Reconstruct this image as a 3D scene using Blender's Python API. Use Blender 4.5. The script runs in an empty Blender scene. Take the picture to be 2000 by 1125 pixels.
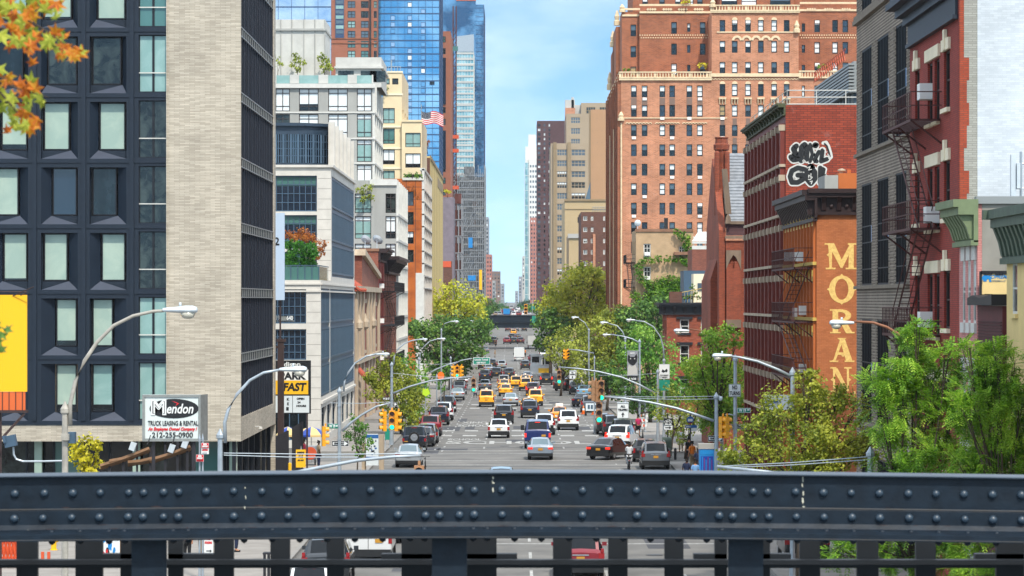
import bpy,math,random
import numpy as np
from mathutils import Vector,Matrix,Euler
R=math.radians
random.seed(7)
SC=bpy.context.scene
COL=SC.collection
# ---------------------------------------------------------------- camera
# level telephoto camera 11 m above the avenue, looking along +Y
F=6000.0;HX=1005.0;HY=588.0;CH=11.0
cam_d=bpy.data.cameras.new('camera');cam=bpy.data.objects.new('camera',cam_d);COL.objects.link(cam)
cam.location=(0,0,CH);cam.rotation_euler=(R(90),0,0)
cam_d.sensor_width=36;cam_d.lens=36*F/2000
cam_d.shift_x=-(HX-1000)/2000;cam_d.shift_y=(HY-562.5)/2000
cam_d.clip_start=0.5;cam_d.clip_end=20000
cam_d.dof.use_dof=True;cam_d.dof.focus_distance=190;cam_d.dof.aperture_fstop=20
SC.camera=cam
# ---------------------------------------------------------------- light
SUN_EL,SUN_AZ=52,162  # azimuth from +Y (north of the picture) turning to +X
sun_d=bpy.data.lights.new('sun','SUN');sun=bpy.data.objects.new('sun',sun_d);COL.objects.link(sun)
sd=Vector((math.sin(R(SUN_AZ))*math.cos(R(SUN_EL)),math.cos(R(SUN_AZ))*math.cos(R(SUN_EL)),math.sin(R(SUN_EL))))
sun.rotation_euler=sd.to_track_quat('Z','Y').to_euler()
sun_d.energy=2.45;sun_d.angle=R(3);sun_d.color=(1,.93,.82)
w=bpy.data.worlds.new('World');SC.world=w;w.use_nodes=True
nt=w.node_tree;nt.nodes.clear()
def N(nt,typ,**kw):
    n=nt.nodes.new(typ)
    for k,v in kw.items():
        if k[0]=='_':n.inputs[k[1:]].default_value=v
        else:setattr(n,k,v)
    return n
out=N(nt,'ShaderNodeOutputWorld');bg=N(nt,'ShaderNodeBackground',_Strength=.125)
sky=N(nt,'ShaderNodeTexSky',sky_type='NISHITA',sun_disc=False,sun_elevation=R(SUN_EL),sun_rotation=R(SUN_AZ),air_density=1.0,dust_density=.6,ozone_density=2.2)
tc=N(nt,'ShaderNodeTexCoord')
# the sky read a little above the true horizon, so the strip between the towers is blue as in the photograph
sep=N(nt,'ShaderNodeSeparateXYZ');comb=N(nt,'ShaderNodeCombineXYZ')
mr=N(nt,'ShaderNodeMath',operation='MULTIPLY_ADD');mr.inputs[1].default_value=2.2;mr.inputs[2].default_value=.17
ab=N(nt,'ShaderNodeMath',operation='MAXIMUM');ab.inputs[1].default_value=-.02
L=nt.links.new
L(tc.outputs['Generated'],sep.inputs[0]);L(sep.outputs[2],ab.inputs[0]);L(ab.outputs[0],mr.inputs[0])
L(sep.outputs[0],comb.inputs[0]);L(sep.outputs[1],comb.inputs[1]);L(mr.outputs[0],comb.inputs[2]);L(comb.outputs[0],sky.inputs[0])
mp=N(nt,'ShaderNodeMapping');mp.inputs['Scale'].default_value=(9,9,26)
nz=N(nt,'ShaderNodeTexNoise',_Scale=1.6,_Detail=7,_Roughness=.55)
rp=N(nt,'ShaderNodeValToRGB');rp.color_ramp.elements[0].position=.42;rp.color_ramp.elements[1].position=.74
L(tc.outputs['Generated'],mp.inputs[0]);L(mp.outputs[0],nz.inputs['Vector']);L(nz.outputs[0],rp.inputs[0])
# clouds thin out upward, thicker near the horizon
hz=N(nt,'ShaderNodeMapRange');hz.inputs['From Min'].default_value=0;hz.inputs['From Max'].default_value=.055;hz.inputs['To Min'].default_value=.3;hz.inputs['To Max'].default_value=0
L(sep.outputs[2],hz.inputs[0])
ad=N(nt,'ShaderNodeMath',operation='MULTIPLY_ADD');ad.use_clamp=True;ad.inputs[1].default_value=.42
h2=N(nt,'ShaderNodeMapRange');h2.inputs['From Min'].default_value=.09;h2.inputs['From Max'].default_value=.3;h2.inputs['To Max'].default_value=.7
h3=N(nt,'ShaderNodeMath',operation='ADD');L(sep.outputs[2],h2.inputs[0]);L(h2.outputs[0],h3.inputs[0]);L(hz.outputs[0],h3.inputs[1])  # cloud white added overhead, out of view, for neutral fill in the shade
L(rp.outputs[0],ad.inputs[0]);L(h3.outputs[0],ad.inputs[2])
mx=N(nt,'ShaderNodeMix',data_type='RGBA');mx.inputs['B'].default_value=(6.6,7.2,7.9,1)
L(ad.outputs[0],mx.inputs['Factor']);tn=N(nt,'ShaderNodeMix',data_type='RGBA',blend_type='MULTIPLY');tn.inputs['Factor'].default_value=1;tn.inputs['B'].default_value=(.84,1.2,1.16,1);L(sky.outputs[0],tn.inputs['A']);L(tn.outputs['Result'],mx.inputs['A']);L(mx.outputs['Result'],bg.inputs[0]);L(bg.outputs[0],out.inputs[0])
SC.view_settings.view_transform='Standard';SC.view_settings.look='None';SC.view_settings.exposure=.86;SC.view_settings.gamma=1
SC.cycles.max_bounces=5;SC.cycles.diffuse_bounces=3;SC.cycles.glossy_bounces=2;SC.cycles.transmission_bounces=2;SC.cycles.transparent_max_bounces=4
SC.cycles.use_denoising=True;SC.cycles.caustics_reflective=False;SC.cycles.caustics_refractive=False;SC.cycles.use_adaptive_sampling=True
# ---------------------------------------------------------------- photo geometry -> place
PROF=[(-500,0),(215,0),(346,-.9),(600,-2.1),(660,-1.9),(777,0),(964,1.6),(1040,5.5),(1400,7),(9000,7)]
def gz(d):
    for(a,za),(b,zb)in zip(PROF,PROF[1:]):
        if d<=b:return za+(zb-za)*(d-a)/(b-a)
    return PROF[-1][1]
def dist(py):  # where the avenue's surface meets a picture row
    lo,hi=60,960
    for _ in range(50):
        m=(lo+hi)/2
        if HY+F*(CH-gz(m))/m>py:lo=m
        else:hi=m
    return lo
def X(px,d):return(px-HX)*d/F
def Z(py,d):return CH-(py-HY)*d/F
def P(px,py,d):return Vector((X(px,d),d,Z(py,d)))
XL,XR=-14.7,15.7  # building lines of the avenue
KL,KR=-9.4,10.4  # kerbs
# ---------------------------------------------------------------- objects
def tag(o,label=None,cat=None,group=None,kind=None):
    if label:o['label']=label
    if cat:o['category']=cat
    if group:o['group']=group
    if kind:o['kind']=kind
    return o
def thing(name,label,cat,loc=(0,0,0),group=None,rz=0):
    o=bpy.data.objects.new(name,None);COL.objects.link(o);o.location=loc;o.rotation_euler=(0,0,rz)
    o.empty_display_size=.2
    return tag(o,label,cat,group)
def org(o):
    v=Vector((0,0,0))
    while o is not None:v+=Vector(o.location);o=o.parent
    return v
def copy_tree(o,parent=None):
    c=o.copy();COL.objects.link(c);c.parent=parent
    for ch in KIDS.get(o.name,[]):copy_tree(bpy.data.objects[ch],c)
    return c
KIDS={}
def setpar(o,p):
    if p is not None:o.parent=p;KIDS.setdefault(p.name,[]).append(o.name)
class MB:
    def __init__(s):s.v=[];s.f=[];s.m=[];s.T=None
    def face(s,pts,m=0):
        n=len(s.v)
        if s.T is not None:pts=[s.T@Vector(p)for p in pts]
        s.v.extend([tuple(p)for p in pts]);s.f.append(tuple(range(n,n+len(pts))));s.m.append(m)
    def box(s,x0,x1,y0,y1,z0,z1,m=0):
        if x0>x1:x0,x1=x1,x0
        if y0>y1:y0,y1=y1,y0
        if z0>z1:z0,z1=z1,z0
        p=[(x0,y0,z0),(x1,y0,z0),(x1,y1,z0),(x0,y1,z0),(x0,y0,z1),(x1,y0,z1),(x1,y1,z1),(x0,y1,z1)]
        n=len(s.v)
        if s.T is not None:p=[tuple(s.T@Vector(q))for q in p]
        s.v.extend(p)
        for q in((3,2,1,0),(4,5,6,7),(0,1,5,4),(1,2,6,5),(2,3,7,6),(3,0,4,7)):
            s.f.append(tuple(n+i for i in q));s.m.append(m)
    def tube(s,pts,r,n=6,m=0,cap=True):
        pts=[Vector(p)for p in pts];rs=r if isinstance(r,(list,tuple))else[r]*len(pts)
        b=len(s.v)
        for i,p in enumerate(pts):
            t=(pts[min(i+1,len(pts)-1)]-pts[max(i-1,0)]).normalized()
            a=Vector((0,0,1))if abs(t.z)<.9 else Vector((1,0,0))
            u=t.cross(a).normalized();w_=t.cross(u)
            for k in range(n):
                q=p+(u*math.cos(2*math.pi*k/n)+w_*math.sin(2*math.pi*k/n))*rs[i]
                s.v.append(tuple(s.T@q if s.T is not None else q))
        for i in range(len(pts)-1):
            for k in range(n):
                a0=b+i*n+k;a1=b+i*n+(k+1)%n
                s.f.append((a0,a1,a1+n,a0+n));s.m.append(m)
        if cap:
            s.f.append(tuple(b+k for k in range(n))[::-1]);s.m.append(m)
            s.f.append(tuple(b+(len(pts)-1)*n+k for k in range(n)));s.m.append(m)
    def prism(s,poly,fr,w0,w1,m=0,ms=None):  # poly in (u,v) on frame, between two outward offsets
        a=[fr(u,v,w0)for u,v in poly];b=[fr(u,v,w1)for u,v in poly];k=len(poly)
        s.face(b,m);s.face(a[::-1],m)
        for i in range(k):s.face([a[i],a[(i+1)%k],b[(i+1)%k],b[i]],m if ms is None else ms)
    def lathe(s,c,prof,n=12,m=0,axis='z'):  # prof (r, h)
        b=len(s.v);c=Vector(c)
        for r,h in prof:
            for k in range(n):
                a=2*math.pi*k/n;q=(r*math.cos(a),r*math.sin(a),h)
                if axis=='y':q=(q[0],q[2],q[1])
                elif axis=='x':q=(q[2],q[0],q[1])
                q=c+Vector(q);s.v.append(tuple(s.T@q if s.T is not None else q))
        for i in range(len(prof)-1):
            for k in range(n):
                a0=b+i*n+k;a1=b+i*n+(k+1)%n
                s.f.append((a0,a1,a1+n,a0+n));s.m.append(m)
        s.f.append(tuple(b+k for k in range(n))[::-1]);s.m.append(m)
        s.f.append(tuple(b+(len(prof)-1)*n+k for k in range(n)));s.m.append(m)
    def fbox(s,fr,u0,u1,v0,v1,w0,w1,m=0):
        a=fr(u0,v0,w0);b=fr(u1,v1,w1);s.box(a[0],b[0],a[1],b[1],a[2],b[2],m)
    def mesh(s,name,mats,o=Vector((0,0,0)),smooth=False):
        me=bpy.data.meshes.new(name)
        me.from_pydata([(x-o[0],y-o[1],z-o[2])for x,y,z in s.v],[],s.f)
        for m in(mats if isinstance(mats,(list,tuple))else[mats]):me.materials.append(M(m)if isinstance(m,str)else m)
        me.polygons.foreach_set('material_index',s.m)
        if smooth:me.polygons.foreach_set('use_smooth',[True]*len(s.f))
        me.update();return me
    def build(s,name,mats,parent=None,smooth=False,loc=None):
        o_=org(parent)if parent is not None else Vector(loc or(0,0,0))
        me=s.mesh(name,mats,o_,smooth)
        ob=bpy.data.objects.new(name,me);COL.objects.link(ob);setpar(ob,parent)
        if parent is None and loc:ob.location=loc
        return ob
def link_mesh(name,me,parent,loc=(0,0,0),rz=0):
    ob=bpy.data.objects.new(name,me);COL.objects.link(ob);setpar(ob,parent);ob.location=loc;ob.rotation_euler=(0,0,rz);return ob
class Fr:  # a vertical wall plane: S faces the camera, E faces +X, W faces -X, N away
    def __init__(s,k,o):s.k=k;s.o=o
    def __call__(s,u,v,w=0):
        if s.k=='S':return Vector((u,s.o-w,v))
        if s.k=='N':return Vector((u,s.o+w,v))
        if s.k=='E':return Vector((s.o+w,u,v))
        return Vector((s.o-w,u,v))
    rz=property(lambda s:{'S':0,'E':R(90),'W':R(-90),'N':R(180)}[s.k])
def wall(mb,fr,u0,u1,v0,v1,holes=(),depth=.25,m=0,mr_=None):
    if mr_ is None:mr_=m
    us=sorted({u0,u1}|{max(u0,min(u1,q))for h in holes for q in(h[0],h[0]+h[2])})
    vs=sorted({v0,v1}|{max(v0,min(v1,q))for h in holes for q in(h[1],h[1]+h[3])})
    hs=[(h[0]-1e-5,h[1]-1e-5,h[0]+h[2]+1e-5,h[1]+h[3]+1e-5)for h in holes]
    for j in range(len(vs)-1):
        run=None
        for i in range(len(us)-1):
            cu=(us[i]+us[i+1])/2;cv=(vs[j]+vs[j+1])/2
            hole=any(a<cu<c and b<cv<d for a,b,c,d in hs)
            if not hole and run is None:run=us[i]
            if(hole or i==len(us)-2)and run is not None:
                e=us[i]if hole else us[i+1]
                mb.face([fr(run,vs[j]),fr(e,vs[j]),fr(e,vs[j+1]),fr(run,vs[j+1])],m);run=None
    for h in holes:
        a,b,c,d=h[0],h[1],h[0]+h[2],h[1]+h[3]
        for p,q in(((a,b),(c,b)),((c,b),(c,d)),((c,d),(a,d)),((a,d),(a,b))):
            mb.face([fr(p[0],p[1],0),fr(q[0],q[1],0),fr(q[0],q[1],-depth),fr(p[0],p[1],-depth)],mr_)
# ---------------------------------------------------------------- materials
def lin(h):
    h=h.lstrip('#');r=[]
    for i in(0,2,4):
        c=int(h[i:i+2],16)/255;r.append(c/12.92 if c<.04045 else((c+.055)/1.055)**2.4)
    return(*r,1)
MATS={}
def M(n):
    if n not in MATS:raise KeyError(n)
    return MATS[n]
def _new(name):
    m=bpy.data.materials.new(name);m.use_nodes=True;nt=m.node_tree
    b=nt.nodes['Principled BSDF'];MATS[name]=m;return m,nt,b
def uvz(nt,sx=1,sz=1):  # (x+y, z) coordinates: bricks and panels run true on every upright wall
    tc=N(nt,'ShaderNodeTexCoord');sp=N(nt,'ShaderNodeSeparateXYZ');a=N(nt,'ShaderNodeMath',operation='ADD');c=N(nt,'ShaderNodeCombineXYZ')
    nt.links.new(tc.outputs['Object'],sp.inputs[0]);nt.links.new(sp.outputs[0],a.inputs[0]);nt.links.new(sp.outputs[1],a.inputs[1])
    nt.links.new(a.outputs[0],c.inputs[0]);nt.links.new(sp.outputs[2],c.inputs[1]);return c.outputs[0],tc.outputs['Object']
def paint(name,hexc,rough=.6,var=.25,scale=1.5,metal=0,streak=False,spec=.4,coat=0,hex2=None,bump=0):
    m,nt,b=_new(name);c=lin(hexc);L=nt.links.new
    c2=lin(hex2)if hex2 else tuple(x*(1-var)for x in c[:3])+(1,)
    tc=N(nt,'ShaderNodeTexCoord');mp=N(nt,'ShaderNodeMapping');mp.inputs['Scale'].default_value=(1,1,.25)if streak else(1,1,1)
    nz=N(nt,'ShaderNodeTexNoise',_Scale=scale,_Detail=6,_Roughness=.6);rp=N(nt,'ShaderNodeValToRGB')
    rp.color_ramp.elements[0].position=.32;rp.color_ramp.elements[1].position=.68
    rp.color_ramp.elements[0].color=c2;rp.color_ramp.elements[1].color=tuple(min(1,x*(1+var*.35))for x in c[:3])+(1,)
    L(tc.outputs['Object'],mp.inputs[0]);L(mp.outputs[0],nz.inputs['Vector']);L(nz.outputs[0],rp.inputs[0]);L(rp.outputs[0],b.inputs['Base Color'])
    b.inputs['Roughness'].default_value=rough;b.inputs['Metallic'].default_value=metal;b.inputs['Specular IOR Level'].default_value=spec;b.inputs['Coat Weight'].default_value=coat
    if bump:
        bp=N(nt,'ShaderNodeBump',_Strength=bump,_Distance=.05);L(nz.outputs[0],bp.inputs['Height']);L(bp.outputs[0],b.inputs['Normal'])
    return m
def flat(name,hexc,rough=.5,metal=0,emit=0,coat=0,spec=.5):
    m,nt,b=_new(name);b.inputs['Base Color'].default_value=lin(hexc);b.inputs['Roughness'].default_value=rough;b.inputs['Metallic'].default_value=metal
    b.inputs['Coat Weight'].default_value=coat;b.inputs['Specular IOR Level'].default_value=spec
    if emit:b.inputs['Emission Color'].default_value=lin(hexc);b.inputs['Emission Strength'].default_value=emit
    return m
def brick(name,h1,h2,hm,bw=.22,bh=.075,mort=.010,rough=.85,stain=.3,bump=.3,st_hex=None):
    m,nt,b=_new(name);L=nt.links.new;uv,ob=uvz(nt)
    bt=N(nt,'ShaderNodeTexBrick',_Scale=1.0);bt.inputs['Brick Width'].default_value=bw;bt.inputs['Row Height'].default_value=bh;bt.inputs['Mortar Size'].default_value=mort
    bt.inputs['Color1'].default_value=lin(h1);bt.inputs['Color2'].default_value=lin(h2);bt.inputs['Mortar'].default_value=lin(hm);bt.inputs['Bias'].default_value=-.1
    L(uv,bt.inputs['Vector'])
    nz=N(nt,'ShaderNodeTexNoise',_Scale=.35,_Detail=8,_Roughness=.65);L(ob,nz.inputs['Vector'])
    rp=N(nt,'ShaderNodeValToRGB');rp.color_ramp.elements[0].position=.35;rp.color_ramp.elements[1].position=.66
    k=1-stain;rp.color_ramp.elements[0].color=(k,k,k,1);rp.color_ramp.elements[1].color=(1.08,1.08,1.08,1)
    L(nz.outputs[0],rp.inputs[0]);mx=N(nt,'ShaderNodeMix',data_type='RGBA',blend_type='MULTIPLY');mx.inputs['Factor'].default_value=1
    L(bt.outputs[0],mx.inputs['A']);L(rp.outputs[0],mx.inputs['B']);src=mx.outputs['Result']
    if st_hex:  # pale efflorescence / soot patches with a shape of their own
        n2=N(nt,'ShaderNodeTexNoise',_Scale=.9,_Detail=9,_Roughness=.7);L(ob,n2.inputs['Vector'])
        r2=N(nt,'ShaderNodeValToRGB');r2.color_ramp.elements[0].position=.58;r2.color_ramp.elements[1].position=.75;L(n2.outputs[0],r2.inputs[0])
        m2=N(nt,'ShaderNodeMix',data_type='RGBA');m2.inputs['B'].default_value=lin(st_hex);sc_=N(nt,'ShaderNodeMath',operation='MULTIPLY');sc_.inputs[1].default_value=.6
        L(r2.outputs[0],sc_.inputs[0]);L(sc_.outputs[0],m2.inputs['Factor']);L(src,m2.inputs['A']);src=m2.outputs['Result']
    L(src,b.inputs['Base Color']);b.inputs['Roughness'].default_value=rough
    if bump:
        bp=N(nt,'ShaderNodeBump',_Strength=bump,_Distance=.02);L(bt.outputs['Fac'],bp.inputs['Height']);bp.invert=True;L(bp.outputs[0],b.inputs['Normal'])
    return m
def glass(name,hexc='#10181f',rough=.06,metal=0,wav=0,hex2=None,scale=.12,spec=.8):
    m,nt,b=_new(name);L=nt.links.new;b.inputs['Base Color'].default_value=lin(hexc);b.inputs['Roughness'].default_value=rough
    b.inputs['Metallic'].default_value=metal;b.inputs['Specular IOR Level'].default_value=spec
    tc=N(nt,'ShaderNodeTexCoord')
    if hex2:
        nz=N(nt,'ShaderNodeTexNoise',_Scale=scale,_Detail=5,_Roughness=.6,_Distortion=.6);L(tc.outputs['Object'],nz.inputs['Vector'])
        mx=N(nt,'ShaderNodeMix',data_type='RGBA');mx.inputs['A'].default_value=lin(hexc);mx.inputs['B'].default_value=lin(hex2)
        mr2=N(nt,'ShaderNodeMapRange');mr2.inputs['From Min'].default_value=.42;mr2.inputs['From Max'].default_value=.62;L(nz.outputs[0],mr2.inputs[0]);L(mr2.outputs[0],mx.inputs['Factor']);L(mx.outputs['Result'],b.inputs['Base Color'])
    if wav:
        n2=N(nt,'ShaderNodeTexNoise',_Scale=.5,_Detail=2);L(tc.outputs['Object'],n2.inputs['Vector'])
        bp=N(nt,'ShaderNodeBump',_Strength=wav,_Distance=.3);L(n2.outputs[0],bp.inputs['Height']);L(bp.outputs[0],b.inputs['Normal'])
    return m
def foliage(name,c1,c2,c3,scale=.8,hue=.5):
    m,nt,b=_new(name);L=nt.links.new;tc=N(nt,'ShaderNodeTexCoord');geo=N(nt,'ShaderNodeNewGeometry')
    nz=N(nt,'ShaderNodeTexNoise',_Scale=scale,_Detail=3);L(tc.outputs['Object'],nz.inputs['Vector'])
    ad=N(nt,'ShaderNodeMath',operation='MULTIPLY_ADD');ad.inputs[1].default_value=.38;L(geo.outputs['Random Per Island'],ad.inputs[0]);
    m_=N(nt,'ShaderNodeMath',operation='MULTIPLY_ADD');m_.inputs[1].default_value=1.5;m_.inputs[2].default_value=-.45;L(nz.outputs[0],m_.inputs[0]);L(m_.outputs[0],ad.inputs[2])
    rp=N(nt,'ShaderNodeValToRGB');e=rp.color_ramp.elements;e[0].position=.2;e[0].color=lin(c1);e[1].position=.85;e[1].color=lin(c3);x=e.new(.5);x.color=lin(c2)
    L(ad.outputs[0],rp.inputs[0]);L(rp.outputs[0],b.inputs['Base Color']);b.inputs['Roughness'].default_value=.55;b.inputs['Specular IOR Level'].default_value=.3
    tr=N(nt,'ShaderNodeBsdfTranslucent');L(rp.outputs[0],tr.inputs[0]);ms=N(nt,'ShaderNodeMixShader');ms.inputs[0].default_value=.35
    L(b.outputs[0],ms.inputs[1]);L(tr.outputs[0],ms.inputs[2]);L(ms.outputs[0],nt.nodes['Material Output'].inputs[0]);return m

# ---------------------------------------------------------------- palette
paint('asphalt','#73716d',.9,.22,.35,hex2='#5d5c5a',bump=.1);paint('asphalt_patch','#48494d',.9,.2,1.2)
paint('concrete_walk','#8f8a84',.9,.25,.7);paint('kerb','#8a8782',.85,.2,2)
paint('ground','#6c6b68',.95,.3,.05);paint('road_white','#b4b4b0',.7,.55,5)
paint('rail_steel','#14212d',.5,.35,14,hex2='#0e1822',spec=.28,bump=.08);paint('rail_lit','#2a3a48',.38,.2,7,spec=.6)  # rail_lit: paler copy of rail_steel, the lit look painted into the colour
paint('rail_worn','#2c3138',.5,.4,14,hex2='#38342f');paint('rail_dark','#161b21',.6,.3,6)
paint('chalk','#c9c6b4',.8,.2,20)
brick('tan_brick','#c8bfae','#a89f8f','#9a9184',.55,.075,.010,stain=.2,bump=.35)
paint('navy_panel','#13202f',.5,.15,1.2);paint('navy_sill','#2f3849',.42,.15,1);paint('navy_deep','#0f141d',.5,.1,1)
glass('glass_dark','#05080b',.05,spec=.5,hex2='#1b252b',scale=.7);glass('glass_dim','#0c1113',.08,spec=.5,hex2='#39423f',scale=1.1);glass('glass_matt','#05080e',.6,spec=.02);glass('glass_blue','#152436',.06)
glass('glass_shade','#93a89c',.12,spec=.5,hex2='#a3b5a6',scale=.5);glass('glass_aqua','#7d9f9a',.1,spec=.6,hex2='#90aeaa',scale=.6);glass('glass_green','#47706b',.08)
glass('glass_white','#dde2e2',.15,spec=.4);glass('glass_tan','#a58a54',.2);glass('glass_grey','#4c5c68',.08)
flat('lamp_in_room','#fff0d0',.5,emit=1.2);flat('paper_white','#e6e6e2',.8)
paint('fin_metal','#1a202d',.5,.15,2);flat('silver_trim','#8d908f',.45,.3)
paint('limestone','#c9c5bd',.85,.12,1.2);paint('limestone_joint','#8f8b85',.9,.1,1)
paint('slate_blue','#41586c',.5,.15,1.2);paint('slate_blue_dark','#2c3d4e',.5,.15,1)
paint('grey_concrete','#a3a39e',.85,.2,.5,streak=True);paint('light_concrete','#bfbeb8',.85,.15,.6);paint('white_panel','#d6d5cf',.7,.08,1)
paint('dark_brown_panel','#352d2b',.6,.2,1);paint('white_frame','#cbcac4',.7,.12,1.5)
paint('cream_stucco','#dcc9a4',.85,.1,.4);paint('cream_trim','#e8dcc0',.8,.1,1);paint('rust_panel','#b4601e',.6,.25,.5,hex2='#8f4410')
paint('yellow_stucco','#c9b071',.85,.15,.3,streak=True)
brick('red_brick','#9d5540','#84412f','#6a5347',.25,.08,.012,stain=.3);brick('church_brick','#a04a2c','#833820','#6b4b3e',.25,.08,.010,stain=.35)
brick('graffiti_brick','#a5432a','#84321f','#5a3129',.42,.13,.016,stain=.25,st_hex='#b08078');paint('oxblood_paint','#742f24',.6,.22,1.5);paint('oxblood_dark','#47201d',.6,.2,1.5)
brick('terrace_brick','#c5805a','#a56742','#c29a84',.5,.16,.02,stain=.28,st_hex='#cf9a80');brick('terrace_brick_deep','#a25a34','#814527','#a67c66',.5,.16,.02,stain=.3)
paint('terracotta','#dcc6a2',.8,.2,2);paint('stone_tan','#b79a78',.85,.2,1)
brick('orange_brick','#b66d40','#a35f35','#a4572b',.25,.08,.008,stain=.22);paint('orange_paint','#b8642f',.7,.15,1.2)
paint('gold_letter','#e3c272',.75,.22,7,hex2='#cfa35c');paint('gold_trim','#c9a954',.7,.2,4)
brick('iron_brick','#65584b','#4c4138','#9e9284',.42,.13,.028,stain=.25);paint('iron_mortar','#7d7264',.8,.2,3)
brick('painted_red_brick','#9c3426','#86281d','#6a2a22',.25,.075,.012,stain=.2);brick('raw_orange_brick','#b04a2c','#9a3b22','#7f4534',.25,.075,.012,stain=.3)
brick('white_brick','#cdd4da','#bec6cd','#bcc4ca',.3,.08,.006,stain=.16,bump=.25,st_hex='#d6d9da');brick('grey_white_brick','#a9a89f','#98978e','#8b8a82',.3,.08,.01,stain=.15,bump=.5)
brick('pink_brick','#c78a84','#b87a75','#a9706c',.25,.08,.008,stain=.12);paint('grey_stucco','#8d8a82',.9,.2,.8);paint('yellow_paint','#d9bf84',.8,.12,1)
paint('green_cornice','#717f5d',.6,.2,2);paint('dark_green_cornice','#4b5a4c',.6,.25,2);paint('brown_cornice','#2f1f1e',.5,.25,2);paint('black_cornice','#1b1b20',.5,.2,2)
paint('moss_cornice','#4b4f35',.7,.3,2);paint('maroon_paint','#5d2227',.6,.2,2);paint('roof_slate','#8b8f94',.8,.2,2.5,hex2='#71757b')
paint('roof_tile','#b0553c',.8,.3,5,hex2='#8c3c2a');paint('brownstone','#8a6650',.9,.25,1);paint('old_stone','#b3a28c',.9,.3,1.5,streak=True)
paint('escape_iron','#4d2825',.6,.25,5);paint('escape_black','#15151a',.6,.2,5);paint('roofing','#6a6966',.9,.25,.6)
brick('brown_brick','#6b4538','#593629','#5f463a',.5,.16,.02,stain=.2);brick('dark_brown_brick','#59393a','#4a2e31','#4c3636',.6,.2,.02,stain=.2)
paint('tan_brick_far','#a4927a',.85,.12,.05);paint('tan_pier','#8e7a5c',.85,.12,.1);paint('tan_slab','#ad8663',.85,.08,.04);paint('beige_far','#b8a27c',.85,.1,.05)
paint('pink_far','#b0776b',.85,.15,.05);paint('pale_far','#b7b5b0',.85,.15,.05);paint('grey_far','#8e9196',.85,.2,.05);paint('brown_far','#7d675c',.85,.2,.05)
paint('rust_tower','#99604a',.8,.15,.2);paint('grey_purple','#7a7078',.85,.2,.8)
glass('curtain_blue','#4f8fb8',.12,.6,.08,'#9fc4d8',.035);glass('curtain_sky','#8fa9c4',.12,.6,.08,'#cbd5e0',.05);glass('curtain_deep','#275070',.15,.65,.3,'#6f9dbc',.06)
glass('curtain_teal','#6d9aa0',.15,.4,0,'#a3c4c4',.3);flat('mullion_blue','#2a4468',.5);flat('mullion_grey','#4e5c6a',.5)
paint('scaffold','#8b8f93',.6,.3,2,.3);paint('debris_net','#66686a',.8,.3,.3);paint('rust_steel','#5a2c22',.7,.3,1);flat('hoist_orange','#c6502a',.6)
paint('galvanised','#a4aeb6',.42,.18,3,.35);paint('lamp_grey','#c3ccd2',.4,.1,3,.1);paint('pole_tan','#a39e94',.5,.25,5);flat('lamp_lens','#b5b2a5',.15);paint('rust_pipe','#8a5b42',.6,.3,4)
flat('signal_yellow','#e39a08',.45,coat=.2);flat('signal_tan','#9c7350',.5);flat('signal_black','#101012',.5);flat('signal_green','#18d49a',.3,emit=1.6);flat('signal_dim','#5a2c14',.3);flat('signal_hand','#e8582a',.3,emit=.6)
flat('sign_green','#12806a',.45);flat('sign_white','#d9dcdb',.45);flat('sign_black','#15161a',.45);flat('sign_red','#c8232b',.45);flat('sign_yellow','#f0b818',.45);flat('sign_blue','#1f5d9f',.45);flat('sign_orange','#e8721d',.45)
flat('sign_lime','#b7dc2a',.5);flat('sign_panel','#d3dce0',.4);paint('sign_metal','#8f9391',.5,.2,4,.3);flat('kiosk_blue','#1f7ec0',.3);flat('kiosk_deep','#1b3f9a',.3);flat('kiosk_violet','#6a3a7d',.3);flat('sign_pale_blue','#b7cbe2',.4)
flat('vinyl_yellow','#f5b400',.5);flat('vinyl_orange','#d0612a',.5);flat('mendon_panel','#cfd8d6',.35)
paint('church_stone','#7c6a5a',.9,.35,1.5,streak=True);paint('bark','#4d4237',.9,.35,4);paint('wood_weathered','#7a5c42',.85,.3,3);paint('black_fence','#26252b',.6,.2,2);paint('brown_steel','#3c2c2a',.6,.25,3)
foliage('leaf_locust','#467020','#7fae33','#c2dc54',.5);foliage('leaf_plane','#657826','#959f36','#c0c24a',.45);foliage('leaf_dark','#34552a','#557d38','#8dac4c',.4)
foliage('leaf_yellowgreen','#8a9a30','#bfc640','#e6e258',.35);foliage('leaf_mid','#3f6b2a','#6b9c3c','#a9c955',.4);foliage('leaf_olive','#66752c','#99a53f','#ccd05c',.35)
foliage('leaf_gold','#9a9a18','#cfc42c','#e6dc55',2);foliage('leaf_autumn','#8f3f12','#c9701e','#bd9a2a',9);foliage('leaf_hedge','#1f4d17','#3a7a24','#66a134',2);foliage('leaf_rust','#8a4a20','#b0682c','#c98e45',2);foliage('leaf_ivy','#33601b','#5f9029','#94b53f',1.5)
foliage('leaf_fresh','#5c8426','#8db53a','#c9dc58',.5)
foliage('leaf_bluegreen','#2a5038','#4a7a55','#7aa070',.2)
flat('tyre','#131314',.8);flat('rim','#9a9c9f',.35,.6);flat('car_glass','#0c1116',.06,coat=.15,spec=.35);flat('car_glass_pale','#4e646c',.06,coat=.6);flat('trim_black','#17181a',.5);flat('chrome','#b9bcc0',.2,.8)
flat('tail_red','#8f1013',.25,coat=.5);flat('brake_lit','#e02a18',.3,emit=.7);flat('plate_gold','#b98526',.5);flat('head_clear','#c9ced2',.15)
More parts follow.
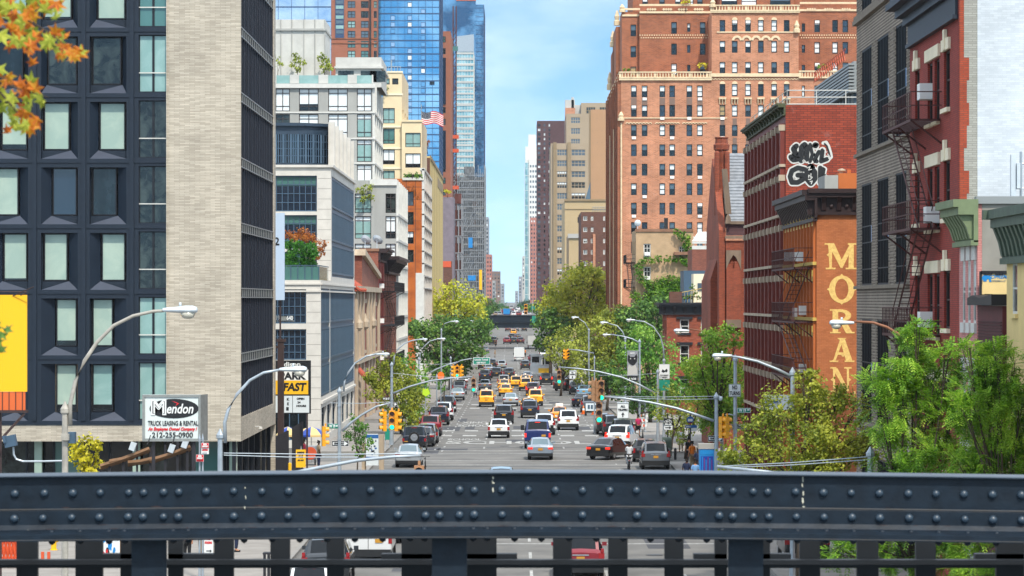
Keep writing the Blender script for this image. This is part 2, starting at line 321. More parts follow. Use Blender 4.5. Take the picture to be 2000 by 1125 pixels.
CARS={'silver':'#9ba1a6','silverblue':'#7f8a97','white':'#dfe1e2','black':'#0f1114','navy':'#10182c','blue':'#13245c','darkgrey':'#2a2e33','grey':'#5a6067','red':'#7d1220','taxi':'#f2ab0a','maroon':'#4c161c','lightblue':'#6f9bb5','tan':'#8d8270','deepblue':'#152a5e','orange':'#e8920f','truckwhite':'#cfd0cf'}
for k,h in CARS.items():flat('car_'+k,h,.32,.15 if k in('silver','silverblue','grey')else 0,coat=.7)
for k,h in{'skin_light':'#b98467','skin_dark':'#4b3024','hair_dark':'#1b1512','cloth_white':'#cfd2d6','cloth_pink':'#d8376b','cloth_red':'#c0303a','cloth_blue':'#6f9ccb','cloth_navy':'#1c2744','cloth_black':'#17181b','cloth_khaki':'#8d7d63','cloth_maroon':'#7c1630','cloth_sky':'#9fb6d2','cloth_purple':'#5b3a7a','cloth_hivis':'#e07a1c'}.items():paint(k,h,.8,.2,6)
# ---------------------------------------------------------------- windows
WCACHE={}
def win_mesh(w_,h_,st,var):
    """st: (nx, ny, frame width, bar width, frame material, depth) ; var: (glass, shade material, shade fraction, ac)"""
    key=(round(w_,2),round(h_,2),st,var)
    if key in WCACHE:return WCACHE[key]
    nx,ny,fw,bw,fm,dp=st[:6];gl,sh,fr_,ac=var;mb=MB();a=w_/2
    top=h_-fr_*(h_-fw)
    mats=[gl,fm,sh or gl,'paper_white']
    if top>fw+.01:mb.face([(-a,0,0),(a,0,0),(a,0,top),(-a,0,top)],0)
    if fr_>0:mb.face([(-a,0,max(0,top)),(a,0,max(0,top)),(a,0,h_),(-a,0,h_)],2)
    if fw>0:
        mb.box(-a,-a+fw,-dp,0,0,h_,1);mb.box(a-fw,a,-dp,0,0,h_,1);mb.box(-a+fw,a-fw,-dp,0,0,fw,1);mb.box(-a+fw,a-fw,-dp,0,h_-fw,h_,1)
    for i in range(1,nx):x=-a+w_*i/nx;mb.box(x-bw/2,x+bw/2,-dp*.8,0,fw,h_-fw,1)
    ys=[h_*j/ny for j in range(1,ny)]if not isinstance(ny,tuple)else[h_*q for q in ny]
    for z in ys:mb.box(-a+fw,a-fw,-dp*.75,0,z-bw/2,z+bw/2,1)
    if ac:
        z0=fw if ac==1 else h_-fw-.4;mb.box(-.33,.33,-.38,-dp,z0,z0+.4,3)
    WCACHE[key]=mb.mesh('window',mats);return WCACHE[key]
class Bld:
    """a building: Empty at its near corner, a wall mesh, windows kept in a list until finish()"""
    def __init__(s,name,label,cat,loc,group=None):
        s.o=thing(name,label,cat,loc,group);s.w=[];s.loc=Vector(loc)
    def win(s,fr,u,v,w_,h_,depth,st,var=('glass_dark',None,0,0),name='window'):
        s.w.append((name,win_mesh(w_,h_,st,var),fr(u+w_/2,v,-depth)-s.loc,fr.rz,w_*h_/fr(u,v)[1]**2))
    def holes(s,fr,hs,depth,st,pick):
        for h in hs:s.win(fr,h[0],h[1],h[2],h[3],depth,st,pick()if callable(pick)else pick)
    def part(s,mb,name,mats,smooth=False):return mb.build(name,mats,s.o,smooth)
    def finish(s,most=100):
        by={}
        for q in s.w:by.setdefault(q[0],[]).append(q)
        for nm,lst in by.items():
            lst.sort(key=lambda q:-q[4])
            for q in lst[:most]:link_mesh(nm,q[1],s.o,q[2],q[3])
            rest=lst[most:]
            if rest:
                v=[];f=[];mi=[];mats=[];idx={}
                for q in rest:
                    me=q[1];T=Matrix.Translation(q[2])@Matrix.Rotation(q[3],4,'Z');b=len(v)
                    v.extend([tuple(T@x.co)for x in me.vertices]);mp_=[]
                    for m in me.materials:
                        if m.name not in idx:idx[m.name]=len(mats);mats.append(m)
                        mp_.append(idx[m.name])
                    for p in me.polygons:f.append(tuple(b+i for i in p.vertices));mi.append(mp_[p.material_index])
                me=bpy.data.meshes.new('remaining_windows');me.from_pydata(v,[],f)
                for m in mats:me.materials.append(m)
                me.polygons.foreach_set('material_index',mi);me.update()
                ob=link_mesh('remaining_windows',me,s.o);ob['kind']='stuff'
        return s.o
def picker(seed,opts):
    r=random.Random(seed);vs=[o for o,n in opts for _ in range(n)]
    return lambda:r.choice(vs)
def V(g='glass_dark',sh=None,f=0,ac=0):return(g,sh,f,ac)
def shell(mb,x0,x1,y0,y1,z0,z1,m=0,skip='',roof=None):
    """closed box of walls and roof without the faces named in skip (S E W)"""
    if 'S' not in skip:mb.face([(x0,y0,z0),(x1,y0,z0),(x1,y0,z1),(x0,y0,z1)],m)
    if 'E' not in skip:mb.face([(x1,y0,z0),(x1,y1,z0),(x1,y1,z1),(x1,y0,z1)],m)
    if 'W' not in skip:mb.face([(x0,y1,z0),(x0,y0,z0),(x0,y0,z1),(x0,y1,z1)],m)
    mb.face([(x1,y1,z0),(x0,y1,z0),(x0,y1,z1),(x1,y1,z1)],m)
    mb.face([(x0,y0,z1),(x1,y0,z1),(x1,y1,z1),(x0,y1,z1)],m if roof is None else roof)
FONT=None
def text_mesh(body,size,depth=.01,bold=0,shear=0,xs=1):
    c=bpy.data.curves.new('lettering','FONT');c.body=body;c.size=size;c.extrude=depth;c.align_x='CENTER';c.align_y='CENTER';c.offset=bold;c.shear=shear;c.resolution_u=3
    o=bpy.data.objects.new('lettering',c);COL.objects.link(o);dg=bpy.context.evaluated_depsgraph_get();dg.update()
    me=bpy.data.meshes.new_from_object(o.evaluated_get(dg));bpy.data.objects.remove(o);
    for v in me.vertices:v.co.x*=xs
    return me
def text(body,at,size,mat,parent,fr_rz=0,depth=.01,bold=0,shear=0,width=None,xs=1,name='lettering'):
    """upright lettering centred on world point at; width squeezes it to that many metres"""
    me=text_mesh(body,size,depth,bold,shear,xs)
    if width:
        xs_=[v.co.x for v in me.vertices];k=width/(max(xs_)-min(xs_));c=(max(xs_)+min(xs_))/2
        for v in me.vertices:v.co.x=(v.co.x-c)*k
    me.materials.clear();me.materials.append(M(mat));me.name=name
    me.transform(Matrix.Rotation(R(90),4,'X'))
    return link_mesh(name,me,parent,Vector(at)-org(parent),fr_rz)

# ---------------------------------------------------------------- setting: ground, avenue, walks
ST=dict(kind='structure')
DS=[p[0]for p in PROF]
def strip(name,x0,x1,d0,d1,lift,mat,step=None):
    ds=sorted({d0,d1}|{p[0]for p in PROF if d0<p[0]<d1});mb=MB()
    for a,b in zip(ds,ds[1:]):mb.face([(x0,a,gz(a)+lift),(x1,a,gz(a)+lift),(x1,b,gz(b)+lift),(x0,b,gz(b)+lift)])
    return tag(mb.build(name,mat),**ST)if name else mb
strip('ground',-3500,3500,-450,9000,-.02,'ground')
AVE=strip('avenue',KL,KR,-450,8000,0,'asphalt')
CROSS=[(95,109),(145,158),(208,223),(286,298),(343,357),(432,446),(562,576),(700,716),(884,898)]
for i,(a,b)in enumerate(CROSS):
    for s,x0,x1 in((-1,-120,KL-.02),(1,KR+.02,120)):
        strip('side_street',x0,x1,a,b,.004,'asphalt')
prev=20
for a,b in CROSS+[(1500,0)]:
    for x0,x1,bx in((XL-14 if a<150 else XL-.3,KL,KL),(KR,XR+.3,KR)):
        mb=MB();ds=sorted({prev,a}|{p[0]for p in PROF if prev<p[0]<a})
        for p,q in zip(ds,ds[1:]):
            z0,z1=gz(p)+.14,gz(q)+.14
            mb.face([(x0,p,z0),(x1,p,z0),(x1,q,z1),(x0,q,z1)])
            mb.face([(bx,p,z0-.2),(bx,q,z1-.2),(bx,q,z1),(bx,p,z0)],1)
            e=.18 if bx==KL else-.18
            mb.face([(bx,p,z0+.004),(bx-e,p,z0+.004),(bx-e,q,z1+.004),(bx,q,z1+.004)],1)
        mb.face([(x0,prev,gz(prev)-.1),(x1,prev,gz(prev)-.1),(x1,prev,gz(prev)+.14),(x0,prev,gz(prev)+.14)],1)
        tag(mb.build('sidewalk',['concrete_walk','kerb']),**ST)
    prev=b
# markings
mb=MB()
def dash(x,d0,d1,w_=.12):
    mb.face([(x-w_/2,d0,gz(d0)+.006),(x+w_/2,d0,gz(d0)+.006),(x+w_/2,d1,gz(d1)+.006),(x-w_/2,d1,gz(d1)+.006)])
for x in(-2.3,.68,3.72):
    d=104
    while d<900:
        if not any(a-4<d<b+4 for a,b in CROSS[2:]):dash(x,d,d+3.2,.13)
        d+=9.1
for x in(6.85,):
    d=108
    while d<500:dash(x,d,d+1.6,.1);d+=7
d=226
while d<560:dash(-5.35,d,d+2.2,.14);dash(-5.95,d+3,d+4.6,.1);d+=7.5
def across(d,w_=.22,x0=KL,x1=KR):mb.face([(x0,d,gz(d)+.006),(x1,d,gz(d)+.006),(x1,d+w_,gz(d)+.006),(x0,d+w_,gz(d)+.006)])
for d in(126.5,206,211.5,222,227.5,139):across(d,.3)
def bars(d,x0,x1,step=2.05,w_=1.15,ln=2.1):
    x=x0
    while x+w_<x1:mb.face([(x,d,gz(d)+.006),(x+w_,d,gz(d)+.006),(x+w_,d+ln,gz(d)+.006),(x,d+ln,gz(d)+.006)]);x+=step
for d in(256.5,268):bars(d,-6.4,9.8)
for d in(338,352,428,447,556,578):bars(d,-7,9.8,2.05,1.1,2.6)
for d in(696,718):across(d,.6)
mb.build('lane_markings','road_white',AVE)['kind']='stuff'
def roadtext(body,x,d,wd,ln):
    me=text_mesh(body,1,0,.02);vs=me.vertices;xs=[v.co.x for v in vs];ys=[v.co.y for v in vs]
    for v in vs:v.co.x=(v.co.x-(min(xs)+max(xs))/2)*wd/(max(xs)-min(xs));v.co.y=(v.co.y-min(ys))*ln/(max(ys)-min(ys))
    me.materials.clear();me.materials.append(M('road_white'));link_mesh('road_lettering',me,AVE,(x,d,gz(d)+.009))
roadtext('SCHOOL',.3,240,11.4,5.2);roadtext('SCHOOL',-4,247.5,2.6,3.2)
roadtext('XING',-3.8,288.5,2.4,4.5);roadtext('SCHOOL',-3.6,280,3.2,4.5);roadtext('SCHOOL',4.7,281,6,4)
mb=MB();rr=random.Random(4)
for i in range(34):
    x=rr.uniform(KL+1,KR-2.5);d=rr.uniform(100,520);a=rr.uniform(.8,2.6);b=rr.uniform(3,14)
    mb.face([(x,d,gz(d)+.003),(x+a,d,gz(d)+.003),(x+a,d+b,gz(d+b)+.003),(x,d+b,gz(d+b)+.003)])
mb.build('asphalt_patches','asphalt_patch',AVE)['kind']='stuff'
mb=MB()
for d in(133,198.5,217,236,300,333,371):mb.lathe((rr.uniform(-6,7),d,gz(d)+.004),[(.38,0),(.38,.012)],14)
for d in(233.5,204,318):mb.box(-8,9,d,d+.5,gz(d),gz(d)+.005)
mb.build('manhole_covers','trim_black',AVE)
# ---------------------------------------------------------------- generic block
def block(name,label,cat,xl,xr,ytop,d0,d1,mat,roof='roofing',S=(),E=None,depth=.22,st=(1,1,.06,.05,'white_frame',.06),pick=V(),side='E',stE=None,z0=None,group=None,extra=None,top_far=None):
    x0=X(xl,d0)if xl is not None else-60;x1=X(xr,d0)if xr is not None else 60
    zt=Z(ytop,d0);zb=gz(d0)-1.5 if z0 is None else z0
    b=Bld(name,label,cat,((x1 if side=='E' else x0),d0,gz(d0)),group);mb=MB();f=Fr('S',d0);f2=Fr(side,x1 if side=='E' else x0)
    hs=[(X(a,d0),Z(c2,d0),X(c1,d0)-X(a,d0),Z(b_,d0)-Z(c2,d0))for a,b_,c1,c2 in S]
    shell(mb,x0,x1,d0,d1,zb,zt,0,'S'+side,1)
    wall(mb,f,x0,x1,zb,zt,hs,depth);
    he=[]
    if E:
        n,wr,rows=E[:3];pit=(d1-d0)/n
        for yt,yb in rows:
            for i in range(n):he.append((d0+(i+.5-wr/2)*pit,Z(yb,d0),wr*pit,Z(yt,d0)-Z(yb,d0)))
    wall(mb,f2,d0,d1,zb,zt,he,depth)
    b.holes(f,hs,depth,st,pick);b.holes(f2,he,depth,stE or st,pick)
    b.part(mb,'wall',[mat,roof]);b.f=f;b.f2=f2;b.x0=x0;b.x1=x1;b.zt=zt;b.zb=zb;b.d0=d0;b.d1=d1
    return b
def rng(a,b,n):return[a+(b-a)*i/n for i in range(n)]
# ---------------------------------------------------------------- charcoal and brick apartment block (left foreground)
D1=165.0;D2=189.0
b=Bld('apartment_building','charcoal panel and tan brick apartment block with aqua window shades, left foreground','building',(XL,D1,0))
f=Fr('S',D1);fe=Fr('E',XL);ux=lambda p:X(p,D1);vz=lambda p:Z(p,D1)
floors=[56+128*k for k in range(-3,7)]
hs=[];pan=MB();rr=random.Random(3)
bays=[(-160,-88),(-65,7-24),(-17,55),(80,152),(175,247)]
bays=[(-207,-135),(-112,-40),(-17,55),(80,152),(175,247)]
for k in range(len(floors)-1):
    yt,yb=floors[k]+15,floors[k+1]
    for j,(a,c)in enumerate(bays):
        hs.append((ux(a),vz(yb-2),ux(c)-ux(a),vz(yt)-vz(yb-2)))
        left=(j+k)%2==(1 if k<7 else 0)
        if k in(7,8):left=j%2==0 if j!=3 else False
        gw=[52,50,54,56,50,47,46,40,40][k]
        g0=a+4 if left else c-4-gw
        U0,U1,V0,V1,G0,G1=ux(a),ux(c),vz(yb-2),vz(yt),ux(g0),ux(g0+gw)
        DP=.42;zs=vz(yb-19)
        # faceted reveal: flat margin, slanting cheek, sloping sill
        A_=G1+.07 if left else G0-.07;pan.face([f(A_,zs,-DP+.05),f(U1,V0,-.03),f(U0,V0,-.03)],1)
        pan.face([f(U0,V0,-DP+.04),f(U1,V0,-DP+.04),f(U1,zs,-DP+.04),f(U0,zs,-DP+.04)],0)
        if left:pan.face([f(G1+.07,zs,-DP),f(U1,V0,0.0),f(U1,V1,0.0),f(G1+.07,V1,-DP)],0);pan.face([f(U0,V0,-DP),f(G0-.07,zs,-DP),f(G0-.07,V1,-DP),f(U0,V1,-DP)],0)
        else:pan.face([f(G0-.07,zs,-DP),f(U0,V0,0.0),f(U0,V1,0.0),f(G0-.07,V1,-DP)],0);pan.face([f(U1,V0,-DP),f(G1+.07,zs,-DP),f(G1+.07,V1,-DP),f(U1,V1,-DP)],0)
        v=V('glass_dark',rr.choice(['glass_aqua','glass_shade','glass_shade']),rr.choice([1,1,1,.97,.9]),0)
        if k==3:v=V('glass_dim')if j>2 else V('glass_dark')
        if k==5:v=V('glass_shade')if j<3 else V('glass_blue' if j==3 else 'glass_dark')
        if k==8 and j>2:v=V('glass_dark','glass_shade' if j==3 else 'glass_aqua',.87,0)
        b.win(f,G0,zs+.02,G1-G0,V1-zs-.04,DP-.02,(1,1,.06,.05,'navy_deep',.05),v)
    a,c=268,327;yt,yb=floors[k]+12,floors[k+1]-4
    hs.append((ux(a+3),vz(yb),ux(c)-ux(a+3),vz(yt)-vz(yb)))
    v=[V('glass_aqua'),V('glass_aqua'),V('glass_green'),V('glass_aqua'),V('glass_dim'),V('glass_dim'),V('glass_dim'),V('glass_aqua'),V('glass_aqua')][k]
    b.win(f,ux(a+3),vz(yb),ux(c)-ux(a+3),vz(yt)-vz(yb),.2,(2,1,.05,.12,'navy_deep',.06),v)
    pan.fbox(f,ux(a+1),ux(c-1),vz(yb-39),vz(yb-37),-.14,-.08,2)
b.part(pan,'window_reveals',['navy_panel','navy_sill','white_frame'])
zt=vz(floors[0])+1.2;mb=MB();zb2=vz(822);zg=vz(862)
wall(mb,f,ux(-230),ux(327),zb2,zt,hs,.42)
for k in range(len(floors)):mb.fbox(f,ux(-230),ux(327),vz(floors[k]+6),vz(floors[k]-2),0,.05)
for a in(-224,-124,-28.5,67.5,163.5,257.5):mb.fbox(f,ux(a-4),ux(a+4),zb2,zt,.05,.12)
b.part(mb,'panel_wall','navy_panel')
mb=MB()
wall(mb,f,ux(327),XL,zb2,zt+.8,(),0);wall(mb,f,ux(-230),XL,zg,zb2,(),0)
mb.fbox(f,ux(325),ux(327),zb2,zt+.8,-.4,.1)
he=[];rows=[]
for k in range(len(floors)-1):
    z1_,z0_=vz(floors[k]+14),vz(floors[k+1]-6);rows.append((z0_,z1_))
he=[(D1+.25,vz(816),22.2,zt-vz(816)-.3)]
wall(mb,fe,D1,D2,zg,zt+.8,he,.2)
mb.face([(ux(-230),D2,0),(XL,D2,0),(XL,D2,zt+.8),(ux(-230),D2,zt+.8)]);mb.face([(ux(-230),D1,zt+.8),(XL,D1,zt+.8),(XL,D2,zt+.8),(ux(-230),D2,zt+.8)])
mb.face([(ux(-230),D1,0),(ux(-230),D2,0),(ux(-230),D2,zt+.8),(ux(-230),D1,zt+.8)])
mb.face([(ux(-230),D1,zg),(XL,D1,zg),(XL,D2,zg),(ux(-230),D2,zg)])
b.part(mb,'brick_wall','tan_brick')
n=9;pit=22.2/n;fin=MB();trim=MB()
for z0_,z1_ in rows:
    for i in range(n):b.win(fe,D1+.25+i*pit,z0_,pit,z1_-z0_,.18,(2,1,.05,.05,'fin_metal',.05),V('glass_blue' if rr.random()<.6 else 'glass_dark'))
    fin.fbox(fe,D1+.25,D1+22.45,z1_,z1_+.56,-.19,-.1,0)
    for zz in(z1_+.02,z1_+.5):trim.fbox(fe,D1+.25,D1+22.45,zz,zz+.05,-.1,-.02)
    for i in range(n*2):trim.fbox(fe,D1+.3+i*pit/2,D1+.36+i*pit/2,z1_+.08,z1_+.5,-.1,-.01)
for i in range(n*2+1):fin.fbox(fe,D1+.25+i*pit/2-.05,D1+.25+i*pit/2+.05,vz(816),zt,-.19,-.05,0)
b.part(fin,'facade_fins','fin_metal');b.part(trim,'bracket_bands','silver_trim')
# ground floor, recessed glass with columns
mb=MB();g2=Fr('S',D1+1.6);ge=Fr('E',XL-1.2)
for i in range(14):
    u=ux(-230)+i*1.5
    if u>XL-2.2:break
    b.win(g2,u,.1,1.5,zg-.1,0,(1,1,.05,.05,'navy_deep',.08),V(rr.choice(['glass_dark','glass_dark','glass_dim','glass_green'])),'shop_window')
for i in range(12):b.win(ge,D1+1.6+i*1.8,.1,1.8,zg-.1,0,(1,1,.07,.05,'navy_deep',.12),V(rr.choice(['glass_dark','glass_grey','glass_dim'])),'shop_window')
for p in(62,255,445):mb=MB();mb.box(ux(p),ux(p)+.4,D1+.9,D1+1.3,0,zg);b.part(mb,'pale_column','glass_shade')
for i in range(7):mb=MB();mb.box(XL-.5,XL-.3,D1+.3+i*3.9,D1+.55+i*3.9,0,zg);b.part(mb,'entrance_column','navy_deep')
mb=MB();mb.tube([fe(D1+9,3.9,0),fe(D1+9,3.9,.25)],.03);mb.lathe((XL+.3,D1+9,3.7),[(.02,.2),(.1,.18),(.12,.05),(.05,0)],8)
b.part(mb,'security_camera','white_frame')
b.finish()
# ---------------------------------------------------------------- limestone and slate-blue office building
b=Bld('office_building','pale limestone office building with slate blue window frames and a hedged terrace','building',(XL,233,0))
fa=Fr('S',233);fb=Fr('S',246);fc=Fr('S',250.5);fe=Fr('E',XL)
xa=lambda p:X(p,233);xb=lambda p:X(p,246);za=lambda p:Z(p,233);zb_=lambda p:Z(p,246)
zA=za(547);zB=zb_(322);mb=MB()
WG=(6,4,.10,.06,'slate_blue',.1)
hA=[(xa(530),za(632),xa(598)-xa(530),za(565)-za(632)),(xa(530),za(703),xa(598)-xa(530),za(643)-za(703)),(xa(530),za(778),xa(598)-xa(530),za(714)-za(778)),(xa(530),za(860),xa(600)-xa(530),za(800)-za(860))]
wall(mb,fa,XL-16,XL,-.5,zA,hA,.35,0)
hB=[(xb(528),zb_(413),xb(619)-xb(528),zb_(343)-zb_(413)),(xb(528),zb_(486),xb(619)-xb(528),zb_(420)-zb_(486)),(xb(528),zb_(538),xb(619)-xb(528),zb_(492)-zb_(538))]
wall(mb,fb,XL-16,XL,zA-.3,zB,hB,.35,0)
for h in hA[:3]:b.win(fa,h[0],h[1],h[2],h[3],.3,WG,V('glass_blue'))
b.win(fa,hA[3][0],hA[3][1],hA[3][2],hA[3][3],.3,(4,1,.1,.08,'slate_blue',.1),V('glass_dark'))
for h in hB:b.win(fb,h[0],h[1],h[2],h[3],.3,(8,4,.10,.06,'slate_blue',.1),V('glass_blue','glass_green',.3,0))
# street side: tall slate bays
zbase=za(776);rowsA=[(za(632),za(566)),(za(705),za(640)),(za(774),za(712))];rowsB=[(zb_(404),zb_(345)),(zb_(470),zb_(410)),(zb_(535),zb_(476))]
E1=[(233.4,243.9),(245.1,280.6)];EB=[(247.2,280.6)]
hE=[(a,zbase,c-a,za(563)-zbase)for a,c in E1];hF=[(a,zb_(540),c-a,zb_(343)-zb_(540))for a,c in EB]
rr=random.Random(5)
base=[(234.2+i*6.9,.55,5.4,za(798)-.55)for i in range(7)]
wall(mb,fe,233,282,-.5,zA,hE+base,.35,0);wall(mb,fe,246,282,zA,zB,hF,.35,0)
for a,c in E1:
    n=round((c-a)/1.75)
    for z0_,z1_ in rowsA:
        for i in range(n):b.win(fe,a+(c-a)*i/n,z0_,(c-a)/n,z1_-z0_,.02,(2,1,.16,.18,'slate_blue',.03),V('glass_grey' if rr.random()<.4 else 'glass_blue'))
for a,c in EB:
    n=round((c-a)/1.75)
    for z0_,z1_ in rowsB:
        for i in range(n):b.win(fe,a+(c-a)*i/n,z0_,(c-a)/n,z1_-z0_,.02,(2,1,.16,.18,'slate_blue',.03),V('glass_grey' if rr.random()<.4 else 'glass_blue'))
for h in base:b.win(fe,*h,.3,(3,(.3,.75),.1,.1,'slate_blue_dark',.12),V('glass_dim'))
# belts, roof, end wall
for z in(zA-.35,zA-.9):mb.fbox(fe,233,282,z,z+.12,0,.12);mb.fbox(fa,XL-16,XL,z,z+.12,0,.12)
mb.fbox(fe,246,282,zB-.2,zB,0,.2);mb.fbox(fb,XL-16,XL+.2,zB-.2,zB,0,.2);mb.fbox(fe,233,282,zbase-.5,zbase-.3,0,.15)
mb.face([(XL-16,233,zA),(XL,233,zA),(XL,246,zA),(XL-16,246,zA)]);mb.face([(XL-16,246,zB),(XL,246,zB),(XL,282,zB),(XL-16,282,zB)]);mb.face([(XL-16,282,0),(XL,282,0),(XL,282,zB),(XL-16,282,zB)])
b.part(mb,'stone_wall','limestone')
mb=MB()
for k in range(40):
    z=.3+k*.82
    if z<zA:mb.fbox(fa,xa(600),XL+.001,z,z+.035,-.001,.006)
    if zA<z<zB:mb.fbox(fb,xb(621),XL+.001,z,z+.035,-.001,.006)
b.part(mb,'stone_joints','limestone_joint')
mb=MB()
for rows_,(a,c)in((rowsA,E1[0]),(rowsA,E1[1]),(rowsB,EB[0])):
    for z0_,z1_ in rows_:mb.fbox(fe,a,c,z0_-.42,z0_,-.25,-.1)
    mb.fbox(fe,a,c,rows_[0][1],rows_[0][1]+.35,-.25,-.1)
b.part(mb,'spandrels','slate_blue')
# bowed penthouse
zp=lambda p:Z(p,250.5);zP0=zB;zP1=zp(240);bow=[]
cx=X(568,250.5);rad=X(640,250.5)-cx
mb=MB();mg=MB();ma=MB()
N_=12
pts=[(cx-rad*1.4+(rad*2.4)*i/N_,250.5+(.0 if i<7 else(i-7)**2*.07))for i in range(N_+1)]
for(x0,y0),(x1,y1)in zip(pts,pts[1:]):
    mb.face([(x0,y0,zp(262)),(x1,y1,zp(262)),(x1,y1,zP1),(x0,y0,zP1)]);mb.face([(x0,y0,zP0),(x1,y1,zP0),(x1,y1,zp(318)),(x0,y0,zp(318))])
    mb.face([(x0,y0-.3,zP1),(x1,y1-.3,zP1),(x1,y1-.3,zP1-.25),(x0,y0-.3,zP1-.25)]);mb.face([(x0,y0-.3,zP1),(x1,y1-.3,zP1),(x1,283,zP1),(x0,283,zP1)])
    mg.face([(x0,y0+.15,zp(318)),(x1,y1+.15,zp(318)),(x1,y1+.15,zp(262)),(x0,y0+.15,zp(262))])
    for t in(0,.33,.66):
        xx=x0+(x1-x0)*t;yy=y0+(y1-y0)*t;w_=.09 if t==0 else .035
        ma.box(xx-w_,xx+w_,yy-.05,yy+.12,zp(318),zp(262))
    for q in(.25,.5,.75):z=zp(318)+(zp(262)-zp(318))*q;ma.face([(x0,y0+.02,z-.03),(x1,y1+.02,z-.03),(x1,y1+.02,z+.03),(x0,y0+.02,z+.03)])
b.part(mb,'penthouse_fascia','slate_blue_dark');b.part(mg,'penthouse_glass','glass_blue');b.part(ma,'penthouse_bars','slate_blue')
fp=Fr('E',X(641,250.5));mb=MB();hp=[(252.5+i*6,zB+.6,3.2,zP1-zB-2.0)for i in range(5)]
wall(mb,fp,250.6,283,zB,zP1-.05,hp,.5)
for i in range(6):mb.fbox(fp,251+i*6,251.7+i*6,zB,zP1+.1,0,.5)
b.part(mb,'penthouse_side_wall','limestone');b.holes(fp,hp,.4,(2,3,.1,.1,'slate_blue',.1),V('glass_blue'))
b.finish()
# terrace rail, planter hedge
mb=MB();zt_=za(545)
g=thing('glass_balustrade','tinted glass balustrade round the hedge terrace of the limestone office','railing',(xa(560),233.4,zA))
pb=MB();pb.box(xa(540),XL-.15,233.3,233.34,zA,za(520));pb.box(XL-.19,XL-.15,233.34,245,zA,za(520));pb.build('glass_panel','glass_green',g)
for i in range(7):x=xa(540)+i*(XL-.15-xa(540))/6;mb.box(x-.03,x+.03,233.25,233.3,zA,za(518.5))
mb.box(xa(540),XL-.1,233.24,233.4,za(519),za(517.5));mb.box(XL-.22,XL-.1,233.4,245,za(519),za(517.5));mb.build('handrail','slate_blue',g)
# ---------------------------------------------------------------- tile-roofed hall and red fire-escape house
b=Bld('brick_hall','old brick and stone hall with a red tile roof and gable, beside the limestone office','building',(XL,282,gz(282)))
fe=Fr('E',XL);mb=MB();ze=lambda p,d:Z(p,d)
shell(mb,XL-20,XL,282.1,331,-2,12,0,'E');hs=[(300,6.2,2.2,4.6),(306,6.2,2.2,4.6),(312,6.2,2.2,4.6),(300,.5,2.2,3.6),(312,.5,2.2,3.6),(322,6.5,2.4,4),(322,1,2.4,4)]
wall(mb,fe,282.1,331,-2,12,hs,.4)
mb.prism([(296,12),(330.6,12),(330.6,13.4),(296,15.4)],fe,-14,0,0)
b.part(mb,'wall','red_brick');b.holes(fe,hs,.35,(2,3,.12,.06,'brownstone',.1),V())
mb=MB();
for u in(282.5,288,294.5,304.5,310.6,317.6,328.6):mb.fbox(fe,u,u+1.3,-1.5,12.2,.02,.28)
for z in(5.2,11.9):mb.fbox(fe,282.2,330.8,z,z+.5,.02,.42)
mb.prism([(295.6,15.4),(296,16.0),(331,13.9),(331,13.4)],fe,-1.2,.35)
for h in hs:mb.fbox(fe,h[0]-.3,h[0]+h[2]+.3,h[1]+h[3],h[1]+h[3]+.4,.01,.14);mb.fbox(fe,h[0]-.3,h[0]+h[2]+.3,h[1]-.3,h[1],.01,.14)
for u in(282.8,295,311):mb.lathe((XL+.35,u,gz(300)+8.8),[(.1,0),(.4,.3),(.4,.8),(.2,1.1),(.05,1.6)],8)
b.part(mb,'stone_trim','old_stone')
mb=MB();mb.face([(XL+.5,282,11.9),(XL+.5,295,11.9),(XL-4.2,295,15.6),(XL-4.2,282,15.6)]);mb.face([(XL+.5,282,11.9),(XL-4.2,282,15.6),(XL-4.2,282,11.9)])
for i in range(26):u=282+i*.5;mb.tube([(XL+.5,u,12),(XL-4.2,u,15.7)],.13,5)
for i in range(9):mb.tube([(XL+.9,283.5+i*.45,gz(290)+4.4),(XL-.1,283.5+i*.45,gz(290)+5.6)],.14,5)
b.part(mb,'tile_roof','roof_tile')
mb=MB();mb.box(-19.2,-17.6,296,298,14,19);mb.box(-19.4,-17.4,295.8,298.2,18.4,18.9);b.part(mb,'chimney','brownstone')
b.finish()
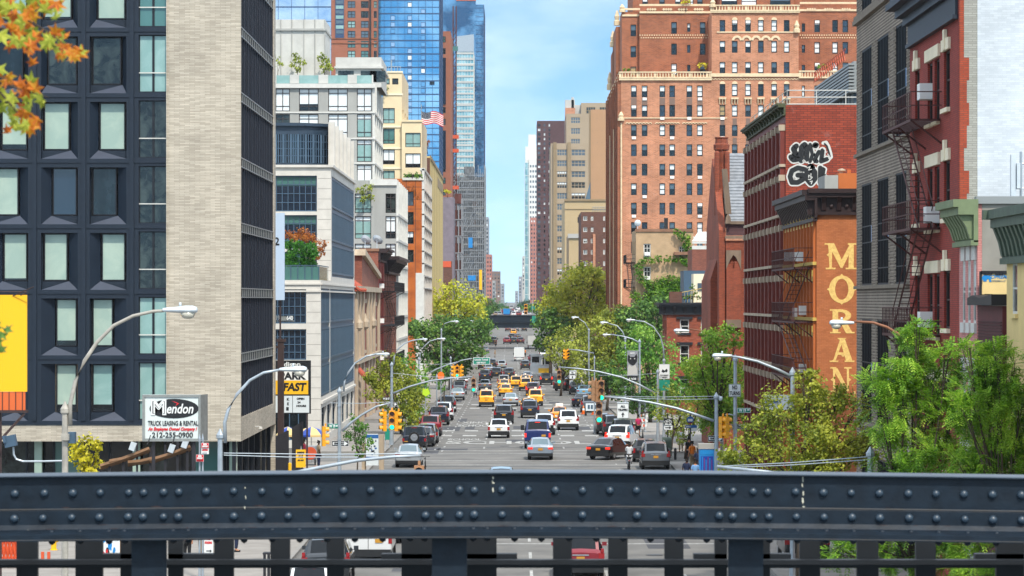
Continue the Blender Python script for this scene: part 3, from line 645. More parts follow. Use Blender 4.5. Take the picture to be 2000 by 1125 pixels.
def escape(b,fr,u0,u1,zs,mat='escape_iron',out=1.1,stair=True,below=True):
    """iron fire escape: slatted landings, railings, brackets and slanting ladders between them"""
    mb=MB()
    for k,z in enumerate(zs):
        mb.fbox(fr,u0,u1,z-.05,z+.01,.05,.12);mb.fbox(fr,u0,u1,z-.1,z,out-.06,out);mb.fbox(fr,u0,u0+.06,z-.08,z,.05,out);mb.fbox(fr,u1-.06,u1,z-.08,z,.05,out)
        n=int(out/.13)
        for i in range(n):mb.fbox(fr,u0,u1,z-.03,z,.1+i*.13,.16+i*.13)
        for zz in(.5,1.0):mb.fbox(fr,u0,u1,z+zz-.02,z+zz+.02,out-.04,out);mb.fbox(fr,u0,u0+.04,z+zz-.02,z+zz+.02,0,out);mb.fbox(fr,u1-.04,u1,z+zz-.02,z+zz+.02,0,out)
        n=int((u1-u0)/.45)
        for i in range(n+1):u=u0+(u1-u0)*i/n;mb.fbox(fr,u-.012,u+.012,z,z+1.0,out-.03,out)
        for u in(u0+.1,(u0+u1)/2,u1-.1):mb.tube([fr(u,z-.9,0),fr(u,z-.06,out-.05)],.035,4)
        if stair and k<len(zs)-1:
            za_,zc=z,zs[k+1];ua,uc=(u0+.5,u1-.5)if k%2==0 else(u1-.5,u0+.5)
            for w_ in(.25,.8):
                mb.tube([fr(ua,za_,w_),fr(uc,zc,w_)],.035,4);mb.tube([fr(ua,za_+.85,w_),fr(uc,zc+.85,w_)],.02,4)
            n=int(abs(zc-za_)/.23)
            for i in range(1,n):t=i/n;u=ua+(uc-ua)*t;z_=za_+(zc-za_)*t;mb.fbox(fr,u-.1,u+.1,z_-.015,z_+.015,.25,.8)
    return b.part(mb,'fire_escape',mat)
def cornice(mb,fr,u0,u1,z0,z1,out,m=0,brackets=0,mb2=None):
    h=z1-z0
    mb.fbox(fr,u0,u1,z1-.18*h,z1,0,out,m);mb.fbox(fr,u0,u1,z1-.36*h,z1-.18*h,0,out*.8,m);mb.fbox(fr,u0,u1,z0,z1-.36*h,0,out*.18,m);mb.fbox(fr,u0,u1,z0-.08*h,z0+.04*h,0,out*.3,m)
    for i in range(brackets):
        u=u0+(u1-u0)*(i+.5)/brackets;bw=min(.16,(u1-u0)/brackets*.25)
        mb.prism([(0,z0+.05*h),(out*.3,z0+.08*h),(out*.45,z0+.35*h),(out*.75,z1-.36*h),(0,z1-.36*h)],lambda a,c,w_,u=u:fr(u+w_,c,a),-bw,bw,m)
b=Bld('row_house','narrow red-painted brick house with a brown cornice and black fire escapes, left side of avenue','building',(XL,331,gz(331)))
mb=MB();zt=Z(487,331);shell(mb,X(702,331),XL,331.2,346,-2,zt,0,'E');shell(mb,X(702,331),XL,346,381.8,-2,zt-.7,0,'E')
rows=[(12.7,2.2),(9.2,2.2),(5.5,2.2),(1.4,2.4)];hs=[(333+i*4.3,z,1.8,h)for z,h in rows for i in range(3)];h2=[(348+i*5.5,z-.6,2,h)for z,h in rows for i in range(6)]
wall(mb,fe,331.2,346,-2,zt,hs,.3,1);wall(mb,fe,346,381.8,-2,zt-.7,h2,.3,0);mb.fbox(Fr('S',331.2),X(702,331),XL+.1,zt-.2,zt+.1,0,.15,2)
b.part(mb,'wall',['red_brick','painted_red_brick','brownstone']);b.holes(fe,hs+h2,.25,(1,2,.1,.06,'dark_brown_panel',.08),V())
mb=MB();cornice(mb,fe,331.2,346,zt-1.2,zt+.1,1.2,0,8);cornice(mb,fe,347,381.8,zt-2.3,zt-.5,1.7,0,16)
mb.fbox(Fr('S',347),XL-2.5,XL+1.7,zt-.9,zt-.5,0,.2)
b.part(mb,'cornice','brown_cornice')
escape(b,fe,336,366,[4.2,8.3,12.1],'escape_black',1.6)
mb=MB()
for z in(4.6,8.6,12.4):mb.fbox(fe,334,334.7,z,z+.5,0,.5)
b.part(mb,'air_conditioners','paper_white')
mb=MB();zr=zt+.2
for px in(714,737):
    x=X(px,335);mb.T=Matrix.Translation((x,334,zr+.8))@Matrix.Rotation(R(-50),4,'X')@Matrix.Rotation(R(25),4,'Y');mb.lathe((0,0,0),[(.02,0),(.35,.06),(.6,.2),(.62,.2),(.36,.02),(.02,-.05)],14);mb.T=None;mb.tube([(x,334,zr-.3),(x,334,zr+.8)],.04)
b.part(mb,'satellite_dishes','lamp_grey')
b.finish()
# ---------------------------------------------------------------- grey concrete-grid apartment block
D=382;rr=random.Random(8)
b=Bld('apartment_building','grey concrete-frame apartment block with white window panels and roof terrace trees, behind the limestone office','building',(XL,D,gz(D)))
f=Fr('S',D);fe=Fr('E',XL);x_=lambda p:X(p,D);z_=lambda p:Z(p,D);mb=MB()
SW=(2,(.22,.8),.09,.09,'dark_brown_panel',.08)
cols=[(693,725),(753,773)]
rows=[(378,416),(422,466),(476,516),(526,566),(576,616),(626,660)]
hs=[(x_(a),z_(q),x_(c)-x_(a),z_(p)-z_(q))for a,c in cols for p,q in rows]
wall(mb,f,X(640,D),XL,-2,z_(352),hs,.3,0)
he=[(D+.8+i*5.6,z_(q),4.6,z_(p)-z_(q))for i in range(6)for p,q in rows]
wall(mb,fe,D,416,-2,z_(352),he,.35,1);mb.face([(X(640,D),D,z_(352)),(XL,D,z_(352)),(XL,416,z_(352)),(X(640,D),416,z_(352))])
for p,q in rows:mb.fbox(fe,D,416,z_(q)-.35,z_(q)-.05,0,.28,1)
for i in range(7):mb.fbox(fe,D+.15+i*5.6,D+.6+i*5.6,-2,z_(352),0,.25,1)
mb.fbox(f,X(722,D),XL+.1,z_(362),z_(350),0,.25,1)
pk=picker(2,[(V('glass_aqua','glass_white',.25,0),3),(V('glass_white'),5),(V('glass_dark','glass_white',.7,0),3),(V('glass_green','glass_white',.3,0),1),(V('glass_dim'),1)])
b.holes(f,hs,.25,SW,pk);b.holes(fe,he,.28,(3,(.3,),.08,.1,'white_frame',.1),picker(4,[(V('glass_grey'),3),(V('glass_dim'),2),(V('glass_white'),1)]))
# upper volume
D_=386;f=Fr('S',D_);XU=X(728,D_);fu=Fr('E',XU);x_=lambda p:X(p,D_);z_=lambda p:Z(p,D_)
cols=[(484,522),(538,566),(584,622),(641,679),(697,726)];rows=[(173,217),(223,268),(273,316),(322,362),(368,410),(416,458),(464,500)]
hs=[(x_(a),z_(q),x_(c)-x_(a),z_(p)-z_(q))for a,c in cols for p,q in rows]
wall(mb,f,x_(440),XU,z_(520),z_(163),hs,.3,0)
for p,q in rows:mb.fbox(f,x_(440),XU+.2,z_(q+4),z_(q+1.5),0,.12,1)
mb.fbox(f,x_(440),XU+.35,z_(172),z_(164),0,.4,1)
he=[(D_+.7+i*5.9,z_(q),4.9,z_(p)-z_(q))for i in range(4)for p,q in rows]
wall(mb,fu,D_,D_+24,z_(400),z_(163),he,.4,1)
for p,q in rows:mb.fbox(fu,D_,D_+24,z_(q+4.5),z_(q+1),0,.3,1)
for i in range(5):mb.fbox(fu,D_+.1+i*5.9,D_+.5+i*5.9,z_(400),z_(164),0,.25,1)
mb.face([(x_(440),D_,z_(163)),(XU,D_,z_(163)),(XU,D_+24,z_(163)),(x_(440),D_+24,z_(163))]);mb.face([(x_(440),D_+24,0),(XU,D_+24,0),(XU,D_+24,z_(163)),(x_(440),D_+24,z_(163))])
b.holes(f,hs,.25,SW,pk);b.holes(fu,he,.3,(3,(.3,),.08,.1,'white_frame',.1),picker(5,[(V('glass_grey'),3),(V('glass_dim'),2)]))
# parapet and penthouses
for a,c in((440,470),(480,540),(566,584),(622,641),(679,697),(726,729)):mb.fbox(f,x_(a),x_(c),z_(164),z_(146),-.3,0,2)
shell(mb,x_(650),x_(741),D_+6,D_+22,z_(164),Z(112,D_+6),2);shell(mb,x_(470),x_(627),D_+8,D_+20,z_(164),Z(38,D_+8),2)
for p in(538,560,584,606,626):mb.box(x_(p),x_(p)+.12,D_+7.9,D_+8,z_(164),Z(38,D_+8),0)
mb.box(x_(466),x_(629),D_+7.7,D_+20.2,Z(60,D_+8),Z(56,D_+8),0);mb.box(x_(648),x_(745),D_+5.5,D_+22.5,Z(134,D_+6),Z(130,D_+6),2)
b.part(mb,'concrete_frame',['grey_concrete','white_frame','light_concrete'])
mb=MB();mb.fbox(f,x_(440),XU,z_(163.8),z_(147),-.15,-.1);b.part(mb,'terrace_glass','glass_aqua')
mb=MB()
for a in(541,553,589,606):mb.fbox(f,x_(a),x_(a+9),z_(163.5),z_(153),-1.2,-.5)
b.part(mb,'terrace_planters','roof_tile')
mb=MB()
hh=[(x_(a),Z(160,D_+6),2.0,1.4)for a in(655,700,718)]
for h in hh:mb.box(h[0],h[0]+h[2],D_+5.94,D_+6,h[1],h[1]+h[3])
b.part(mb,'penthouse_windows','glass_dim');b.finish()
# ---------------------------------------------------------------- cream block, rust-panel block, yellow wall
D=489;rows=[(211,241),(251,281),(292,321),(333,362),(374,404),(415,445),(456,486)]
CS=(2,(.25,),.1,.08,'dark_brown_panel',.08);pk=picker(6,[(V('glass_green'),2),(V('glass_dark','glass_white',.75,0),2),(V('glass_dim'),2),(V('glass_aqua'),1)])
b=block('apartment_building','cream stucco apartment block with a lower terraced wing under the flag','building',748,785,139,D,D+30,'cream_stucco',S=[(748,153,761,165),(766,153,778,165)]+[(748,a,771,c)for a,c in rows],E=(3,.4,rows[:5]),st=CS,pick=pk,depth=.3)
mb=MB();f=b.f
for y in(139,183,246,288,327):mb.fbox(f,X(740,D),b.x1+.15,Z(y+3,D),Z(y,D),0,.15)
x0,x1=X(787,D),X(824,D);zt=Z(235,D);f2=Fr('S',D-1);hs=[(X(792,D),Z(q,D),X(822,D)-X(792,D),Z(p,D)-Z(q,D))for p,q in((260,288),(300,328),(341,352))]
w2=MB();shell(w2,b.x1+.02,x1,D-1,D+28,-2,zt,0,'S');wall(w2,f2,b.x1+.02,x1,-2,zt,hs,.3);b.holes(f2,hs,.25,CS,pk)
w2.fbox(f2,b.x1,x1+.15,zt-.3,zt,0,.2);b.part(w2,'wing_wall','cream_stucco');b.part(mb,'string_courses','cream_trim')
mb=MB();zt2=Z(139,D)
for i in range(5):mb.tube([(X(757+i*6,D),D+3,zt2),(X(757+i*6,D),D+3,zt2+1.0+(i==1)*1.0)],.12 if i==1 else .05)
mb.box(X(757,D),X(782,D),D+3,D+3.1,zt2+.9,zt2+1);b.part(mb,'roof_vents','galvanised');b.finish()
D=480;rows=[(374,402),(414,439),(452,476),(488,512)]
b=block('apartment_building','rust-orange panelled building with a white window grid towards the avenue','building',740,824,349,D,D+44,'rust_panel',S=[(793,374,808,402),(793,414,808,439),(793,452,808,476),(793,488,808,512)],E=(5,.72,[(350+24*i,368+24*i)for i in range(9)]),st=(2,1,.1,.06,'dark_brown_panel',.08),pick=picker(7,[(V('glass_dim'),2),(V('glass_grey'),1),(V('glass_dark','glass_white',.5,0),1)]),depth=.3)
mb=MB();f=b.f
for y in(365,389,408,431,447):mb.fbox(f,X(794,D),b.x1,Z(y+.5,D),Z(y,D),0,.02)
for p in(793,811):mb.fbox(f,X(p,D),X(p+.8,D),Z(533,D),Z(349,D),0,.02)
b.part(mb,'panel_joints','dark_brown_panel')
mb=MB()
for i in range(9):mb.fbox(b.f2,D,D+44,Z(372+24*i,D),Z(369.5+24*i,D),0,.45)
for i in range(6):mb.fbox(b.f2,D+i*8.65,D+.7+i*8.65,-2,Z(330,D),0,.4)
mb.fbox(b.f2,D,D+44,Z(333,D),Z(328,D),-.3,.45);mb.fbox(f,X(812,D),b.x1+.3,-2,Z(533,D),0,.15);mb.fbox(f,X(786,D),b.x1+.3,Z(352,D),Z(347,D),0,.2)
b.part(mb,'white_grid','white_frame');b.finish()
D=534;b=block('warehouse','tall windowless mustard-yellow wall building past the rust-orange block','building',822,840,305,D,D+96,'yellow_stucco',depth=.2,S=())
mb=MB()
for i in range(8):mb.fbox(b.f2,D+6+i*12,D+6.3+i*12,0,Z(305,D),0,.03)
mb.fbox(b.f2,D+50,D+92,b.zt-3.4,b.zt-1.6,0,.06);mb.fbox(b.f2,D,D+96,b.zt-.5,b.zt+.1,0,.15);b.part(mb,'wall_joints','tan_pier')
mb=MB();mb.fbox(b.f,b.x0,b.x1-.02,-2,b.zt-.3,0,.1);b.part(mb,'brown_end_wall','brown_brick');b.finish()

# ================================================================ right side
def ledge(mb,fr,u0,u1,z0,z1,out,m=0):mb.fbox(fr,u0,u1,z0,z1,0,out,m)
fw=Fr('W',XR)
# ---------------------------------------------------------------- dark ironspot brick building with tall steel windows
b=Bld('loft_building','dark grey brick loft building with tall black steel windows and blue tape','building',(XR,122,0))
cols=[(123.1,126.6),(129,133),(135.1,139)];rows=[(-.0,4.2),(5.6,10.2),(11.7,16.25),(17.7,22.3),(24.0,28.4)]
hs=[(a,z0_,c-a,z1_-z0_)for a,c in cols for z0_,z1_ in rows if z0_>=0];mb=MB();shell(mb,XR,XR+18,122.02,141,-.5,31,0,'W',1)
wall(mb,fw,122.02,141,-.5,31,hs,.05);b.part(mb,'wall',['iron_brick','roofing'])
pier=MB()
for a,c in((122.1,123.0),(126.7,128.9),(133.1,135.0),(139.1,140.95)):
    for z0_,z1_ in rows:
        k=0
        while z0_+k*.26<z1_:
            z=z0_+k*.26;pier.fbox(fw,a+.05,a+.5,z,z+.12,0,.02);pier.fbox(fw,c-.5,c-.05,z,z+.12,0,.02);pier.fbox(fw,a+.5,c-.5,z+.13,z+.22,0,.015);k+=1
b.part(pier,'projecting_courses','iron_mortar')
mb=MB()
for z0_,z1_ in rows[1:]:
    ledge(mb,fw,122.1,140.9,z0_-.16,z0_-.02,.16)
ledge(mb,fw,122.1,141,23.6,23.8,.2)
b.part(mb,'sill_courses','iron_mortar')
tape=MB()
for h in hs:
    b.win(fw,*h,.045,(4,(.16,.42,.58),.08,.05,'navy_deep',.02),V('glass_matt'))
    tape.fbox(fw,h[0]+.1,h[0]+.32,h[1]+.42*h[3],h[1]+.58*h[3],-.02,-.015)
b.part(tape,'blue_tape','kiosk_blue');b.finish()
# ---------------------------------------------------------------- red brick tenement with fire escape, whitewashed side wall
b=Bld('tenement_building','red brick tenement with a rusty fire escape and a whitewashed side wall','building',(XR,108.5,0))
mb=MB();hs=[]
for z in(18.0,14.0,10.0,6.0,2.0):
    hs+=[(110.8,z,1.5,2.1),(113.5,z-.3,1.35,2.3),(115.4,z-.3,1.35,2.3),(119.1,z,1.3,2.0)]
shell(mb,XR,XR+24,108.52,121.98,-.5,26,0,'W',1);wall(mb,fw,108.52,121.98,-.5,26,hs,.16)
b.part(mb,'wall',['painted_red_brick','roofing']);b.holes(fw,hs,.14,(1,2,.08,.06,'dark_brown_panel',.05),V('glass_dark'))
# side wall skins: raw orange quoined edge, grey wash, white wash
s=Fr('S',108.5);q=[(XR+.01,-.4)];rr=random.Random(9);z=-.4
while z<25.9:
    w_=rr.choice([.12,.3,.22]);q+=[(XR+.05+w_,z),(XR+.05+w_,min(z+.8,26))];z+=.8
q+=[(XR+.01,26)];mb=MB();mb.prism(q,s,.001,.03);b.part(mb,'bare_brick_edge','raw_orange_brick')
mb=MB();mb.fbox(s,XR+.1,X(1909,108.5),-.4,26,.0,.015);b.part(mb,'grey_washed_strip','grey_white_brick')
mb=MB();mb.fbox(s,X(1909,108.5),XR+24,-.4,26,.0,.02);b.part(mb,'white_washed_wall','white_brick')
for h in hs:
    mb=MB()
    if h[0]<112 or h[0]>118:
        ledge(mb,fw,h[0]-.2,h[0]+h[2]+.2,h[1]+h[3],h[1]+h[3]+.42,.1);mb.fbox(fw,h[0]+h[2]/2-.2,h[0]+h[2]/2+.2,h[1]+h[3]+.02,h[1]+h[3]+.75,.02,.14)
    ledge(mb,fw,h[0]-.1,h[0]+h[2]+.1,h[1]-.16,h[1],.14);b.part(mb,'stone_lintel','cream_trim')
for z in(18.0,14.0,10.0,6.0,2.0):mb=MB();ledge(mb,fw,113.3,117,z+2.05,z+2.5,.1);b.part(mb,'stone_lintel','cream_trim')
mb=MB();ledge(mb,fw,108.6,122.2,22.5,22.75,.95);ledge(mb,fw,108.6,122.1,22.2,22.5,.6);ledge(mb,fw,108.6,122,21.9,22.2,.3);ledge(mb,fw,108.8,121.9,21.15,21.9,.1);ledge(mb,fw,108.7,121.9,21.0,21.15,.2);ledge(mb,fw,108.6,122,22.75,24,.8);b.part(mb,'cornice','fin_metal')
escape(b,fw,112.9,121.6,[5.8,9.75,13.7,17.7],'escape_iron',1.15)
mb=MB()
for u,z in((115.6,18.6),(113.8,13.9),(115.5,10)):mb.fbox(fw,u,u+.8,z,z+.6,-.1,.45);
b.part(mb,'air_conditioners','paper_white');b.finish()
# ---------------------------------------------------------------- pink house with green bracketed cornice
b=Bld('pink_house','narrow pink-painted brick house with a sage green bracketed cornice','building',(XR,104.2,0))
hs=[(104.5,10.25,.62,2.15),(105.75,10.25,.62,2.15),(107.0,10.25,.62,2.15),(104.5,6.2,.62,2.15),(105.75,6.2,.62,2.15),(107.0,6.2,.62,2.15),(104.6,.3,3,3.2)]
mb=MB();shell(mb,XR,XR+12,104.2,108.48,-.5,14.4,0,'WS',1);wall(mb,fw,104.2,108.48,-.5,14.4,hs,.07)
b.part(mb,'wall',['pink_brick','roofing']);b.holes(fw,hs,.05,(1,2,.09,.06,'white_frame',.04),V('glass_dim','glass_white',.45,0))
mb=MB();s=Fr('S',104.2);mb.fbox(s,XR+.001,X(1918,104.2),-.4,14.3,-.3,0,0);mb.fbox(s,X(1918,104.2),XR+12,-.4,14.3,-.3,0.01,1);mb.fbox(s,XR-.05,XR+12,14.3,14.55,-.4,.12,2)
b.part(mb,'side_wall',['pink_brick','grey_stucco','silver_trim'])
for h in hs[:6]:mb=MB();ledge(mb,fw,h[0]-.12,h[0]+h[2]+.12,h[1]+h[3],h[1]+h[3]+.7,.06);ledge(mb,fw,h[0]-.12,h[0]+h[2]+.12,h[1]-.35,h[1],.08);b.part(mb,'white_lintel','white_frame')
mb=MB();cornice(mb,fw,104.0,108.45,13.0,14.45,.85,0,7);b.part(mb,'cornice','green_cornice');b.finish()
b=Bld('low_shop','low dark red shopfront with a broken black cornice and torn yellow billboard','shop',(XR,99,0))
mb=MB();s=Fr('S',103.9);shell(mb,XR+.02,XR+9,99,104.15,-.5,10.84,0,'',1)
b.part(mb,'wall',['maroon_paint','roofing']);mb=MB();rr=random.Random(2)
for k in range(24):mb.fbox(fw,99.1,104,8.0+k*.1,8.03+k*.1,-.02,.02+rr.random()*.02)
b.part(mb,'metal_shutter_slats','dark_brown_brick')
mb=MB();mb.prism([(98.9,10.86),(104.2,10.86),(104.2,11.1),(103,11.2),(101.5,11.1),(98.9,11.22)],fw,-.4,.35);b.part(mb,'broken_cornice','black_cornice')
sg=Fr('S',104.0);mb=MB();x0,x1=X(1914,104),X(1968,104)+1.0
mb.prism([(x0,Z(576,104)),(x1,Z(580,104)),(x1,Z(530,104)),(x0+.1,Z(533,104))],sg,.1,.2);b.part(mb,'billboard_panel','yellow_paint')
mb=MB();pts=[(x0-.06,Z(578,104)),(x1,Z(583,104))];rr=random.Random(5)
for i in range(16):
    u=x0+(x1-x0)*i/16;mb.fbox(sg,u,u+.14,Z(532,104)-.04-rr.random()*.05,Z(532,104)+.05,.18,.24);mb.fbox(sg,u,u+.14,Z(578,104)-.08,Z(578,104)+rr.random()*.07,.18,.24)
mb.fbox(sg,x0-.05,x0+.03,Z(578,104),Z(530,104),.16,.24);b.part(mb,'torn_frame','black_cornice')
mb=MB();ex,ez=X(1926,104),Z(544,104)
mb.prism([(ex-.12,ez-.1),(ex-.02,ez-.1),(ex,ez-.02),(ex+.06,ez-.02),(ex+.08,ez-.12),(ex+.14,ez-.12),(ex+.13,ez+.06),(ex+.02,ez+.11),(ex-.1,ez+.12),(ex-.18,ez+.04),(ex-.2,ez-.06),(ex-.16,ez-.06),(ex-.14,ez+.0)],sg,.2,.215);b.part(mb,'elephant_emblem','kiosk_blue')
text('SOPREMA',(X(1949,104),103.79,Z(541,104)),.17,'kiosk_blue',b.o,0,.004,.004,.5);text('SOPREMA.US',(X(1946,104),103.79,Z(549,104)),.09,'sign_metal',b.o,0,.004,.001,.6);b.finish()
b=Bld('yellow_house','pale yellow painted house with a dark green bracketed cornice at the right edge','building',(XR,86,0))
hs=[(88+i*2.75,z,.9,1.6)for i in range(4)for z in(10.6,7.0,3.4)];hs=[(95.9,10.6,.95,1.6),(95.9,7,.95,1.6),(92.6,10.6,.95,1.6),(92.6,7,.95,1.6),(89.3,10.6,.95,1.6)]
mb=MB();shell(mb,XR,XR+12,86,98,-.5,12.5,0,'W',1);wall(mb,fw,86,98,-.5,12.5,hs,.06);b.part(mb,'wall',['yellow_paint','roofing'])
b.holes(fw,hs,.05,(1,2,.08,.06,'white_frame',.04),V('glass_dim'));mb=MB();cornice(mb,fw,85.6,98.3,12.3,13.9,.6,0,16)
mb.fbox(Fr('N',98),XR-.75,XR+6,13.6,13.9,0,.3);b.part(mb,'cornice','dark_green_cornice')
mb=MB()
for h in hs:ledge(mb,fw,h[0]-.12,h[0]+h[2]+.12,h[1]-.14,h[1],.1)
b.part(mb,'sills','yellow_paint');b.finish()
g=thing('antenna_mast','steel mast with a tall grey mobile antenna panel against the white brick wall','antenna',P(1992,404,107.2))
mb=MB();mb.tube([P(1994,404,107.2),P(1994,296,107.2)],.05);[mb.tube([P(1984,y,107.2),P(2012,y,107.2)],.035)for y in(320,368,396)];mb.build('mast','galvanised',g)
mb=MB();a,c=P(1974,385,107),P(1990,302,107);mb.box(a.x,c.x-.12,106.9,107.15,a.z,c.z);mb.box(c.x-.1,c.x+.02,106.8,107.1,a.z+.3,c.z-.3);mb.build('antenna_panel','lamp_grey',g)
# ---------------------------------------------------------------- MORAN building
D=159.7;rr=random.Random(12)
b=Bld('warehouse','orange-painted brick warehouse with gold MORAN lettering down its side wall','building',(XR,D,0))
zs=[Z(510,D),Z(619,D),Z(728,D),Z(837,D)];n=10;pit=(177.9-D-.6)/n
hs=[(D+.55+i*pit,z,pit*.52,1.85)for i in range(n)for z in zs]
mb=MB();zt=Z(369,D)-.15;shell(mb,XR,XR+16,D,177.9,-.5,zt,0,'W',1);wall(mb,fw,D,177.9,-.5,zt,hs,.16,0)
b.part(mb,'wall',['orange_brick','roofing']);b.holes(fw,hs,.14,(1,2,.09,.06,'dark_brown_panel',.06),V('glass_dark'))
mb=MB();gt=MB()
for i in range(n+1):mb.fbox(fw,D+.15+i*pit,D+.4+i*pit,-.4,zt-1.4,.0,.16)
for z in zs:
    for i in range(n):
        u=D+.55+i*pit;gt.fbox(fw,u-.1,u+pit*.52+.1,z+1.85,z+2.25,0,.12);gt.fbox(fw,u-.32,u-.1,z+2.1,z+2.45,.0,.22)
    gt.fbox(fw,D+.02,177.8,z-.2,z-.03,0,.2)
b.part(mb,'pilasters','orange_paint');b.part(gt,'gold_trim','gold_trim')
mb=MB();cornice(mb,fw,D-.45,177.85,Z(428,D),Z(371,D),.8,0,20)
s=Fr('S',D);cornice(mb,s,XR-.5,XR+12,Z(416,D),Z(369,D),.6,0,0)
for px in(1608,1638,1668,1698):
    x=X(px,D);mb.prism([(0,Z(413,D)),(.2,Z(411,D)),(.3,Z(396,D)),(.55,Z(385,D)),(0,Z(385,D))],lambda a,c,w_,x=x:s(x+w_,c,a),-.11,.11);mb.fbox(s,x-.09,x+.09,Z(420,D),Z(414,D),0,.12)
    mb.lathe((x+.4,D-.14,Z(403,D)),[(.12,0),(.1,-.05),(.04,-.08)],8,axis='y')
b.part(mb,'cornice','brown_cornice')
escape(b,fw,160.6,174.5,[Z(728,D)-.3,Z(619,D)-.25,Z(510,D)-.3],'escape_iron',1.1)
mb=MB()
for px,y in((1572,503),(1559,503),(1547,503),(1576,608),(1563,612),(1576,722)):
    u=94200/(px-HX);z=Z(y,u)
    mb.fbox(fw,u,u+.45,z-.2,z+.3,-.1,.4)
b.part(mb,'air_conditioners','paper_white')
mb=MB();mb.box(X(1609,165),X(1635,165),164.5,168,zt,Z(343,165),1);mb.box(X(1635.5,165),X(1680,165),164.5,168,zt,Z(339,165),0);mb.box(X(1655,165),X(1662,165),165,165.6,Z(339,165),Z(331,165),0);mb.lathe((X(1645,165),165.3,Z(339,165)),[(.12,0),(.12,.12),(.22,.14),(.22,.22),(.05,.28)],10,2)
b.part(mb,'roof_bulkhead',['orange_paint','grey_concrete','old_stone'])
# painted letters: slab-serif display capitals drawn as outlines on a unit box
def LT_(name,x0,x1,y0,y1):
    a,c=X(x0,D),X(x1,D);zb_2,zt_2=Z(y1,D),Z(y0,D);T=lambda u,v:(a+(c-a)*u,zb_2+(zt_2-zb_2)*v)
    mb=MB()
    def poly(pts,w1=.012):mb.prism([T(u,v)for u,v in pts],s,.001,w1)
    def serif(u,v,w_=.2,up=1):  # flared foot with the little hooks of the sign painter's serif
        d=.07*up;poly([(u-w_,v),(u+w_,v),(u+w_*1.05,v+d*.9),(u+w_*.55,v+d*.8),(u,v+d*1.5),(u-w_*.55,v+d*.8),(u-w_*1.05,v+d*.9)],.012+rr.random()*.002)
    if name=='M':
        poly([(.12,.05),(.2,.05),(.22,.95),(.08,.95)],.0121);poly([(.76,.05),(.94,.05),(.94,.95),(.78,.95)],.0122)
        poly([(.08,.95),(.3,.95),(.56,.3),(.5,.05)],.0123);poly([(.8,.95),(.94,.95),(.56,.05),(.5,.05),(.5,.3)],.0124)
        serif(.16,0,.16);serif(.85,0,.18);serif(.12,1,.16,-1);serif(.88,1,.14,-1);poly([(.02,.55),(.13,.45),(.13,.65)],.0125)
    elif name=='O':
        no=28;o=[(.5+.48*math.cos(2*math.pi*i/no),.5+.5*math.sin(2*math.pi*i/no))for i in range(no)];q=[(.5+.25*math.cos(2*math.pi*i/no),.5+.38*math.sin(2*math.pi*i/no))for i in range(no)]
        for i in range(no):j=(i+1)%no;poly([o[i],o[j],q[j],q[i]],.012)
        poly([(-.06,.5),(.06,.42),(.06,.58)],.0125);poly([(1.06,.5),(.94,.42),(.94,.58)],.0125);poly([(.5,1.06),(.42,.98),(.58,.98)],.0125);poly([(.5,-.06),(.42,.02),(.58,.02)],.0125)
    elif name=='R':
        poly([(.14,.05),(.36,.05),(.36,.95),(.14,.95)]);no=14
        o=[(.45+.42*math.cos(math.pi*(.5-i/no)),.74+.26*math.sin(math.pi*(.5-i/no)))for i in range(no+1)];q=[(.45+.2*math.cos(math.pi*(.5-i/no)),.74+.14*math.sin(math.pi*(.5-i/no)))for i in range(no+1)]
        for i in range(no):poly([o[i],o[i+1],q[i+1],q[i]],.0122)
        poly([(.3,.88),(.47,.88),(.47,1),(.3,1)],.0124);poly([(.3,.48),(.47,.48),(.47,.6),(.3,.6)],.0124);poly([(.42,.5),(.66,.52),(.9,.06),(.66,.02)],.0126)
        serif(.25,0,.2);serif(.84,0,.16);serif(.2,1,.16,-1);poly([(.03,.5),(.15,.42),(.15,.58)],.0128)
    elif name=='A':
        poly([(.14,.04),(.24,.04),(.52,.85),(.44,1)],.0121);poly([(.66,.04),(.92,.04),(.6,1),(.42,1),(.44,.86)],.0122);poly([(.28,.3),(.75,.3),(.72,.4),(.34,.4)],.0124)
        serif(.18,0,.17);serif(.8,0,.19);poly([(.3,1.0),(.68,1.0),(.6,.93),(.38,.93)],.0126);poly([(.46,.3),(.62,.3),(.54,.2)],.0127)
    elif name=='N':
        poly([(.12,.05),(.22,.05),(.22,.95),(.12,.95)],.0121);poly([(.78,.05),(.88,.05),(.88,.95),(.78,.95)],.0122);poly([(.1,.95),(.34,.95),(.88,.05),(.74,.0)],.0123)
        serif(.17,0,.16);serif(.83,1,.17,-1);serif(.14,1,.14,-1);poly([(.0,.5),(.13,.42),(.13,.58)],.0125);poly([(1.0,.5),(.87,.42),(.87,.58)],.0125)
    b.part(mb,'painted_letter','gold_letter')
LT_('M',1613,1671,475,526);LT_('O',1618,1670,538,592);LT_('R',1619,1669,604,651);LT_('A',1620,1669,660,707);LT_('N',1622,1663,717,766)
mb=MB();mb.prism([(X(1667,D),Z(764,D)),(X(1671,D),Z(764,D)),(X(1671,D),Z(770,D)),(X(1668,D),Z(776,D))],s,.001,.012);b.part(mb,'painted_letter','gold_letter');b.finish()
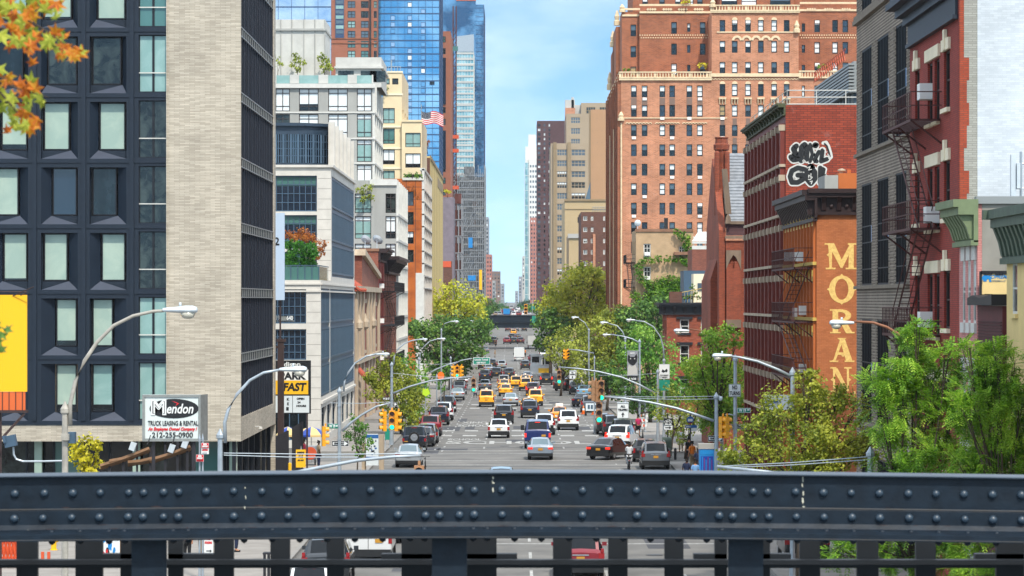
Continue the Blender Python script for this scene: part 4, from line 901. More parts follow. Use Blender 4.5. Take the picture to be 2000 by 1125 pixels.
# ---------------------------------------------------------------- long oxblood building with graffiti wall
D=178;b=Bld('warehouse','long oxblood brick building with black and white graffiti on its bare end wall','building',(XR,D,0))
zt=Z(205,D);mb=MB();n=10;pit=(206-D-.5)/n;zs=[Z(319+98*k,D)for k in range(-0,6)]
hs=[(D+.75+i*pit,z,pit*.52,1.85)for i in range(n)for z in zs]
shell(mb,XR,XR+16,D,206,-.5,zt,0,'W',1);wall(mb,fw,D,206,-.5,zt,hs,.5,2);b.part(mb,'wall',['graffiti_brick','roofing','oxblood_paint']);b.holes(fw,hs,.45,(1,2,.1,.06,'oxblood_dark',.08),V('glass_dark'))
pl=MB();tr=MB()
for i in range(n+1):pl.fbox(fw,D+.12+i*pit,D+.6+i*pit,-.4,zs[0]+2.3,.0,.3)
b.part(pl,'pilasters','oxblood_paint')
for z in zs:
    tr.fbox(fw,D+.02,205.9,z-.2,z-.04,0,.36)
    for i in range(n+1):tr.fbox(fw,D+.08+i*pit,D+.64+i*pit,z+1.9,z+2.25,0,.38);tr.fbox(fw,D+.7+i*pit,D+.75+(i+.5)*pit,z+1.86,z+2.1,0,.2)if i<n else None
b.part(tr,'stone_trim','old_stone')
mb=MB();cornice(mb,fw,D-.1,206.2,zt-.55,zt+.1,.55,0,14);b.part(mb,'cornice','moss_cornice')
mb=MB()
for z in(.05,.45,.85):
    mb.tube([(XR+.1,D+.1,zt+z),(XR+14,D+.1,zt+z)],.03,4);mb.tube([(XR+.1,D+.1,zt+z),(XR+.1,205,zt+z)],.03,4)
for i in range(9):mb.tube([(XR+.1+i*1.7,D+.1,zt),(XR+.1+i*1.7,D+.1,zt+.88)],.03,4);mb.tube([(XR+.1,D+.1+i*3,zt),(XR+.1,D+.1+i*3,zt+.88)],.03,4)
b.part(mb,'roof_railing','white_frame')
# louvred rooftop room
mb=MB();x0=20.2;ze_=25.3;mb.box(x0,XR+16,183,203,zt+.0,ze_-.9);b.part(mb,'roof_room','glass_grey');mb=MB();fr=Fr('W',x0)
for k in range(9):mb.fbox(fr,182.5,203.5,zt+1.05+k*.2,zt+1.17+k*.2,0,.35)
mb.box(x0-.05,XR+16,182.6,203.4,zt+1.05,zt+2.9)
b.part(mb,'louvred_roof','silver_trim');mb=MB()
for i in range(12):mb.fbox(fr,183.2+i*1.7,183.35+i*1.7,zt,zt+1.05,0,.1)
b.part(mb,'room_mullions','sign_metal')
mb=MB()
for i in range(16):mb.tube([(19.8,184+i*1.2,25.4),(19.8,185.2+i*1.2,26.1)],.025,4);mb.tube([(19.8,184+i*1.2,26.1),(19.8,185.2+i*1.2,25.4)],.025,4)
mb.tube([(19.8,184,26.1),(19.8,203,26.1)],.03,4);b.part(mb,'red_roof_rail','hoist_orange')
# graffiti: fat white strokes with a narrower black stroke over them (bubble lettering)
s=Fr('S',D)
def G(cx,cy):return(X(1440+cx/3.515,D),Z(160+cy/3.515,D))
def stroke(mb,pts,wd,w1,m=0,close=False):
    r=wd/3.515*D/F
    q=[G(*p)for p in pts];seg=[]
    for i in range(len(q)-1):
        (x0,z0_),(x1,z1_)=q[i],q[i+1];l=math.hypot(x1-x0,z1_-z0_)or 1;nx,nz_=-(z1_-z0_)/l*r,(x1-x0)/l*r
        mb.face([s(x0+nx,z0_+nz_,w1),s(x1+nx,z1_+nz_,w1),s(x1-nx,z1_-nz_,w1),s(x0-nx,z0_-nz_,w1)],m)
    for x,z in q:mb.face([s(x+r*math.cos(a*math.pi/6),z+r*math.sin(a*math.pi/6),w1+.0008)for a in range(12)],m)
ST_=[([(405,440),(385,460),(400,490),(420,505),(415,530),(385,535),(368,515)],20),([(438,540),(440,450),(462,430),(480,450),(475,530)],20),([(500,430),(515,500),(500,545)],14),([(535,430),(538,440)],18),([(560,480),(530,535),(545,545)],16),([(585,470),(575,545),(615,530)],17),
       ([(460,600),(415,590),(375,610),(362,650),(375,690),(415,690),(450,670),(450,640),(415,640)],19),([(505,590),(480,620),(480,665),(505,695),(530,665),(530,620),(505,590)],22),([(570,590),(568,690)],18),([(575,590),(597,600),(590,630),(575,635),(600,650),(612,672),(578,692)],12)]
mb=MB();k=0
for pts,wd in ST_:k+=1;stroke(mb,pts,wd+8,.004+k*.0004)
stroke(mb,[(590,420),(610,415),(625,440),(640,490),(645,515),(630,530)],12,.0035)
b.part(mb,'graffiti_outline','white_frame');mb=MB();k=0
for pts,wd in ST_:k+=1;stroke(mb,pts,wd-2,.012+k*.0004)
stroke(mb,[(600,425),(615,440),(628,480),(636,510)],6,.0115)
b.part(mb,'graffiti_fill','trim_black');mb=MB()
for pts in([(482,590),(500,580),(490,605),(510,600)],[(490,655),(490,640),(515,655),(500,672),(488,668)],[(500,685),(515,680),(508,700)],[(450,540),(455,558),(468,545),(455,535)],[(590,455),(605,470),(600,490),(615,480)],[(620,495),(632,510),(628,525)]):stroke(mb,pts,3,.019)
b.part(mb,'graffiti_tags','white_frame');b.finish()
# ---------------------------------------------------------------- brick church
D=229;b=Bld('church','red brick church with a slate roof, stone coping and an octagonal brick chimney','church',(XR,D,0))
x_=lambda p:X(p,D);z_=lambda p:Z(p,D);mb=MB();s=Fr('S',D)
shell(mb,x_(1416),x_(1416)+14,D,243,-.5,z_(470),0,'',0)  # nave wall towards the camera
mb.prism([(D,-.5),(D+15,-.5),(D+15,z_(440)),(D+8,z_(300)+0),(D,z_(450))],Fr('W',x_(1404)+.01),-.5,-.004)
mb.box(x_(1404),x_(1416)+.01,D+.1,243,-.5,z_(470));mb.box(x_(1391),x_(1404),D+2,242,-.5,z_(545));mb.prism([(x_(1391),z_(545)),(x_(1404),z_(545)),(x_(1404),z_(505))],Fr('S',D+2),-10,0)
b.part(mb,'wall','church_brick')
mb=MB();mb.face([(x_(1424),D-.1,z_(436)),(x_(1424)+14,D-.1,z_(436)),(x_(1424)+14,D+7.5,z_(290)),(x_(1424),D+7.5,z_(290))]);mb.face([(x_(1424),D+15,z_(436)),(x_(1424)+14,D+15,z_(436)),(x_(1424)+14,D+7.5,z_(290)),(x_(1424),D+7.5,z_(290))])
for k in range(22):
    t=k/22;y=D-.1+7.6*t;z=z_(436)+(z_(290)-z_(436))*t;mb.box(x_(1424),x_(1424)+14,y-.03,y+.2,z,z+.06)
b.part(mb,'slate_roof','roof_slate')
mb=MB();Y=D-.3
mb.prism([(x_(1410),z_(330)),(x_(1420),z_(330)),(x_(1428),z_(418)),(x_(1417),z_(418))],s,-.4,.35);mb.box(x_(1416),x_(1416)+14,D-.25,D+.2,z_(438),z_(432));mb.box(x_(1416),x_(1416)+14,D-.25,D+.2,z_(466),z_(461))
mb.prism([(x_(1416),z_(437)),(x_(1427),z_(437)),(x_(1426),z_(425)),(x_(1421),z_(417)),(x_(1417),z_(425))],s,.2,.5)
mb.prism([(x_(1418),z_(489)),(x_(1447),z_(489)),(x_(1447),z_(528)),(x_(1443),z_(516)),(x_(1437),z_(503)),(x_(1432),z_(498)),(x_(1426),z_(507)),(x_(1418),z_(525))],s,.02,.3);mb.box(x_(1418),x_(1447),D-.35,D,z_(640),z_(624))
b.part(mb,'stone_dressings','church_stone');mb=MB();mb.box(x_(1418.5),x_(1446.5),D-.25,D,z_(624),z_(524));mb.box(x_(1434),x_(1446.5),D-.25,D,z_(524),z_(510));mb.box(x_(1419),x_(1428),D-.24,D,z_(524),z_(516));b.part(mb,'buttress','church_brick')
mb=MB();mb.box(x_(1418),x_(1418)+13.9,D-.04,D,z_(460),z_(438));b.part(mb,'dark_parapet','dark_brown_brick')  # parapet band in darker brick
mb=MB();cx,cz=x_(1418),z_(334);rr_=.48
mb.lathe((cx,D+5,cz),[(rr_,-2),(rr_,z_(288)-cz),(rr_+.12,z_(286)-cz),(rr_+.14,z_(276)-cz),(rr_+.02,z_(274)-cz),(rr_-.02,z_(265)-cz),(rr_+.04,z_(263)-cz),(rr_+.04,z_(261)-cz)],8)
mb.lathe((cx-.38,D+4.4,cz),[(.2,-3.2),(.2,z_(292)-cz),(.05,z_(289)-cz)],8);mb.lathe((cx+.38,D+4.4,cz),[(.2,-1),(.2,z_(292)-cz),(.05,z_(289)-cz)],8)
b.part(mb,'octagonal_chimney','church_brick');b.finish()
# ---------------------------------------------------------------- small red house with black cornice
D=317;b=Bld('row_house','small bright red brick house with black cornice and window hoods, roof garden above','building',(XR,D,gz(D)))
hs=[(X(a,D),Z(q,D),X(c,D)-X(a,D),Z(p,D)-Z(q,D))for a,c in((1328,1346),(1369,1387))for p,q in((624,650),(674,708),(740,776),(806,846))]
mb=MB();zt=Z(600,D);s=Fr('S',D);shell(mb,XR,XR+12,D,D+9,-2,zt,0,'SW',1);wall(mb,s,XR,XR+12,-2,zt,hs,.25);hw=[(D+1.2+i*2.6,z,1.2,2.1)for i in range(3)for z in(7.6,4.4,1)];wall(mb,fw,D,D+9,-2,zt,hw,.25)
b.part(mb,'wall',['church_brick','roofing']);b.holes(s,hs,.2,(1,2,.1,.07,'white_frame',.08),V('glass_dim'));b.holes(fw,hw,.2,(1,2,.1,.07,'white_frame',.08),V('glass_dim'))
mb=MB();cornice(mb,s,XR-.8,XR+12,Z(613,D),Z(591,D),.8,0,12);cornice(mb,fw,D,D+9,Z(613,D),Z(591,D),.8,0,8);mb.box(XR-.4,XR-.1,D-.2,D+.1,Z(602,D),Z(586,D));b.part(mb,'cornice','black_cornice')
mb=MB()
for h in hs:mb.fbox(s,h[0]-.35,h[0]+h[2]+.35,h[1]+h[3]+.02,h[1]+h[3]+.3,0,.22);mb.fbox(s,h[0]-.2,h[0]+h[2]+.2,h[1]-.22,h[1],0,.15)
b.part(mb,'window_hoods','black_cornice')
mb=MB();mb.box(X(1354,322),X(1354,322)+6,321.5,325.5,zt,Z(535,322));b.part(mb,'stair_house','cream_trim');mb=MB();mb.box(X(1362,322),X(1372,322),321.4,321.5,Z(568,322),Z(553,322));b.part(mb,'stair_house_window','glass_grey')
mb=MB()
for i in range(13):x=XR+.6+i*.32;mb.box(x,x+.03,D+1,D+1.03,zt,zt+1.3+i*.05)
mb.tube([(XR+.5,D+1,zt+1.3),(XR+4.5,D+1,zt+2.1)],.04);mb.tube([(XR+5,D+2,zt),(XR+5,D+2,Z(510,D))],.04);b.part(mb,'roof_railing','gold_trim')
mb=MB();mb.box(XR+.3,XR+1.6,D+.4,D+1.4,zt,zt+1.6);mb.box(XR+3,XR+8,D+.3,D+.6,zt,zt+.5);b.part(mb,'roof_chimney','brown_brick');b.finish()
# houses behind it
D=397;rows=[]
b=block('row_house','tan brick house overgrown with ivy, black fire escapes on its avenue side','building',1242,1354,449,D,D+14,'stone_tan',S=[(1257,476,1271,502),(1326,481,1337,500),(1257,521,1271,549),(1257,569,1271,600)],E=(3,.4,[(470,496),(520,548),(570,600)]),st=(2,3,.12,.07,'white_frame',.1),pick=V('glass_dim'),side='W')
escape(b,b.f2,D+2,D+12,[Z(560,D),Z(512,D)],'escape_black',1.2)
mb=MB();mb.fbox(b.f,b.x0-.1,b.x1,b.zt-.25,b.zt+.12,0,.15);mb.fbox(b.f,X(1316,D),X(1352,D),Z(498,D),Z(492,D),0,1.2)
b.part(mb,'coping','brownstone');mb=MB()
for i,(px,py)in enumerate(((1264,500),(1264,547))):mb.fbox(b.f,X(px,D)-.35,X(px,D)+.35,Z(py,D)+.05,Z(py,D)+.5,-.05,.35)
b.part(mb,'air_conditioners','paper_white')
mb=MB();mb.lathe((X(1246,D),D+.6,b.zt+.9),[(.02,0),(.22,.04),(.4,.14),(.42,.12),(.22,.0),(.02,-.04)],14,axis='y');mb.tube([(X(1246,D),D+.8,b.zt),(X(1246,D),D+.8,b.zt+.9)],.05);b.part(mb,'satellite_dish','lamp_grey')
mb=MB();mb.box(X(1299,D),X(1306,D),D+2,D+3,b.zt,Z(425,D));b.part(mb,'chimney','trim_black');b.finish()
D=372;b=block('row_house','low brown brick house with a white roof tent between the ivy house and the church','building',1352,1402,487,D,D+10,'red_brick',side='W',S=())
mb=MB();x0,x1,zt=b.x0,b.x1,b.zt
for i in range(5):mb.box(x0+.2+i*.7,x0+.3+i*.7,D+1,D+1.1,zt,zt+1.6)
mb.face([(x0,D+.6,zt+1.0),(x1+.2,D+.6,zt+1.0),(x1-.9,D+3,zt+2.2),(x0+.9,D+3,zt+2.2)]);mb.box(x0,x1,D+.5,D+.6,zt+.0,zt+.45);mb.box(x0,x1,D+.4,D+.5,zt+.7,zt+.95);b.part(mb,'roof_tent','white_frame')
mb=MB();mb.box(x0-1.5,x1+.5,D-9,D-1,-1,Z(530,D));b.part(mb,'rear_extension','slate_blue');b.finish()
# ---------------------------------------------------------------- the great brick apartment block (front at 453 m)
D=453;b=Bld('apartment_tower','huge orange-brown brick apartment complex with cream terracotta balustrades and arched windows','building',(XR,D,gz(D)))
x_=lambda p,d=D:X(p,d);z_=lambda p,d=D:Z(p,d);s=Fr('S',D);rr=random.Random(21)
W1=(1,2,.09,.07,'trim_black',.1);WD=11.0*D/F
pk=picker(31,[(V('glass_dark','glass_white',.5,0),3),(V('glass_dark','glass_grey',.5,0),5),(V('glass_dark','glass_white',.93,0),3),(V('glass_blue'),4),(V('glass_dark','glass_white',.4,2),1),(V('glass_dark'),3),(V('glass_dark','glass_tan',.9,0),1)])
c1=[1238,1259,1293.6,1312.8,1346.4,1367];c2=[1411,1435,1461,1486,1512,1536.5];c3=[(1569,6,12),(1596,11,23),(1631,11,23),(1651,11,23)]
r1=[(167,190),(205,228),(244,266)]+[(282+38*k,305+38*k)for k in range(9)]
def H(cs,rows,d=D):return[(X(c,d)-WD/2*d/D,Z(q,d),WD*d/D,Z(p,d)-Z(q,d))for c in cs for p,q in rows]
hA=H(c1,r1)+H(c2,[(164,188)]+r1[1:])+H([1596,1631,1651,1690,1710],[(p,q)for p,q in r1])+[(X(1566,D),Z(q,D),.45,Z(p,D)-Z(q,D))for p,q in r1]
mb=MB();zA=z_(146);wall(mb,s,XR,x_(1390),-2,zA,[h for h in hA if h[0]<x_(1390)],.3);wall(mb,s,x_(1390),x_(1560),-2,z_(22),[h for h in hA if x_(1390)<h[0]<x_(1560)]+[h for h in H([1411,1435,1461,1486,1512,1536.5],[(39,62),(80,103),(121,143)])],.3)
wall(mb,s,x_(1560),x_(1800),-2,zA,[h for h in hA if h[0]>x_(1560)],.3);b.holes(s,hA,.25,W1,pk);h5=H(c2,[(39,62),(80,103),(121,143)]);b.holes(s,h5,.25,W1,pk)
xr=x_(1800)
mb.face([(XR,D,zA),(xr,D,zA),(xr,512,zA),(XR,512,zA)]);mb.face([(x_(1390),D,zA),(x_(1390),D+9,zA),(x_(1390),D+9,z_(22)),(x_(1390),D,z_(22))]);mb.face([(x_(1560),D,zA),(x_(1560),D+9,zA),(x_(1560),D+9,z_(22)),(x_(1560),D,z_(22))])
mb.face([(x_(1390),D,z_(22)),(x_(1560),D,z_(22)),(x_(1560),D+9,z_(22)),(x_(1390),D+9,z_(22))])
# street side, ribbed
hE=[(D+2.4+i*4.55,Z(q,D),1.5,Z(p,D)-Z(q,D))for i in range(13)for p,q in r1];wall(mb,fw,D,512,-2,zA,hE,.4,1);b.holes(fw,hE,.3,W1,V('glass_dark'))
rb=MB()
for i in range(8):rb.fbox(fw,D+.1+i*8.3,D+1.1+i*8.3,-2,zA,0,.5)
mb.face([(XR,512,-2),(xr,512,-2),(xr,512,zA),(XR,512,zA)])
# set-back volumes
def vol(x0,x1,d0,d1,z0,z1,hs,side=True):
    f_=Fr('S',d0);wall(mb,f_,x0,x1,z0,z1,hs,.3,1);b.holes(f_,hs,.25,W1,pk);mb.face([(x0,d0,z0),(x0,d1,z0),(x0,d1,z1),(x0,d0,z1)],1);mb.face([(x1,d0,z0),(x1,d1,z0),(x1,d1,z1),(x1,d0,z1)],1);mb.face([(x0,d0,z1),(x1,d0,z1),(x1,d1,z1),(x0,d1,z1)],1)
d=461;u=[(43,66),(85,107),(124,147)]
vol(X(1215,d),X(1249,d),d+1,d+9,zA,Z(22,d),H([1237],[(48,71),(90,112),(130,150)],d+1))
vol(X(1249,d),x_(1390)+2,d,d+22,zA,Z(20,d),H([1316.5,1372.5],u,d)+[(X(1342,d),Z(q,d)+.3,.5,Z(p,d)-Z(q,d)-.5)for p,q in u])
vol(x_(1560)-2,x_(1790),d,d+22,zA,Z(14,d),H([1596,1631,1651],[(39,63),(82,105),(122,145)],d)+[(X(1566,d),Z(q,d)+.3,.5,Z(p,d)-Z(q,d)-.5)for p,q in u])
vol(X(1236,470),X(1680,470),470,492,Z(40,470),Z(-60,470),H([1260,1293,1324,1349,1367],[(-5,12),(-45,-20)],470))
vol(X(1406,d+2),X(1550,d+2),d+2,470,z_(22),Z(-60,d),[(X(a,463),Z(12,463),X(c,463)-X(a,463),Z(-8,463)-Z(12,463))for a,c in((1403+6,1440),(1448,1478),(1504,1544))])
for(px,d0,d1,yt)in((1203,476,492,52),(1196,488,502,96),(1190,498,511.9,176)):
    x0=max(X(px,d0),XR+.02);vol(x0,x0+8,d0,d1,zA,max(Z(yt,d0),zA+1),[])
b.part(mb,'wall',['terrace_brick','terrace_brick_deep'])
# terracotta: balustrades, courses, arches
mb=MB()
def balus(u0,u1,d,z0,h,solid=False,fr=None):
    f_=fr or Fr('S',d);mb.fbox(f_,u0,u1,z0,z0+h*.2,0,.35);mb.fbox(f_,u0,u1,z0+h*.82,z0+h,-.05,.3)
    n=max(2,int((u1-u0)/.42))
    for i in range(n):
        a=u0+(u1-u0)*i/n;w_=.34 if i%6==0 else .15
        mb.fbox(f_,a,a+w_,z0+h*.2,z0+h*.82,.0,.2)
def course(u0,u1,d,z0,h,out=.15,fr=None):mb.fbox(fr or Fr('S',d),u0,u1,z0,z0+h,0,out)
balus(XR-.3,x_(1390),D,z_(153),z_(140)-z_(153));balus(x_(1560),x_(1790),D,z_(153),z_(138)-z_(153));course(XR-.3,x_(1390),D,z_(157),.3,.3);course(x_(1387),x_(1562),D,z_(150),.5,.28)
balus(x_(1387),x_(1562),D,z_(22),z_(9.5)-z_(22));course(x_(1387),x_(1562),D,z_(25),.25,.3)
balus(D,512,0,z_(153),z_(140)-z_(153),fr=fw)
for x0,x1,y in((X(1249,461),X(1389,461),26),(X(1562,461),x_(1780),22)):course(x0,x1,461,Z(y,461),.3,.2);course(x0,x1,461,Z(y-14,461),.3,.25)
for i,px in enumerate((1272,1303,1333,1364,1584,1618,1652)):
    xx=X(px,461)
    for k in range(4):mb.T=Matrix.Translation((xx-.5+k*.35,460.85,Z(18.5,461)))@Matrix.Rotation(R(45),4,'Y');mb.box(-.16,.16,-.1,.1,-.16,.16);mb.T=None
course(X(1215,462),X(1249,462),462,Z(32,462),.3,.2);course(X(1213,462),X(1250,462),462,Z(20,462),.3,.25)
course(XR,x_(1390),D,z_(231.5),.14,.12);course(x_(1390),x_(1420),D,z_(231.5),.14,.1)
def arcs(u0,u1,n,d,z,r):
    f_=Fr('S',d)
    for i in range(n):
        c=u0+(u1-u0)*(i+.5)/n;k=7;o=[(c+r*math.cos(math.pi*j/k),z+r*math.sin(math.pi*j/k))for j in range(k+1)];q=[(c+r*.55*math.cos(math.pi*j/k),z+r*.55*math.sin(math.pi*j/k))for j in range(k+1)]
        for j in range(k):mb.prism([o[j],o[j+1],q[j+1],q[j]],f_,.0,.12)
for a,c in((1222,1273),(1280,1327),(1333,1381)):arcs(x_(a),x_(c),8,D,z_(242),.26)
arcs(x_(1388),x_(1561),28,D,z_(156),.22);arcs(x_(1430),x_(1524),5,D,z_(79),.75)
f_=s
for c in c2:mb.fbox(s,X(c,D)-.55,X(c,D)+.55,z_(194),z_(190.5),0,.4);[mb.prism([(0,z_(204)),(.1,z_(204)),(.38,z_(194)),(0,z_(194))],lambda a,cc,w_,c=c,t=t:s(X(c,D)+t+w_,cc,a),-.07,.07)for t in(-.42,0,.42)]
for c in c2:mb.prism([(X(c,D)+.42*math.cos(math.pi*j/8),z_(164)+.42*math.sin(math.pi*j/8))for j in range(9)],s,0,.08)
for c in c2[1:5]:mb.prism([(X(c,D)+.42*math.cos(math.pi*j/8),z_(39)+.42*math.sin(math.pi*j/8))for j in range(9)],s,0,.08)
for y in(71,):course(x_(1400),x_(1550),D,z_(64),.18,.12);
for x0,x1 in((X(1249,461),X(1388,461)),(X(1562,461),x_(1700))):
    n=int((x1-x0)/.36)
    for i in range(n):mb.fbox(Fr('S',461),x0+i*.36,x0+i*.36+.16,Z(70,461),Z(67.5,461),0,.1);mb.fbox(Fr('S',461),x0+i*.36+.18,x0+i*.36+.34,Z(75,461),Z(72.5,461),0,.1)
for(px,d,y0,y1)in((1197,489,92,60),(1205,478,50,20),(1215,462,24,8),(1191,499,176,140),(1213,453,236,218),(1556,453,64,40),(1392,453,14,-2)):
    x=X(px,d);h=(y0-y1)*d/F;mb.lathe((x,d-.1,Z(y0,d)),[(.5,0),(.5,h*.3),(.32,h*.35),(.42,h*.6),(.3,h*.7),(.22,h*.85),(.05,h)],8)
mb.fbox(s,XR-.06,XR+.14,-1,z_(240),0,.12)
for i,u0 in enumerate((470,488)):mb.fbox(fw,u0,u0+.5,-1,z_(240),.5,.62)
b.part(mb,'terracotta_trim','terracotta');b.part(rb,'brick_ribs','terrace_brick_deep')
mb=MB()
for c in c1:
    for y in(190,228):
        if y==190:mb.fbox(s,X(c,D)-WD/2,X(c,D)+WD/2,z_(204.5),z_(191),-.1,.01)
for c in c2:
    for p,q in r1[2:8]:mb.fbox(s,X(c,D)-WD/2+.1,X(c,D)+WD/2-.1,z_(p),z_(p-13),-.08,.012)
b.part(mb,'spandrel_panels','brown_far')
mb=MB();r5=random.Random(40)
for c in c1+c2:
    for p,q in r1:
        if r5.random()<.22:mb.fbox(s,X(c,D)-.3,X(c,D)+.3,z_(q)-.45,z_(q)-.05,.0,.14)
b.part(mb,'air_conditioners','paper_white');b.finish(100)

# ================================================================ far towers
def curtain(name,label,xl,xr,ytop,d0,d1,glassm,mull,pu,pv,side='E',pu2=None,cat='tower',gu=.12):
    x0=X(xl,d0);x1=X(xr,d0);zt=Z(ytop,d0);zb=gz(d0)-2
    b=Bld(name,label,cat,(x1 if side=='E' else x0,d0,gz(d0)));mb=MB();shell(mb,x0,x1,d0,d1,zb,zt,0);b.part(mb,'curtain_wall',glassm)
    mb=MB();s=Fr('S',d0);n=int((x1-x0)/pu);sd_=Fr(side,x1 if side=='E' else x0)
    for i in range(n+1):u=x0+i*(x1-x0)/n;mb.fbox(s,u-gu/2,u+gu/2,zb,zt,0,.08)
    k=0
    while zb+k*pv<zt:z=zb+k*pv;mb.fbox(s,x0,x1,z,z+.16 if k%2 else z+.3,0,.1);mb.fbox(sd_,d0,d1,z,z+.2,0,.1);k+=1
    for i in range(int((d1-d0)/(pu2 or pu))+1):u=d0+i*(pu2 or pu);mb.fbox(sd_,u,u+.12,zb,zt,0,.08)
    b.part(mb,'mullion_grid',mull);b.s=s;b.sd=sd_;b.x0,b.x1,b.zt,b.zb=x0,x1,zt,zb;return b
b=curtain('glass_tower','pale cloud-reflecting glass tower at the far left behind the concrete-grid block',440,647,-80,850,880,'curtain_sky','mullion_blue',3.4,3.9);b.finish()
b=curtain('glass_tower','wide bright blue curtain-wall glass tower behind the flag',737,858,-90,800,838,'curtain_blue','mullion_blue',1.65,1.75,gu=.1)
pk_=random.Random(6)
for c in(767,800,826):
    for k in range(18):
        y=5+k*12.3*1.05;
        if pk_.random()<.75:b.win(b.s,X(c-4,800),Z(y+9,800),1.15,1.25,-.1,(1,1,.1,.1,'mullion_blue',.06),V(pk_.choice(['glass_white','curtain_sky','curtain_sky','curtain_blue'])),'opening_window')
b.win(b.s,X(839,800),Z(166,800),1.3,1.0,-.1,(1,1,.1,.1,'mullion_blue',.06),V('glass_dark'),'opening_window');b.finish()
D=790
def rows_(y0,n,p,h):return[(y0+k*p,y0+k*p+h)for k in range(n)]
S_=[(a,p,c,q)for p,q in rows_(-56,9,19.4,13.4)for a,c in((679,694),(705,720),(730,736))]
b=block('brick_tower','brown brick apartment tower with paired windows and a dark glass strip, behind the grey block','tower',647,737,-90,D,D+6,'rust_tower',S=S_,st=(2,2,.12,.12,'trim_black',.1),pick=picker(9,[(V('glass_aqua'),2),(V('glass_green'),3),(V('glass_grey'),3),(V('glass_dim'),2)]),depth=.15)
mb=MB();mb.fbox(b.f,X(655,D),X(672,D),Z(74,D),Z(-88,D),0,.25,0);mb.fbox(b.f,X(722,D),X(725,D),Z(130,D),Z(-88,D),0,.6,2)
for k in range(17):mb.fbox(b.f,X(656,D),X(671,D),Z(66-k*9.7,D),Z(59.5-k*9.7,D),.25,.35,1 if k%2 else 3)
for y in(74,83):mb.fbox(b.f,X(647,D),X(737,D),Z(y+2,D),Z(y,D),0,.2,4)
b.part(mb,'glass_strip',['mullion_blue','glass_aqua','trim_black','glass_grey','terrace_brick_deep']);b.finish()
D=850;S_=[(861,71+k*23,870.5,83+k*23)for k in range(0,20)]
b=block('brick_tower','slim red-brown brick tower wedged between the blue glass tower and the hoist mast','tower',858.6,880,61,D,D+30,'rust_tower',S=S_,E=(4,.35,rows_(66,20,12,7)),st=(2,2,.2,.14,'trim_black',.1),pick=picker(10,[(V('glass_green'),2),(V('glass_grey'),3),(V('glass_dark'),3)]),depth=.15)
mb=MB()
for y0,y1 in((113,204),(255,330)):mb.fbox(b.f,X(860.6,D),X(870.8,D),Z(y1,D),Z(y0,D),.1,.3)
b.part(mb,'dark_glass_strip','glass_blue');b.finish()
# hoist mast
D=905;g=thing('hoist_mast','rusty steel construction hoist mast with orange platforms beside the slim brick tower','mast',(X(888,D),D,0));mb=MB();x=X(888,D)
for dx in(-.45,.45):
    for dy in(-.45,.45):mb.tube([(x+dx,D+dy,0),(x+dx,D+dy,Z(12,D))],.16,4)
for k in range(60):z=2+k*1.5;mb.tube([(x-.45,D-.45,z),(x+.45,D-.45,z+1.5)],.09,4);mb.box(x-.6,x+.6,D-.6,D+.6,z,z+.16)if k%4==0 else None
mb.build('mast','rust_steel',g);mb=MB()
for y in(271,298,370):mb.box(x-1.2,x+1.2,D-1,D+1,Z(y,D),Z(y-7,D))
mb.box(x-.9,x+1,D-1.3,D-.5,Z(100,D),Z(91,D),1);mb.build('platform',['hoist_orange','glass_green'],g)
# far pair of glass towers
b=curtain('glass_tower','dark blue reflective glass skyscraper, tallest at the left edge of the sky',858,945,9,1480,1540,'curtain_deep','mullion_blue',4.0,2.1,gu=.25)
mb=MB();shell(mb,X(858,1478),X(929,1478),1478,1500,0,Z(-30,1478));b.part(mb,'upper_block','curtain_deep')
mb=MB();mb.box(X(891,1479),X(930,1479),1477,1477.8,Z(2,1479),Z(-4,1479));b.part(mb,'roof_rail','hoist_orange');b.finish()
D=1400;b=curtain('glass_tower','slim grey-white glass tower with a slanted blank crown in front of the dark skyscraper',891,925,101,D,D+30,'curtain_teal','white_frame',1.3,3.0,gu=.15)
mb=MB();mb.prism([(X(891,D),Z(101,D)),(X(925,D),Z(101,D)),(X(925,D),Z(67,D)),(X(893,D),Z(71,D))],b.s,-20,.3);b.part(mb,'crown','galvanised')
mb=MB()
for k in range(22):mb.fbox(b.s,X(891,D),X(925,D),Z(106+k*11.2,D),Z(102.5+k*11.2,D),0,.35)
b.part(mb,'white_spandrels','pale_far');b.finish()
# scaffolded building under construction
D=1180;rr=random.Random(11);x0,x1=X(886,D),X(946,D)
b=Bld('construction_building','unfinished tower wrapped in grey scaffolding with a yellow banner','building',(x1,D,0));mb=MB();zt=Z(322,D)
shell(mb,x0,x1,D+1.2,D+40,0,Z(345,D),0);shell(mb,x0+4,X(925,D),D+1.1,D+30,0,Z(325,D),0)
for k in range(30):
    z=8+k*3.5
    if z>zt-4:break
    mb.fbox(Fr('S',D+1.2),x0,x1,z,z+.5,0,.3,1)
b.part(mb,'floors',['debris_net','pale_far']);mb=MB();s=Fr('S',D)
n=15
for i in range(n+1):u=x0+(x1-x0)*i/n;mb.fbox(s,u-.13,u+.13,0,zt-(i%3)*1.5,0,.25)
z=4;k=0
while z<zt-2:
    mb.fbox(s,x0,x1,z,z+.28,0,.3);mb.fbox(Fr('E',x1),D,D+36,z,z+.3,0,.3)
    for i in range(n):
        if rr.random()<.33:u=x0+(x1-x0)*i/n;mb.tube([(u,D-.2,z),(u+(x1-x0)/n,D-.2,z+2.4)],.11,4)
    z+=2.4;k+=1
for i in range(12):mb.fbox(Fr('E',x1),D+i*3.2,D+i*3.2+.3,0,zt,0,.3)
b.part(mb,'scaffold','scaffold');mb=MB()
for k in range(46):
    u=x0+rr.random()*(x1-x0-2);z=6+rr.random()*(zt-10);mb.fbox(Fr('S',D+.9),u,u+rr.uniform(1,2.4),z,z+rr.uniform(1,2.8),0,.2,rr.choice([0,0,1,2,2,3]))
